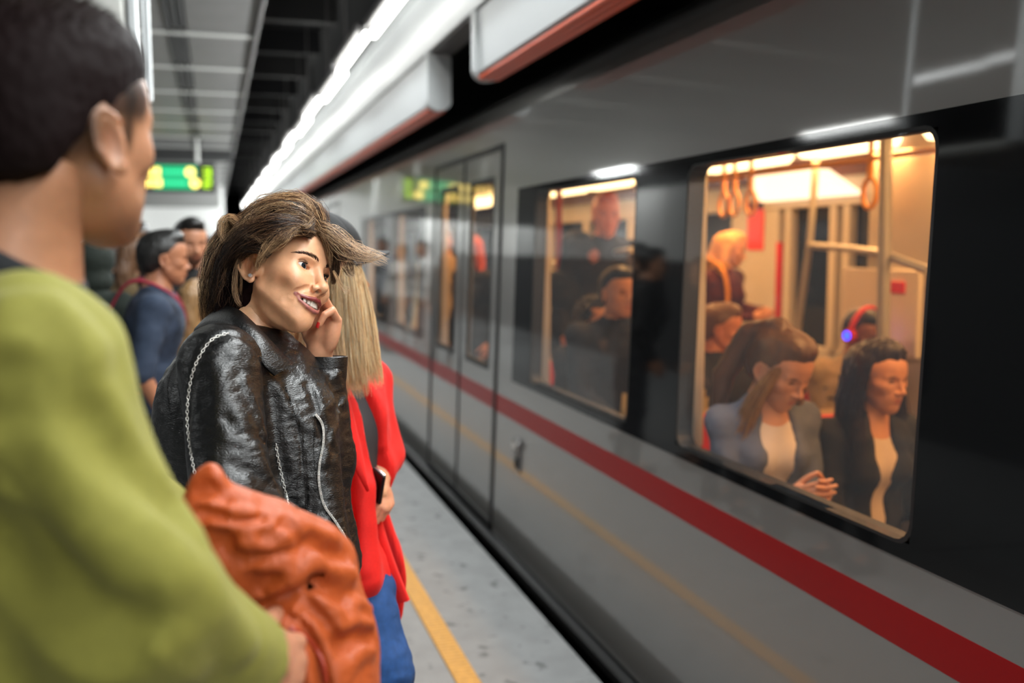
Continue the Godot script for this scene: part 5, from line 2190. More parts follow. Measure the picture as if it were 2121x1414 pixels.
func legs(n: Node, B: Field, P: Vector3, fwd: Vector3, s: float, trouser: Material, shoe: Material, stride := 0.1, name_ := "trousers", narrow := 1.0) -> Field:
	var left := Vector3.UP.cross(fwd)
	var L := Field.new()
	L.base = Color.WHITE
	var K := Field.new()
	K.base = Color.WHITE
	L.ell(P + v3(0, -0.03, 0), v3(0.16, 0.13, 0.14) * s, 0.05)
	for g in [-1.0, 1.0]:
		var hip: Vector3 = P + left * 0.085 * g * s + v3(0, -0.04, 0)
		var an: Vector3 = floor_under(P) + left * 0.10 * g + v3(0, 0.09, 0) + fwd * stride * g
		var kn: Vector3 = (hip + an) * 0.5 + fwd * 0.035 + v3(0, 0.02, 0)
		B.cap(hip, kn, 0.075 * s, 0.05 * s, 0.03)
		B.cap(kn, an, 0.05 * s, 0.03 * s, 0.03)
		B.cap(an, an + fwd * 0.13 + v3(0, -0.05, 0), 0.03, 0.02, 0.02)
		L.cap(hip, kn, 0.092 * s * narrow, 0.064 * s * narrow, 0.04)
		L.cap(kn, an + v3(0, 0.015, 0), 0.062 * s * narrow, 0.046 * s, 0.03)
		K.cap(an + v3(0, -0.045, 0) - fwd * 0.045, an + v3(0, -0.05, 0) + fwd * 0.15, 0.038, 0.034, 0.02)
		K.cap(an, an + v3(0, -0.04, 0) + fwd * 0.02, 0.042, 0.045, 0.02)
	K.box(floor_under(P) + v3(0, -0.16, 0), v3(2, 0.165, 2), 0.001, 0.004, Basis(), true)
	L.noise = wrinkles(5)
	L.noise_scale = v3(10, 14, 10)
	L.noise_amp = 0.006
	world_sculpt(name_, [[L, 0.011, Transform3D(), 2]], trouser, n)
	world_sculpt("shoes", [[K, 0.010, Transform3D(), 1]], shoe, n)
	return L

func wrinkles(seed_: int, octaves := 2) -> FastNoiseLite:
	var n := FastNoiseLite.new()
	n.seed = seed_
	n.frequency = 1.0
	n.fractal_octaves = octaves
	return n

# a flat band with thickness between two lines of points (a collar, a lapel)
func band(b: Build, inner: Array, outer: Array, thick: float, n := 24, out_dir := Vector3.ZERO, belly := 0.0) -> void:
	var a := spline(inner, n)
	var c := spline(outer, n)
	var rows := []
	for i in n:
		var across := c[i] - a[i]
		var along := (a[mini(i + 1, n - 1)] - a[maxi(i - 1, 0)])
		var nn := across.cross(along).normalized()
		if nn.dot(out_dir if out_dir != Vector3.ZERO else eye - a[i]) < 0:
			nn = -nn
		var row := []
		for k in 7:
			var t := k / 6.0
			row.append(a[i].lerp(c[i], t) + nn * (thick * 0.5 * sin(PI * clampf(t * 1.0, 0.06, 0.94)) + thick * 0.35 + belly * sin(PI * t)))
		for k in range(6, -1, -1):
			var t := k / 6.0
			row.append(a[i].lerp(c[i], t) + nn * (belly * sin(PI * t) - thick * 0.35))
		rows.append(row)
	b.sheet(rows, true, rows[1][0].distance_to(rows[0][0]) > 1e9)
	# make sure the sheet faces outwards
	var k0 := b.P.size() - n * 14
	var mid := k0 + (n / 2) * 14 + 3
	if b.N[mid].dot(out_dir if out_dir != Vector3.ZERO else eye - b.P[mid]) < 0:
		for i in range(k0, b.N.size()):
			b.N[i] = -b.N[i]
		for t in range(b.I.size() - (n - 1) * 14 * 6, b.I.size(), 3):
			var s := b.I[t]
			b.I[t] = b.I[t + 1]
			b.I[t + 1] = s

# links of a fine chain along points
func chain_links(b: Build, path: PackedVector3Array, step: float, r: float, wire: float, outward: Vector3) -> void:
	var acc := 0.0
	var flip := false
	for i in path.size() - 1:
		var seg := path[i + 1] - path[i]
		var l := seg.length()
		while acc < l:
			var c := path[i] + seg * (acc / l)
			var t := seg / l
			var s := outward.cross(t).normalized()
			var w := t.cross(s)
			var d := s if flip else w
			d = (d + (w if flip else s) * 0.35).normalized()
			var ring := PackedVector3Array()
			var rs := PackedFloat32Array()
			for k in 9:
				var a := TAU * k / 8.0
				ring.append(c + t * cos(a) * r * 1.35 + d * sin(a) * r * 0.8)
				rs.append(wire)
			b.tube(ring, rs, 4, false)
			flip = not flip
			acc += step
		acc -= l

# stitches along a line
func stitch(b: Build, path: Array, step: float, r: float) -> void:
	for i in path.size() - 1:
		var p: Vector3 = path[i]
		var q: Vector3 = path[i + 1]
		var n := maxi(1, int(p.distance_to(q) / step))
		for k in n:
			b.tube(PackedVector3Array([p.lerp(q, (k + 0.15) / n), p.lerp(q, (k + 0.8) / n)]), PackedFloat32Array([r, r]), 5)

func dense(F: Field, px: Array, n: int, lift := 0.0) -> Array:
	# surface points along a smooth line through pixels
	var flat := []
	for q in px:
		flat.append(v3(q[0], q[1], 0))
	var s := spline(flat, n)
	var out := []
	for p in s:
		var h := hit(F, p.x, p.y, 0.8, 3.5)
		out.append(h + (eye - h).normalized() * lift)
	return out

func smiling_woman() -> void:
	var HT := Transform3D(Basis(v3(0.6401, -0.3953, -0.6588), v3(0.1908, 0.9124, -0.3621), v3(0.7442, 0.1061, 0.6595)), v3(0.1182, 1.5476, -1.9147))
	var P := at(545, 1290, 1.90)
	var fwd := dir_face(25.0)
	var left := Vector3.UP.cross(fwd)
	var bb := Basis(left, Vector3.UP, fwd)
	var n := thing("person", "smiling young woman with tousled brown hair in a black leather jacket, hand at her cheek", "person", floor_under(P))
	var NB := at(512, 735, 1.86)
	var SR := at(455, 755, 1.69)
	var ER := at(478, 1010, 1.64)
	var WR := at(640, 1165, 1.72)
	var SL := at(540, 790, 2.06)
	var EL := at(675, 945, 1.97)
	var WL := at(662, 730, 1.94)
	var skin := lin(0.94, 0.70, 0.535)
	# head at a fine grid, the rest coarser, in one mesh
	var F := Field.new()
	head(F, {"fine": true, "smile": 1.0, "skin": skin, "lip": lin(0.56, 0.22, 0.23)})
	var nl := HT.affine_inverse() * NB
	F.cap(v3(0, -0.055, -0.042), v3(0, -0.10, -0.05).lerp(nl, 0.3), 0.044, 0.043, 0.015)
	var B := Field.new()
	B.base = skin
	B.cap(HT * v3(0, -0.075, -0.045), NB, 0.043, 0.052, 0.03)
	B.cap(NB, at(530, 830, 1.86), 0.055, 0.09, 0.05)
	B.ell(at(530, 900, 1.87), v3(0.15, 0.17, 0.095), 0.05, bb)
	B.ell(at(540, 1100, 1.88), v3(0.115, 0.16, 0.085), 0.06, bb)
	B.ell(P, v3(0.15, 0.11, 0.11), 0.05, bb)
	for a in [[SR, ER, WR], [SL, EL, WL]]:
		B.cap(at(530, 800, 1.87), a[0], 0.06, 0.045, 0.05)
		B.cap(a[0], a[1], 0.042, 0.036, 0.03)
		B.cap(a[1], a[2], 0.036, 0.025, 0.02)
	var G := Field.new()
	G.base = skin.lerp(lin(0.86, 0.58, 0.48), 0.4)
	var rt := v3(0.9585, 0, 0.2852)
	var tw := v3(-0.2838, 0.0961, 0.954)
	var hf := (at(680, 640, 1.925) - WL).normalized()
	var tips := hand(G, WL + hf * 0.004, hf, -rt * 0.48 + tw * 0.86 + v3(0, 0.02, 0), 1.0, [0.46, 0.86, 0.92, 0.98], [0.25, 0.1], 1.0, [0.02, 0.0, -0.04, -0.10])
	G.cap(WL - hf * 0.06, WL, 0.025, 0.024, 0.01)
	for t in tips:
		G.paint(t[0], Vector3.ONE * 0.016, skin * Color(0.95, 0.7, 0.62), 0.5, 0.2)
	var legs_skin := B
	legs(n, legs_skin, P, fwd, 0.95, tone(Color(0.05, 0.05, 0.055), 0.8), tone(Color(0.08, 0.08, 0.08), 0.5), 0.06)
	var R := Field.new()
	R.base = skin
	hand(R, WR, (WR - ER), v3(0, -0.6, 0.4), -1.0, [0.5, 0.5, 0.5, 0.5], [0.3, 0.2], 0.93)
	var body := sculpt("body", [[F, 0.0016, HT, 8], [B, 0.013, Transform3D(), 2], [G, 0.0022, Transform3D(), 3], [R, 0.004, Transform3D(), 1]], M.skin, n)
	body.set_meta("world_space", true)
	for i in tips.size():
		var t: Array = tips[i]
		var nb := Build.new()
		var up: Vector3 = t[2]
		var ax: Vector3 = t[1]
		var sd := up.cross(ax).normalized()
		for k in 1:
			var rows := []
			for u in 5:
				var row := []
				for v in 7:
					var a := (v / 6.0 - 0.5) * 2.0
					var along := (u / 4.0 - 0.55) * 0.0105
					row.append(t[0] + ax * (along + 0.004) + sd * sin(a) * 0.0050 + up * (cos(a) * 0.0066 + 0.0004 - 0.0022 * pow(u / 4.0, 2)))
				rows.append(row)
			nb.sheet(rows, false, false)
		world_obj("fingernail", nb, M.nail, n)
	for s in [-1.0, 1.0]:
		eyeball(n, HT, v3(0.031 * s, -0.005, 0.0662), v3(-0.12, -0.03, 1), 0.0127, lin(0.12, 0.17, 0.215))
	var te := Field.new()
	te.base = lin(0.93, 0.90, 0.86)
	teeth(te)
	var tm := sculpt("teeth", [[te, 0.001, HT, 1]], M.eye, n)
	tm.set_meta("world_space", true)
	# brows and lashes of single hairs
	var rng := RandomNumberGenerator.new()
	rng.seed = 11
	var bw := Build.new()
	var ls := Build.new()
	for s in [-1.0, 1.0]:
		for i in 210:
			var t := rng.randf()
			var x := lerpf(0.011, 0.052, t)
			var y := 0.0085 + 0.0095 * sin(t * 2.0) - 0.006 * t * t
			var z := 0.0905 - 0.030 * t * t - 0.0015
			var th := lerpf(0.0033, 0.0012, t)
			var p := onto(F, v3(x * s, y + rng.randf_range(-th, th), z)) - v3(0, 0, 0.0004)
			var d := v3(s * lerpf(0.35, 0.95, t), lerpf(0.8, -0.05, t) + rng.randf_range(-0.2, 0.2), -0.35 * t)
			var w := onto(F, p + d.normalized() * 0.0065) + v3(0, 0, 0.0006)
			bw.tint = lin(0.30, 0.20, 0.14) * rng.randf_range(0.7, 1.3)
			bw.tube(PackedVector3Array([HT * p, HT * (p.lerp(w, 0.5) + v3(0, 0, 0.0009)), HT * w]), PackedFloat32Array([0.00026, 0.00022, 0.00008]), 3, false)
		var E := v3(0.031 * s, -0.005, 0.0655)
		var tilt := Basis(Vector3.BACK, 0.10 * s)
		for i in 46:
			var u := lerpf(-0.0128, 0.0128, i / 45.0)
			var f := sqrt(maxf(0.0, 1.0 - pow(u / 0.0138, 2.0)))
			for q in [[0.0040, 0.0056, 1.0], [-0.0040, 0.0030, -0.7]]:
				if i % 2 and q[2] < 0:
					continue
				var yy: float = 0.0006 + q[0] * f
				var zz := sqrt(maxf(0.0140 * 0.0140 - u * u - yy * yy, 1e-6))
				var p := E + tilt * v3(u, yy, zz)
				var outw: float = s * u / 0.013
				var ln: float = q[1] * (0.75 + 0.35 * outw)
				var d := (tilt * v3(u * 30.0, q[2] * 0.55, 1.0)).normalized()
				var e := p + d * ln + v3(0, q[2] * ln * 0.45, 0)
				ls.tint = lin(0.03, 0.025, 0.022)
				ls.tube(PackedVector3Array([HT * p, HT * (p.lerp(e, 0.55) - v3(0, q[2] * ln * 0.12, 0)), HT * e]), PackedFloat32Array([0.00028, 0.0002, 0.00006]), 3, false)
	world_obj("eyebrows", bw, M.hair, n)
	world_obj("eyelashes", ls, M.hair, n)
	# earring: a small square stone in a setting
	var er := Build.new()
	var ec := HT * v3(-0.0835, -0.037, 0.002)
	er.box(ec, v3(0.0052, 0.0052, 0.003), HT.basis * Basis(Vector3.UP, -1.1) * Basis(Vector3.BACK, PI / 4), 0.001)
	er.tube(PackedVector3Array([ec, ec + (HT.basis * v3(0.004, 0, 0))]), PackedFloat32Array([0.0035, 0.0035]), 10)
	world_obj("earring", er, M.stone, n)

	# leather jacket
	var J := Field.new()
	J.base = Color.WHITE
	J.ell(at(510, 860, 1.87), v3(0.185, 0.17, 0.150), 0.05, bb)
	J.ell(at(512, 1020, 1.88), v3(0.165, 0.20, 0.150), 0.06, bb)
	J.ell(at(545, 1180, 1.89), v3(0.170, 0.16, 0.155), 0.06, bb)
	J.ell(at(592, 935, 1.86), v3(0.09, 0.105, 0.07), 0.05, bb)
	J.cap(NB + v3(0, -0.005, 0), at(515, 800, 1.87), 0.072, 0.10, 0.04)
	J.cap(at(500, 770, 1.80), SR, 0.062, 0.062, 0.04)
	J.cap(at(515, 780, 1.93), SL, 0.056, 0.05, 0.04)
	J.together()
	J.cap(SR, ER, 0.066, 0.066, 0.025)
	J.cap(ER, WR, 0.064, 0.046, 0.025)
	J.group = 0.0
	J.cap(SL, EL, 0.05, 0.052, 0.03)
	J.cap(EL, at(676, 785, 1.94), 0.050, 0.0375, 0.02)
	# the open front falls forward to the hem
	J.cap(at(640, 850, 1.82), at(690, 1150, 1.80), 0.03, 0.035, 0.07)
	J.cap(at(650, 880, 1.93), at(705, 1160, 1.97), 0.03, 0.035, 0.07)
	var base_J := J.copy()
	J.sharp = 0.6
	# armhole seam, sleeve folds, panel seams
	var seam := hits(base_J, [[520, 705], [478, 692], [430, 712], [402, 760], [392, 830], [388, 900], [392, 960]])
	J.crease(seam, 0.012, -0.004)
	var seam2 := hits(base_J, [[520, 705], [548, 760], [562, 830], [570, 900], [583, 980], [598, 1050]])
	J.crease(seam2, 0.022, -0.011)
	J.crease(hits(base_J, [[462, 780], [470, 830], [500, 880], [540, 950], [580, 1030]]), 0.030, 0.010)
	J.crease(hits(base_J, [[468, 870], [520, 905], [560, 930]]), 0.020, -0.007)
	J.crease(hits(base_J, [[440, 760], [452, 860], [470, 900]]), 0.025, 0.006)
	J.crease(hits(base_J, [[505, 790], [535, 850], [548, 900]]), 0.016, 0.006)
	J.crease(hits(base_J, [[480, 960], [540, 990], [590, 1030]]), 0.018, -0.006)
	J.crease(hits(base_J, [[430, 980], [480, 1020], [560, 1050]]), 0.022, 0.006)
	J.crease(hits(base_J, [[355, 770], [385, 790]]), 0.008, -0.002)
	J.crease(hits(base_J, [[590, 800], [610, 860], [625, 930], [632, 1040], [640, 1090]]), 0.009, -0.0035)
	J.crease(hits(base_J, [[575, 800], [600, 850], [650, 890]]), 0.02, 0.006)
	J.crease(hits(base_J, [[700, 760], [690, 830], [660, 860]]), 0.018, 0.006)
	J.crease(hits(base_J, [[640, 800], [665, 880], [690, 930]]), 0.018, -0.007)
	J.crease(hits(base_J, [[715, 830], [690, 900], [670, 960]]), 0.014, 0.006)
	J.crease(hits(base_J, [[638, 757], [676, 762], [716, 757]]), 0.006, -0.0025)
	J.noise = wrinkles(21, 3)
	J.noise_scale = v3(26, 62, 26)
	J.noise_amp = 0.0024
	world_sculpt("leather_jacket", [[J, 0.0055, Transform3D(), 8]], M.leather, n)
	# collar and lapel
	var cb := Build.new()
	band(cb, pts([[425, 668, 1.90], [452, 640, 1.86], [490, 640, 1.795], [540, 685, 1.76], [580, 728, 1.765], [606, 752, 1.775]]), pts([[404, 700, 1.92], [430, 690, 1.83], [478, 690, 1.735], [520, 720, 1.715], [548, 758, 1.72], [569, 778, 1.735]]), 0.006, 40, Vector3.ZERO, 0.006)
	world_obj("collar", cb, M.leather, n)
	cb = Build.new()
	band(cb, pts([[425, 668, 1.90], [470, 655, 1.95], [530, 680, 1.98], [580, 715, 1.97], [605, 745, 1.95]]), pts([[404, 700, 1.92], [470, 700, 2.0], [560, 730, 2.05], [610, 770, 2.02], [640, 800, 1.98]]), 0.006, 30, v3(0, 1, -0.2), 0.004)
	world_obj("collar", cb, M.leather, n)
	# cuff of the raised sleeve, an open ring with a turned edge
	var cu := Build.new()
	var ca := at(676, 800, 1.942)
	var cz := at(676.5, 737, 1.94)
	var cax := (cz - ca).normalized()
	var cx := cax.cross(tw).normalized()
	var cy := cax.cross(cx)
	var ring := []
	for q in [[0.0, 0.0360], [0.35, 0.0385], [0.62, 0.0392], [0.64, 0.0384], [0.66, 0.0394], [0.97, 0.0402], [1.0, 0.0392], [0.99, 0.0368], [0.9, 0.0355], [0.5, 0.035]]:
		var row := []
		for k in 40:
			var a := TAU * k / 40.0
			var rr: float = q[1] * (1.0 + 0.02 * sin(a * 3.0 + 1.0))
			row.append(ca.lerp(cz, q[0]) + cx * cos(a) * rr + cy * sin(a) * rr * 0.9)
		ring.append(row)
	cu.sheet(ring, true, true)
	world_obj("cuff", cu, M.leather, n)
	var st := Build.new()
	stitch(st, pts([[436, 694, 1.80], [478, 685, 1.728], [518, 713, 1.708], [550, 752, 1.712], [570, 770, 1.728], [600, 751, 1.766]]), 0.0035, 0.0007)
	stitch(st, dense(J, [[592, 800], [612, 860], [627, 930], [634, 1040], [642, 1090]], 30, 0.0008), 0.0035, 0.0007)
	stitch(st, dense(J, [[654, 880], [650, 920], [652, 960], [660, 1010]], 16, 0.0008), 0.0035, 0.0007)
	stitch(st, dense(J, [[640, 758], [676, 763], [714, 758]], 10, 0.0008), 0.0035, 0.0006)
	stitch(st, dense(J, [[352, 860], [347, 800], [362, 752]], 12, 0.0008), 0.0035, 0.0006)
	stitch(st, dense(J, [[480, 706], [455, 708], [430, 722], [412, 756]], 14, 0.0008), 0.0035, 0.0006)
	world_obj("stitching", st, M.leather_edge, n)
	# zip: tape with silver teeth down the front edge
	var zp := dense(J, [[654, 858], [668, 880], [670, 915], [662, 960], [661, 1000], [671, 1045], [695, 1080], [716, 1115], [728, 1150], [733, 1175], [735, 1230]], 90, 0.002)
	var zb := Build.new()
	var rs := PackedFloat32Array()
	rs.resize(zp.size())
	rs.fill(0.0019)
	zb.tube(PackedVector3Array(zp), rs, 6)
	world_obj("zip_tape", zb, M.leather_edge, n)
	zb = Build.new()
	for i in range(0, zp.size() - 1):
		for h in 2:
			var c: Vector3 = (zp[i] as Vector3).lerp(zp[i + 1], h * 0.5) + (eye - zp[i]).normalized() * 0.0022
			var t: Vector3 = (zp[i + 1] - zp[i]).normalized()
			var sd := t.cross((eye - c).normalized()).normalized()
			zb.box(c, v3(0.0046, 0.0014, 0.0022), Basis(sd, t, sd.cross(t)), 0.0004)
	var zz := world_obj("zip_teeth", zb, M.zip, n)
	zz.set_meta("kind", "stuff")
	# chain-strap handbag
	var hip := at(470, 1230, 1.63)
	var bag := thing("handbag", "small black handbag on a silver chain strap over the leather jacket's shoulder", "handbag", hip - v3(0, 0.10, 0))
	var bf := Field.new()
	bf.base = Color.WHITE
	bf.box(hip + v3(0, -0.02, 0.02), v3(0.035, 0.075, 0.11), 0.02, 0.01, bb)
	world_sculpt("bag", [[bf, 0.008, Transform3D(), 1]], M.leather, bag)
	var cl := Build.new()
	var back := dense(J, [[470, 690], [440, 702], [415, 735], [398, 775], [389, 830], [388, 880], [394, 930], [404, 985]], 40, 0.004)
	chain_links(cl, PackedVector3Array(back + [at(425, 1100, 1.68), hip]), 0.0058, 0.0027, 0.0008, eye - back[10])
	var frontc := dense(J, [[572, 922], [578, 960], [588, 1005], [597, 1045], [604, 1085]], 24, 0.004)
	chain_links(cl, PackedVector3Array(frontc + [at(560, 1180, 1.66), hip]), 0.0058, 0.0027, 0.0008, eye - frontc[10])
	var cm := world_obj("chain", cl, M.zip, bag)
	cm.set_meta("kind", "stuff")
	smiling_hair(n, HT)

func smiling_hair(n: Node, HT: Transform3D) -> void:
	# the dark underlayer that covers the scalp
	var F := Field.new()
	F.base = lin(0.05, 0.035, 0.028)
	F.ell(v3(0, 0.036, -0.018), v3(0.079, 0.086, 0.101), 0.01)
	F.ell(v3(0, -0.02, -0.055), v3(0.068, 0.08, 0.055), 0.03)
	F.ell(v3(0, -0.09, -0.085), v3(0.055, 0.09, 0.03), 0.03)
	F.ell(v3(0, -0.038, 0.088), v3(0.0675, 0.100, 0.078), 0.01, Basis(), true)
	for s in [-1.0, 1.0]:
		F.ell(v3(0.080 * s, -0.028, 0.002), v3(0.022, 0.042, 0.027), 0.008, Basis(), true)
	F.noise = wrinkles(3)
	F.noise_scale = v3(70, 25, 70)
	F.noise_amp = 0.003
	var under := sculpt("hair_underlayer", [[F, 0.005, HT, 2]], M.hair_matte, n)
	under.set_meta("world_space", true)
	var rng := RandomNumberGenerator.new()
	rng.seed = 5
	var dark := lin(0.17, 0.115, 0.085)
	var mid := lin(0.50, 0.37, 0.27)
	var light := lin(0.86, 0.72, 0.55)
	var b := Build.new()
	# over the crown and sides, back to the loose knot
	for q in [
		[[[660, 480, 1.835], [622, 444, 1.80], [565, 447, 1.79], [505, 480, 1.82], [466, 512, 1.87]], [0.010, 0.020, 0.024, 0.020, 0.014], 230, [mid, dark, light]],
		[[[648, 484, 1.81], [600, 464, 1.77], [548, 474, 1.762], [498, 505, 1.79], [462, 535, 1.85]], [0.010, 0.017, 0.022, 0.020, 0.014], 230, [dark, mid, dark]],
		[[[622, 470, 1.79], [585, 473, 1.757], [540, 490, 1.757], [495, 520, 1.79], [458, 560, 1.85]], [0.008, 0.014, 0.020, 0.018, 0.014], 200, [dark, dark, mid]],
		[[[560, 528, 1.757], [535, 512, 1.757], [505, 512, 1.775], [475, 540, 1.82], [455, 590, 1.87]], [0.008, 0.012, 0.014, 0.018, 0.016], 150, [dark, dark, mid]],
		[[[668, 476, 1.86], [645, 432, 1.85], [596, 422, 1.86], [540, 440, 1.87], [492, 478, 1.89], [458, 520, 1.91]], [0.010, 0.020, 0.024, 0.024, 0.022, 0.016], 260, [mid, light, dark]],
		[[[672, 482, 1.89], [655, 440, 1.91], [610, 428, 1.93], [550, 445, 1.95], [500, 490, 1.95], [465, 540, 1.94]], [0.012, 0.022, 0.03, 0.03, 0.026, 0.02], 240, [mid, dark]],
		[[[655, 474, 1.83], [630, 425, 1.82], [585, 420, 1.83], [540, 430, 1.85], [510, 452, 1.87]], [0.006, 0.018, 0.022, 0.02, 0.012], 130, [light, mid]],
	]:
		lock(b, rng, pts(q[0]), q[1], int(q[2] * 1.6), 0.00034, q[3], 0.34, 11, 0.7)
	# waves across the temple in front of the ear
	for q in [
		[[[652, 480, 1.81], [612, 472, 1.768], [580, 484, 1.753], [553, 512, 1.752], [541, 548, 1.757]], [0.005, 0.009, 0.011, 0.010, 0.005], 130, [light, mid, dark]],
		[[[640, 484, 1.80], [604, 484, 1.762], [574, 505, 1.749], [548, 530, 1.753]], [0.003, 0.006, 0.007, 0.004], 70, [light, light, mid]],
		[[[590, 470, 1.765], [560, 500, 1.752], [542, 530, 1.752], [530, 562, 1.757]], [0.006, 0.010, 0.008, 0.003], 70, [mid, light]],
		[[[612, 452, 1.785], [585, 480, 1.752], [560, 505, 1.745], [541, 530, 1.745], [529, 545, 1.75]], [0.002, 0.003, 0.003, 0.003, 0.002], 14, [light, mid]],
		[[[606, 440, 1.80], [597, 452, 1.775], [592, 470, 1.76], [592, 490, 1.755]], [0.001, 0.003, 0.003, 0.002], 8, [light]],
	]:
		lock(b, rng, pts(q[0]), q[1], int(q[2] * 1.6), 0.00034, q[3], 0.25, 10, 0.6)
	# fringe down the far side of the face and blown forward over the cap behind
	for q in [
		[[[662, 476, 1.84], [682, 500, 1.842], [693, 535, 1.85], [693, 570, 1.85], [688, 590, 1.85]], [0.010, 0.013, 0.011, 0.008, 0.004], 190, [dark, mid, mid]],
		[[[664, 478, 1.83], [679, 505, 1.832], [684, 535, 1.838], [684, 556, 1.84]], [0.006, 0.009, 0.006, 0.002], 60, [mid, light]],
		[[[652, 470, 1.84], [686, 488, 1.83], [718, 515, 1.83], [755, 530, 1.83], [792, 528, 1.83]], [0.010, 0.018, 0.022, 0.016, 0.008], 60, [mid, light, light]],
		[[[648, 460, 1.85], [680, 480, 1.84], [712, 508, 1.84], [735, 535, 1.84], [752, 556, 1.84]], [0.010, 0.020, 0.024, 0.020, 0.012], 55, [mid, dark, light]],
		[[[655, 470, 1.84], [690, 492, 1.835], [712, 530, 1.835], [722, 560, 1.835], [735, 572, 1.835]], [0.010, 0.016, 0.016, 0.012, 0.006], 60, [dark, mid]],
		[[[660, 474, 1.85], [705, 498, 1.84], [750, 522, 1.84], [785, 535, 1.84], [805, 545, 1.84]], [0.004, 0.010, 0.014, 0.014, 0.012], 26, [light]],
		[[[690, 560, 1.83], [700, 580, 1.83], [712, 600, 1.83], [735, 606, 1.83]], [0.002, 0.004, 0.006, 0.010], 10, [light]],
	]:
		lock(b, rng, pts(q[0]), q[1], int(q[2] * 1.6), 0.00033, q[3], 0.3, 11, 0.8)
	# the loose tail and strands hanging behind the ear
	for q in [
		[[[488, 480, 1.88], [455, 520, 1.89], [440, 580, 1.895], [432, 630, 1.90], [424, 672, 1.91]], [0.016, 0.024, 0.026, 0.018, 0.008], 260, [mid, light, dark]],
		[[[490, 505, 1.86], [468, 560, 1.865], [462, 615, 1.87], [455, 650, 1.88], [448, 668, 1.89]], [0.016, 0.024, 0.028, 0.024, 0.016], 260, [dark, dark, mid]],
		[[[497, 515, 1.83], [485, 560, 1.835], [487, 610, 1.835], [480, 645, 1.84]], [0.010, 0.016, 0.018, 0.014], 150, [dark, dark, mid]],
		[[[497, 500, 1.845], [482, 560, 1.845], [474, 610, 1.85], [468, 660, 1.865]], [0.016, 0.030, 0.032, 0.026], 330, [dark, dark, mid]],
		[[[505, 545, 1.825], [498, 590, 1.825], [492, 630, 1.83], [486, 655, 1.84]], [0.008, 0.014, 0.016, 0.012], 150, [dark, dark, mid]],
		[[[503, 512, 1.80], [490, 555, 1.80], [486, 600, 1.80], [493, 625, 1.80], [502, 636, 1.80]], [0.003, 0.005, 0.006, 0.005, 0.002], 34, [mid, light]],
		[[[497, 520, 1.80], [499, 560, 1.795], [500, 590, 1.795], [497, 612, 1.80]], [0.002, 0.003, 0.003, 0.002], 12, [mid, light]],
		[[[470, 470, 1.88], [440, 510, 1.89], [436, 560, 1.89], [446, 610, 1.885]], [0.010, 0.012, 0.012, 0.008], 70, [light, mid]],
		[[[500, 470, 1.86], [478, 452, 1.87], [462, 462, 1.87], [458, 486, 1.87], [470, 505, 1.87]], [0.008, 0.010, 0.010, 0.008, 0.006], 90, [mid, light]],
		[[[505, 462, 1.87], [480, 458, 1.885], [468, 472, 1.89], [478, 490, 1.88]], [0.006, 0.008, 0.008, 0.006], 60, [light, mid]],
	]:
		lock(b, rng, pts(q[0]), q[1], int(q[2] * 1.6), 0.00035, q[3], 0.3, 10, 0.9)
	# untidy waves lying over the rest
	for i in 46:
		var x := rng.randf_range(500, 652)
		var top := 424.0 + pow(absf(x - 605.0) / 105.0, 2.0) * 40.0
		var y := top + rng.randf_range(0.0, 46.0)
		var g := []
		var dx := rng.randf_range(-20, -9) * clampf((x - 480.0) / 90.0, 0.3, 1.0)
		var dy := rng.randf_range(2, 18)
		for k in 5:
			var xx := x + dx * k
			var low := 500.0
			if xx > 541.0:
				low = lerpf(546.0, 482.0, clampf((xx - 541.0) / 78.0, 0.0, 1.0))
			var yy := minf(y + dy * k + 9.0 * sin(k * 1.7 + i), low - 9.0)
			var dd := 1.845 - 0.085 * clampf((yy - top + 4.0) / 70.0, 0.0, 1.0) + (0.03 if x + dx * k < 500 else 0.0)
			g.append(at(x + dx * k, yy, dd - 0.012))
		lock(b, rng, g, [0.003, 0.007, 0.008, 0.007, 0.003], rng.randi_range(14, 34), 0.00034, [light, mid, dark, mid], 0.5, 11)
	# flyaways
	for i in 60:
		var a := at(rng.randf_range(500, 660), rng.randf_range(425, 470), 1.85)
		var d := v3(rng.randf_range(-0.6, 0.8), rng.randf_range(0.1, 0.8), rng.randf_range(-0.3, 0.3)) * 0.03
		lock(b, rng, [a, a + d * 0.6 + v3(0.005, 0, 0), a + d + v3(0.02, -0.006, 0)], [0.001, 0.002, 0.004], 2, 0.00028, [light, mid], 0.3, 7)
	world_obj("hair", b, M.hair, n)

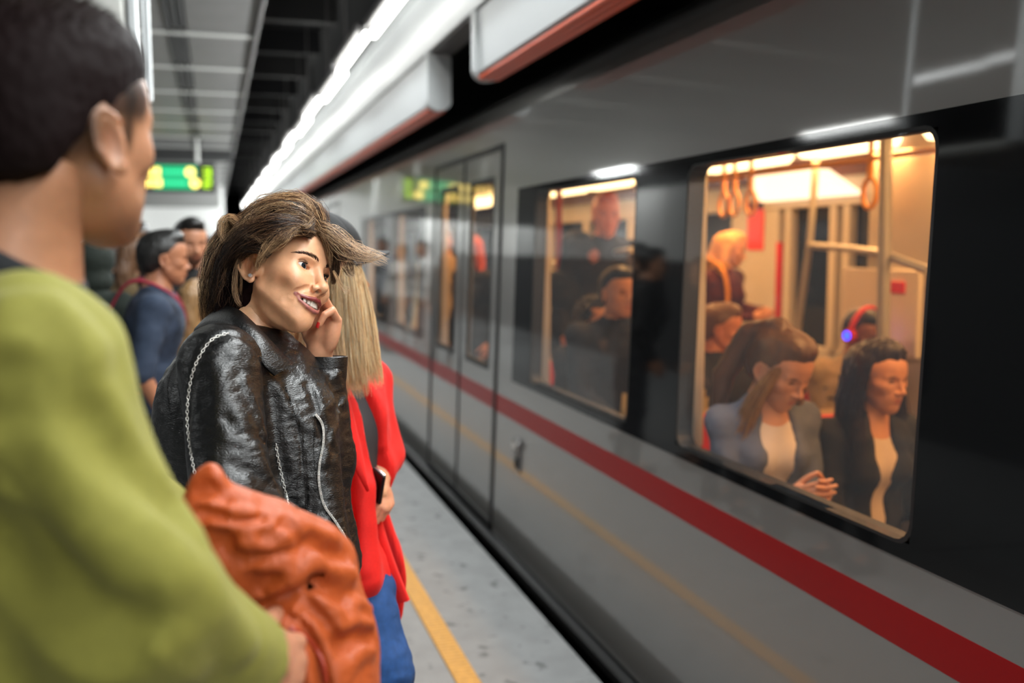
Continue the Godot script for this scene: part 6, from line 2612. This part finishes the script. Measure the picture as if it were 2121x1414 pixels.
func man_in_olive() -> void:
	var fwd := dir_face(-37.0)
	var left := Vector3.UP.cross(fwd)
	var bb := Basis(left, Vector3.UP, fwd)
	var hfwd := (dir_face(-66.0) + v3(0, 0.03, 0)).normalized()
	var hl := Vector3.UP.cross(hfwd).normalized()
	var hup := hfwd.cross(hl)
	var HT := Transform3D(Basis(hl, hup, hfwd) * 1.0, at(124, 270, 1.0))
	var NB := at(2, 588, 0.99)
	var P := v3(NB.x, 0.96, NB.z) - fwd * 0.04
	var n := thing("person", "man with short dark hair in an olive green jacket, seen from behind in the foreground", "person", floor_under(P))
	var SR := at(52, 775, 0.865)
	var ER := at(262, 1245, 0.885)
	var WR := at(508, 1372, 1.03)
	var SL := NB + left * 0.19 - v3(0, 0.055, 0)
	var WL := at(640, 1390, 1.20)
	var EL := joint(SL, WL, 0.30, 0.27, left * 0.6 - v3(0, 1, 0))
	var skin := lin(0.68, 0.48, 0.355)
	var F := Field.new()
	head(F, {"man": true, "skin": skin, "fine": false, "beard": 0.35, "beard_colour": lin(0.30, 0.22, 0.17), "lip": skin * Color(0.75, 0.5, 0.5)})
	# short hair fades into the skin round the ear and nape
	F.paint(v3(-0.062, -0.005, -0.05), v3(0.05, 0.055, 0.055), lin(0.12, 0.09, 0.075), 0.85, 0.35)
	F.paint(v3(0.0, -0.035, -0.08), v3(0.08, 0.065, 0.06), lin(0.12, 0.09, 0.075), 0.85, 0.35)
	F.paint(v3(-0.07, 0.0, 0.020), v3(0.02, 0.034, 0.013), lin(0.14, 0.1, 0.08), 0.85, 0.3)
	F.paint(v3(-0.07, 0.030, 0.008), v3(0.03, 0.03, 0.034), lin(0.12, 0.09, 0.075), 0.9, 0.5)
	F.paint(v3(-0.066, 0.034, 0.034), v3(0.03, 0.036, 0.032), lin(0.12, 0.09, 0.075), 0.9, 0.5)
	var B := Field.new()
	B.base = skin
	B.cap(HT * v3(0, -0.05, -0.035), NB, 0.051, 0.060, 0.03)
	B.cap(NB, NB - v3(0, 0.12, 0), 0.064, 0.11, 0.05)
	B.ell(NB - v3(0, 0.22, 0), v3(0.18, 0.2, 0.11), 0.05, bb)
	B.ell((NB + P) * 0.5, v3(0.15, 0.2, 0.10), 0.06, bb)
	B.ell(P, v3(0.155, 0.11, 0.11), 0.05, bb)
	for a in [[SR, ER, WR], [SL, EL, WL]]:
		B.cap(NB - v3(0, 0.09, 0), a[0], 0.07, 0.055, 0.05)
		B.cap(a[0], a[1], 0.05, 0.043, 0.03)
		B.cap(a[1], a[2], 0.043, 0.029, 0.02)
	legs(n, B, P, fwd, 1.05, tone(Color(0.10, 0.11, 0.14), 0.85), tone(Color(0.15, 0.12, 0.10), 0.6), 0.08)
	var rt := v3(0.9585, 0, 0.2852)
	var tw := v3(-0.2838, 0.0961, 0.954)
	var G := Field.new()
	G.base = skin.lerp(lin(0.86, 0.60, 0.50), 0.4)
	var f := (at(612, 1384, 1.10) - WR).normalized()
	hand(G, WR, f, -rt * 0.25 - tw * 0.85 - v3(0, 0.35, 0), -1.0, [0.62, 0.7, 0.75, 0.8], [0.25, 0.3], 1.06)
	G.cap(WR - f * 0.05, WR, 0.029, 0.027, 0.01)
	hand(G, WL, (WL - EL), -fwd - v3(0, 0.4, 0), 1.0, [0.6, 0.6, 0.6, 0.6], [0.3, 0.2], 1.06)
	var body := sculpt("body", [[F, 0.0026, HT, 5], [B, 0.015, Transform3D(), 2], [G, 0.0032, Transform3D(), 2]], M.skin, n)
	body.set_meta("world_space", true)
	# hair: close at the sides, longer on top
	var Hf := Field.new()
	Hf.base = lin(0.20, 0.165, 0.14) * 0.25
	Hf.ell(v3(0, 0.042, -0.016), v3(0.080, 0.080, 0.1), 0.01)
	Hf.ell(v3(0, 0.078, 0.012), v3(0.064, 0.046, 0.083), 0.03)
	Hf.ell(v3(0, -0.012, -0.058), v3(0.0705, 0.064, 0.052), 0.03)
	Hf.ell(v3(0, -0.058, 0.104), v3(0.09, 0.116, 0.062), 0.012, Basis(), true)
	for s in [-1.0, 1.0]:
		Hf.ell(v3(0.084 * s, -0.024, -0.010), v3(0.022, 0.036, 0.021), 0.008, Basis(), true)
	Hf.ell(v3(0, -0.10, -0.008), v3(0.2, 0.095, 0.062), 0.02, Basis(), true)
	Hf.box(v3(0, -0.148, -0.02), v3(0.2, 0.09, 0.2), 0.03, 0.02, Basis(), true)
	Hf.noise = wrinkles(8)
	Hf.noise_scale = v3(70, 45, 70)
	Hf.noise_amp = 0.0018
	var hm := sculpt("hair", [[Hf, 0.0045, HT, 2]], M.hair_matte, n)
	hm.set_meta("world_space", true)
	var rng := RandomNumberGenerator.new()
	rng.seed = 3
	var hb := Build.new()
	for i in 4200:
		var th := rng.randf_range(-PI, PI)
		var up := rng.randf_range(-0.9, 1.0)
		var d := v3(sin(th) * sqrt(1.0 - up * up), up, cos(th) * sqrt(1.0 - up * up))
		var p := v3(0, 0.045, -0.012) + d * v3(0.075, 0.076, 0.096)
		if p.z > 0.055 and p.y < 0.06 or p.y < 0.0 and (p.z > -0.02 or rng.randf() < 0.4):
			continue
		var top := smoothstep(0.075, 0.11, p.y)
		var dir := (d * 0.8 + v3(rng.randf_range(-0.4, 0.4), 0.1, 0.75 * top + 0.2) + v3(0, -0.9, -0.3) * (1.0 - top)).normalized()
		var ln := lerpf(0.006, 0.026, top)
		hb.tint = lin(0.14, 0.10, 0.075) * rng.randf_range(0.7, 1.5)
		hb.tube(PackedVector3Array([HT * p, HT * (p + dir * ln * 0.55 + d * 0.002), HT * (p + dir * ln)]), PackedFloat32Array([0.0005, 0.0004, 0.0001]), 3, false)
	world_obj("hair_tips", hb, M.hair_short, n)
	# jacket
	var J := Field.new()
	J.base = Color.WHITE
	J.ell(NB + v3(0, -0.17, 0) - fwd * 0.02, v3(0.20, 0.18, 0.100), 0.05, bb)
	J.ell(NB + v3(0, -0.36, 0) - fwd * 0.02, v3(0.20, 0.24, 0.118), 0.06, bb)
	J.ell(P + v3(0, 0.06, 0), v3(0.20, 0.22, 0.15), 0.06, bb)
	J.cap(NB + v3(0, -0.028, 0), NB + v3(0, -0.13, 0), 0.066, 0.10, 0.04)
	J.cap(NB + v3(0, -0.095, 0) - left * 0.06, SR, 0.074, 0.080, 0.04)
	J.cap(NB + v3(0, -0.095, 0) + left * 0.06, SL, 0.062, 0.06, 0.04)
	J.cap(SR, ER, 0.078, 0.074, 0.04)
	J.cap(ER, WR - (WR - ER).normalized() * 0.004, 0.074, 0.052, 0.04)
	J.cap(SL, EL, 0.075, 0.062, 0.04)
	J.cap(EL, WL - (WL - EL).normalized() * 0.03, 0.062, 0.045, 0.04)
	var cuff := (WR - ER).normalized()
	J.box(WR + cuff * 0.066, v3(0.075, 0.075, 0.06), 0.002, 0.006, Basis.looking_at(cuff), true)
	var J0 := J.copy()
	for q in [
		[[[90, 680], [160, 800], [240, 930], [330, 1040]], 0.045, 0.010],
		[[[60, 700], [130, 840], [240, 960], [340, 1050]], 0.040, -0.014],
		[[[30, 720], [90, 900], [190, 1060], [330, 1180]], 0.045, 0.016],
		[[[10, 780], [50, 960], [130, 1120], [260, 1270]], 0.040, -0.012],
		[[[20, 640], [110, 640], [190, 720]], 0.030, 0.008],
		[[[5, 930], [110, 1060], [230, 1200]], 0.035, 0.010],
		[[[0, 1130], [90, 1230], [200, 1330]], 0.05, -0.014],
		[[[300, 1130], [400, 1200], [500, 1330]], 0.035, 0.010],
		
	]:
		J.crease(hits(J0, q[0]), q[1], q[2] * 1.7)
	# the sleeve's seam
	J.crease(hits(J0, [[0, 1010], [120, 1130], [230, 1250], [320, 1350], [400, 1410]]), 0.010, 0.004)
	J.noise = wrinkles(12)
	J.noise_scale = v3(9, 9, 9)
	J.noise_amp = 0.006
	world_sculpt("olive_jacket", [[J, 0.0085, Transform3D(), 4]], M.olive, n)
	# collar of the dark shirt
	var cb := Build.new()
	var rows := []
	var axis := (HT * v3(0, -0.05, -0.035) - NB).normalized()
	var cf := (fwd - axis * fwd.dot(axis)).normalized()
	var cl := axis.cross(cf)
	for q in [[-0.014, 0.083], [0.0, 0.082], [0.014, 0.077], [0.021, 0.073], [0.022, 0.070], [0.018, 0.067], [0.0, 0.068], [-0.02, 0.07]]:
		var row := []
		for k in 40:
			var a := TAU * k / 40.0
			var fr := cos(a)
			row.append(NB + axis * (q[0] + 0.02 - 0.016 * fr) + (cf * cos(a) * 1.02 + cl * sin(a) * 0.98) * q[1])
		rows.append(row)
	cb.sheet(rows, true, true)
	world_obj("shirt_collar", cb, M.navy, n)
	orange_jacket()

# the rust-orange jacket carried over his forearm
func orange_jacket() -> void:
	var c := at(620, 1220, 1.22)
	var n := thing("jacket", "crumpled rust-orange jacket carried over the arm of the man in olive", "jacket", c)
	var F := Field.new()
	F.base = Color.WHITE
	F.ell(at(446, 1066, 1.13), v3(0.045, 0.035, 0.045), 0.03)
	F.ell(at(434, 1014, 1.13), v3(0.022, 0.028, 0.025), 0.015)
	F.cap(at(470, 1085, 1.16), at(578, 1125, 1.22), 0.030, 0.042, 0.03)
	F.ell(at(560, 1180, 1.20), v3(0.085, 0.06, 0.06), 0.03)
	F.cap(at(590, 1150, 1.20), at(648, 1172, 1.25), 0.055, 0.048, 0.03)
	F.cap(at(648, 1178, 1.25), at(695, 1300, 1.25), 0.048, 0.040, 0.04)
	F.cap(at(695, 1300, 1.25), at(684, 1410, 1.24), 0.042, 0.046, 0.04)
	F.ell(at(600, 1290, 1.19), v3(0.075, 0.09, 0.055), 0.03)
	F.cap(at(620, 1290, 1.17), at(670, 1480, 1.17), 0.045, 0.055, 0.03)
	F.cap(at(650, 1400, 1.22), at(640, 1640, 1.22), 0.075, 0.07, 0.05)
	F.ell(at(520, 1130, 1.15), v3(0.07, 0.06, 0.05), 0.03)
	var F0 := F.copy()
	F.sharp = 0.85
	for q in [
		[[[400, 978], [440, 970], [462, 1022]], 0.014, 0.006],
		[[[415, 1015], [450, 1012], [468, 1030]], 0.016, -0.010],
		[[[420, 1040], [470, 1052], [520, 1062]], 0.012, 0.007],
		[[[425, 1062], [480, 1078], [540, 1078]], 0.012, -0.010],
		[[[440, 1080], [500, 1098], [560, 1092]], 0.012, 0.007],
		[[[480, 1075], [560, 1085], [640, 1092], [690, 1112]], 0.022, 0.008],
		[[[540, 1110], [590, 1088], [620, 1122]], 0.014, -0.012],
		[[[522, 1118], [560, 1103], [600, 1108]], 0.014, 0.010],
		[[[500, 1128], [560, 1140], [632, 1122], [650, 1155]], 0.020, 0.014],
		[[[530, 1152], [590, 1140], [640, 1130]], 0.014, -0.012],
		[[[640, 1120], [670, 1150], [722, 1155]], 0.022, -0.014],
		[[[640, 1185], [690, 1172], [728, 1185]], 0.022, 0.013],
		[[[640, 1200], [690, 1225], [715, 1250]], 0.020, -0.016],
		[[[548, 1240], [600, 1205], [660, 1160]], 0.020, 0.016],
		[[[560, 1255], [620, 1215], [650, 1200]], 0.020, -0.018],
		[[[600, 1190], [655, 1240], [690, 1280], [705, 1310]], 0.020, 0.014],
		[[[640, 1250], [680, 1290], [705, 1320]], 0.018, -0.016],
		[[[700, 1265], [745, 1250], [765, 1260]], 0.016, 0.010],
		[[[700, 1330], [745, 1312], [772, 1318]], 0.018, -0.014],
		[[[702, 1300], [740, 1290], [770, 1295]], 0.018, 0.010],
		[[[715, 1380], [750, 1350], [772, 1345]], 0.018, 0.010],
		[[[570, 1275], [610, 1270], [650, 1300], [690, 1390], [700, 1414]], 0.022, 0.012],
		[[[560, 1262], [620, 1285], [655, 1340], [665, 1414]], 0.016, -0.014],
		[[[590, 1300], [630, 1330], [648, 1414]], 0.018, 0.010],
		[[[470, 1120], [520, 1180], [545, 1230]], 0.022, -0.010],
		[[[520, 1180], [580, 1170], [620, 1180]], 0.018, 0.010],
		[[[560, 1200], [590, 1190], [600, 1200]], 0.014, -0.008],
	]:
		F.crease(hits(F0, q[0]), q[1] * 1.15, q[2] * 1.45)
	F.noise = wrinkles(33, 2)
	F.noise.fractal_type = FastNoiseLite.FRACTAL_RIDGED
	F.noise_scale = v3(8, 6, 8)
	F.noise_amp = 0.0045
	world_sculpt("cloth", [[F, 0.0042, Transform3D(), 6]], M.orange, n)
	var zl := Build.new()
	var zp := dense(F, [[600, 1300], [640, 1325], [668, 1370], [676, 1412]], 20, 0.002)
	var r := PackedFloat32Array()
	r.resize(20)
	r.fill(0.0035)
	zl.tube(PackedVector3Array(zp), r, 6)
	world_obj("zip", zl, M.orange_dark, n)

func woman_in_red() -> void:
	var fwd := dir_face(22.0)
	var left := Vector3.UP.cross(fwd)
	var bb := Basis(left, Vector3.UP, fwd)
	var hfwd := (dir_face(-20.0) + v3(0, 0.0, 0)).normalized()
	var hl := Vector3.UP.cross(hfwd).normalized()
	var HT := Transform3D(Basis(hl, hfwd.cross(hl), hfwd), at(668, 558, 2.36))
	var NB := at(672, 745, 2.40)
	var P := at(705, 1180, 2.42)
	var n := thing("person", "woman in a red blazer and jeans with long blonde hair under a black cap", "person", floor_under(P))
	var SR := at(592, 790, 2.24)
	var ER := at(590, 1010, 2.20)
	var WR := at(640, 1190, 2.20)
	var SL := at(762, 790, 2.55)
	var EL := at(792, 940, 2.52)
	var WL := at(784, 1022, 2.36)
	var skin := lin(0.86, 0.63, 0.49)
	var B := Field.new()
	B.base = skin
	B.cap(HT * v3(0, -0.055, -0.03), NB, 0.045, 0.05, 0.03)
	B.cap(NB, NB - v3(0, 0.1, 0), 0.055, 0.085, 0.05)
	B.ell(NB - v3(0, 0.18, 0), v3(0.14, 0.17, 0.085), 0.05, bb)
	B.ell((NB + P) * 0.5, v3(0.11, 0.16, 0.075), 0.06, bb)
	B.ell(P, v3(0.14, 0.10, 0.10), 0.05, bb)
	for a in [[SR, ER, WR], [SL, EL, WL]]:
		B.cap(NB - v3(0, 0.07, 0), a[0], 0.055, 0.042, 0.05)
		B.cap(a[0], a[1], 0.04, 0.035, 0.03)
		B.cap(a[1], a[2], 0.034, 0.024, 0.02)
	# jeans: the nearer knee comes forward
	var L := Field.new()
	L.base = Color.WHITE
	L.ell(P + v3(0, -0.03, 0), v3(0.16, 0.13, 0.13), 0.05, bb)
	var K := Field.new()
	K.base = Color.WHITE
	for q in [[at(735, 1215, 2.36), at(795, 1395, 2.28), -1.0, 0.16], [at(745, 1205, 2.5), at(775, 1420, 2.5), 1.0, -0.06]]:
		var an: Vector3 = floor_under(q[1]) + v3(0, 0.09, 0) + fwd * (q[3] - 0.10)
		B.cap(q[0], q[1], 0.07, 0.047, 0.03)
		B.cap(q[1], an, 0.047, 0.03, 0.03)
		L.cap(q[0], q[1], 0.088, 0.064, 0.04)
		L.cap(q[1], an + v3(0, 0.02, 0), 0.062, 0.042, 0.03)
		K.cap(an + v3(0, -0.045, 0) - fwd * 0.045, an + v3(0, -0.05, 0) + fwd * 0.14, 0.036, 0.032, 0.02)
		K.cap(an, an + v3(0, -0.04, 0), 0.04, 0.042, 0.02)
	K.box(floor_under(P) + v3(0, -0.16, 0), v3(2, 0.165, 2), 0.001, 0.004, Basis(), true)
	L.noise = wrinkles(6)
	L.noise_scale = v3(11, 16, 11)
	L.noise_amp = 0.008
	world_sculpt("jeans", [[L, 0.010, Transform3D(), 2]], M.jeans, n)
	world_sculpt("shoes", [[K, 0.010, Transform3D(), 1]], tone(Color(0.85, 0.84, 0.82), 0.6), n)
	var F := Field.new()
	head(F, {"skin": skin, "lip": lin(0.6, 0.25, 0.24)})
	var rt := v3(0.9585, 0, 0.2852)
	var tw := v3(-0.2838, 0.0961, 0.954)
	var G := Field.new()
	G.base = skin.lerp(lin(0.88, 0.6, 0.5), 0.4)
	var f := (at(800, 1062, 2.33) - at(784, 1004, 2.36)).normalized()
	hand(G, at(784, 996, 2.38), f, -tw * 0.6 - rt * 0.75, 1.0, [1.0, 1.1, 1.15, 1.2], [0.6, 0.5], 0.84)
	hand(G, WR, WR - ER, left - v3(0, 0.2, 0), -1.0, [0.4, 0.4, 0.4, 0.5], [0.3, 0.2], 0.95)
	var body := sculpt("body", [[F, 0.0042, HT, 2], [B, 0.014, Transform3D(), 1], [G, 0.0034, Transform3D(), 2]], M.skin, n)
	body.set_meta("world_space", true)
	# dark top under the blazer
	var T := Field.new()
	T.base = Color.WHITE
	T.ell(NB - v3(0, 0.16, 0), v3(0.155, 0.16, 0.105), 0.05, bb)
	T.ell((NB + P) * 0.5 - v3(0, 0.03, 0), v3(0.13, 0.2, 0.10), 0.06, bb)
	for g in [-1.0, 1.0]:
		T.ell(NB - v3(0, 0.17, 0) + left * 0.06 * g + fwd * 0.075, v3(0.055, 0.055, 0.045), 0.04, bb)
	world_sculpt("top", [[T, 0.010, Transform3D(), 1]], tone(Color(0.20, 0.20, 0.21), 0.85), n)
	# blazer, open in front
	var J := Field.new()
	J.base = Color.WHITE
	J.ell(NB - v3(0, 0.15, 0), v3(0.185, 0.16, 0.135), 0.05, bb)
	J.ell((NB + P) * 0.5 - v3(0, 0.04, 0), v3(0.165, 0.22, 0.13), 0.06, bb)
	J.ell(P + v3(0, -0.06, 0), v3(0.185, 0.24, 0.15), 0.05, bb)
	J.cap(NB + v3(0, -0.01, 0), NB - v3(0, 0.09, 0), 0.066, 0.10, 0.04)
	J.cap(NB - v3(0, 0.07, 0), SR, 0.07, 0.062, 0.04)
	J.cap(NB - v3(0, 0.07, 0), SL, 0.07, 0.058, 0.04)
	J.cap(SR, ER, 0.06, 0.053, 0.03)
	J.cap(ER, WR, 0.053, 0.042, 0.03)
	J.cap(SL, EL, 0.056, 0.05, 0.03)
	J.cap(EL, at(782, 985, 2.40), 0.048, 0.034, 0.03)
	J.box(NB - v3(0, 0.30, 0) + fwd * 0.16 + left * 0.012, v3(0.036, 0.42, 0.14), 0.01, 0.015, bb * Basis(Vector3.BACK, 0.10), true)
	J.cap(at(760, 1010, 2.30), at(768, 1200, 2.28), 0.018, 0.022, 0.06)
	var J0 := J.copy()
	J.crease(hits(J0, [[700, 860], [712, 960], [720, 1080], [716, 1180]]), 0.035, -0.010)
	J.crease(hits(J0, [[735, 930], [748, 1050], [752, 1180]]), 0.03, 0.010)
	J.crease(hits(J0, [[790, 780], [796, 850], [786, 920]]), 0.03, 0.006)
	J.noise = wrinkles(17)
	J.noise_scale = v3(8, 6, 8)
	J.noise_amp = 0.006
	world_sculpt("red_blazer", [[J, 0.0078, Transform3D(), 4]], M.red_wool, n)
	# the far front panel swings out, and the near lapel folds back
	var cb := Build.new()
	band(cb, pts([[768, 1050, 2.42], [764, 1130, 2.42], [772, 1190, 2.42], [800, 1246, 2.42]]), pts([[782, 1050, 2.40], [798, 1110, 2.38], [822, 1180, 2.37], [847, 1243, 2.37]]), 0.012, 20, Vector3.ZERO, 0.006)
	world_obj("front_panel", cb, M.red_wool, n)
	cb = Build.new()
	band(cb, pts([[720, 815, 2.27], [736, 880, 2.26], [752, 950, 2.255], [764, 1015, 2.25]]), pts([[700, 820, 2.25], [706, 890, 2.225], [726, 950, 2.23], [760, 1018, 2.247]]), 0.006, 26, Vector3.ZERO, 0.004)
	world_obj("lapel", cb, M.red_wool, n)
	# cap
	var C := Field.new()
	C.base = Color.WHITE
	C.ell(v3(0, 0.045, -0.012), v3(0.088, 0.094, 0.108), 0.02)
	C.box(v3(0, -0.09, 0), v3(0.2, 0.105, 0.2), 0.01, 0.006, Basis(Vector3.RIGHT, -0.10), true)
	for k in 3:
		var a := PI * k / 3.0 + 0.3
		var seam := []
		for j in 9:
			var t := lerpf(-1.4, 1.4, j / 8.0)
			seam.append(v3(0, 0.045, -0.012) + v3(cos(a) * sin(t) * 0.088, cos(t) * 0.094, sin(a) * sin(t) * 0.108))
		C.crease(seam, 0.005, -0.0015)
	var cm := sculpt("cap", [[C, 0.0045, HT, 2]], M.cap, n)
	cm.set_meta("world_space", true)
	var br := Build.new()
	var rows := []
	for r in 9:
		var row := []
		var t := r / 8.0
		for k in 17:
			var a := lerpf(-1.15, 1.15, k / 16.0)
			var rad := 0.095 + t * 0.062 * (0.55 + 0.45 * cos(a * 1.1))
			row.append(HT * (v3(sin(a) * rad * 0.92, 0.046 - 0.002 * t - 0.036 * pow(absf(sin(a)), 2.0), cos(a) * rad * 1.02)))
		rows.append(row)
	var under := []
	for row in rows:
		var u := []
		for p in row:
			u.append(p - HT.basis.y * 0.004)
		under.append(u)
	br.sheet(rows, false, true)
	br.sheet(under, false, false)
	br.sheet([rows[8], under[8]], false, true)
	var bm := world_obj("cap_brim", br, M.cap, n)
	# hair: long and straight
	var rng := RandomNumberGenerator.new()
	rng.seed = 8
	var b := Build.new()
	var cols := [lin(0.98, 0.90, 0.74), lin(1.0, 0.95, 0.83), lin(0.88, 0.75, 0.55), lin(1.0, 0.92, 0.78)]
	for q in [
		[[[722, 552, 2.26], [728, 620, 2.24], [735, 700, 2.23], [742, 760, 2.22], [752, 826, 2.23]], [0.016, 0.026, 0.030, 0.028, 0.020], 330],
		[[[705, 560, 2.26], [708, 630, 2.24], [715, 710, 2.23], [722, 770, 2.22], [728, 824, 2.23]], [0.016, 0.026, 0.030, 0.028, 0.018], 300],
		[[[738, 548, 2.28], [752, 610, 2.27], [762, 690, 2.26], [772, 750, 2.25], [786, 806, 2.26]], [0.010, 0.018, 0.022, 0.022, 0.012], 230],
		[[[690, 560, 2.28], [690, 640, 2.26], [694, 720, 2.25], [704, 780, 2.24], [712, 815, 2.25]], [0.016, 0.026, 0.03, 0.028, 0.02], 260],
		[[[665, 565, 2.30], [655, 640, 2.28], [650, 720, 2.27], [655, 790, 2.26]], [0.02, 0.03, 0.034, 0.03], 220],
		[[[640, 570, 2.34], [625, 650, 2.33], [612, 710, 2.32], [620, 790, 2.31]], [0.02, 0.028, 0.03, 0.028], 200],
		[[[735, 556, 2.27], [742, 640, 2.25], [752, 730, 2.24], [766, 800, 2.24]], [0.014, 0.02, 0.024, 0.02], 200],
		[[[742, 545, 2.29], [764, 620, 2.28], [777, 700, 2.28], [783, 760, 2.28], [790, 800, 2.28]], [0.004, 0.008, 0.010, 0.010, 0.008], 40],
	]:
		lock(b, rng, pts(q[0]), q[1], q[2], 0.00055, cols, 0.14, 9, 0.7)
	world_obj("hair", b, M.hair_blonde, n)
	var U := Field.new()
	U.base = lin(0.78, 0.64, 0.44)
	U.ell(v3(0, 0.03, -0.018), v3(0.079, 0.08, 0.10), 0.01)
	U.cap(v3(-0.05, -0.02, -0.03), v3(-0.075, -0.24, 0.01), 0.045, 0.03, 0.03)
	U.cap(v3(0, -0.03, -0.06), v3(0, -0.22, -0.06), 0.05, 0.05, 0.03)
	U.ell(v3(0, -0.03, 0.085), v3(0.066, 0.1, 0.075), 0.01, Basis(), true)
	var um := sculpt("hair_underlayer", [[U, 0.007, HT, 1]], M.cloth, n)
	um.set_meta("world_space", true)
	# what she holds: a phone with a bright metal edge
	var ph := thing("phone", "dark phone with a bright metal edge in the hand of the woman in red", "phone", at(781, 1006, 2.33))
	var pb := Build.new()
	pb.box(Vector3.ZERO, v3(0.010, 0.075, 0.05), Basis(Vector3.UP, 0.4) * Basis(Vector3.RIGHT, 0.3), 0.003)
	obj("body", pb, M.black_metal, ph)
	pb = Build.new()
	pb.box(v3(0.006, 0.022, 0.0), v3(0.006, 0.03, 0.046), Basis(Vector3.UP, 0.4) * Basis(Vector3.RIGHT, 0.3), 0.002)
	obj("metal_edge", pb, M.chrome, ph)
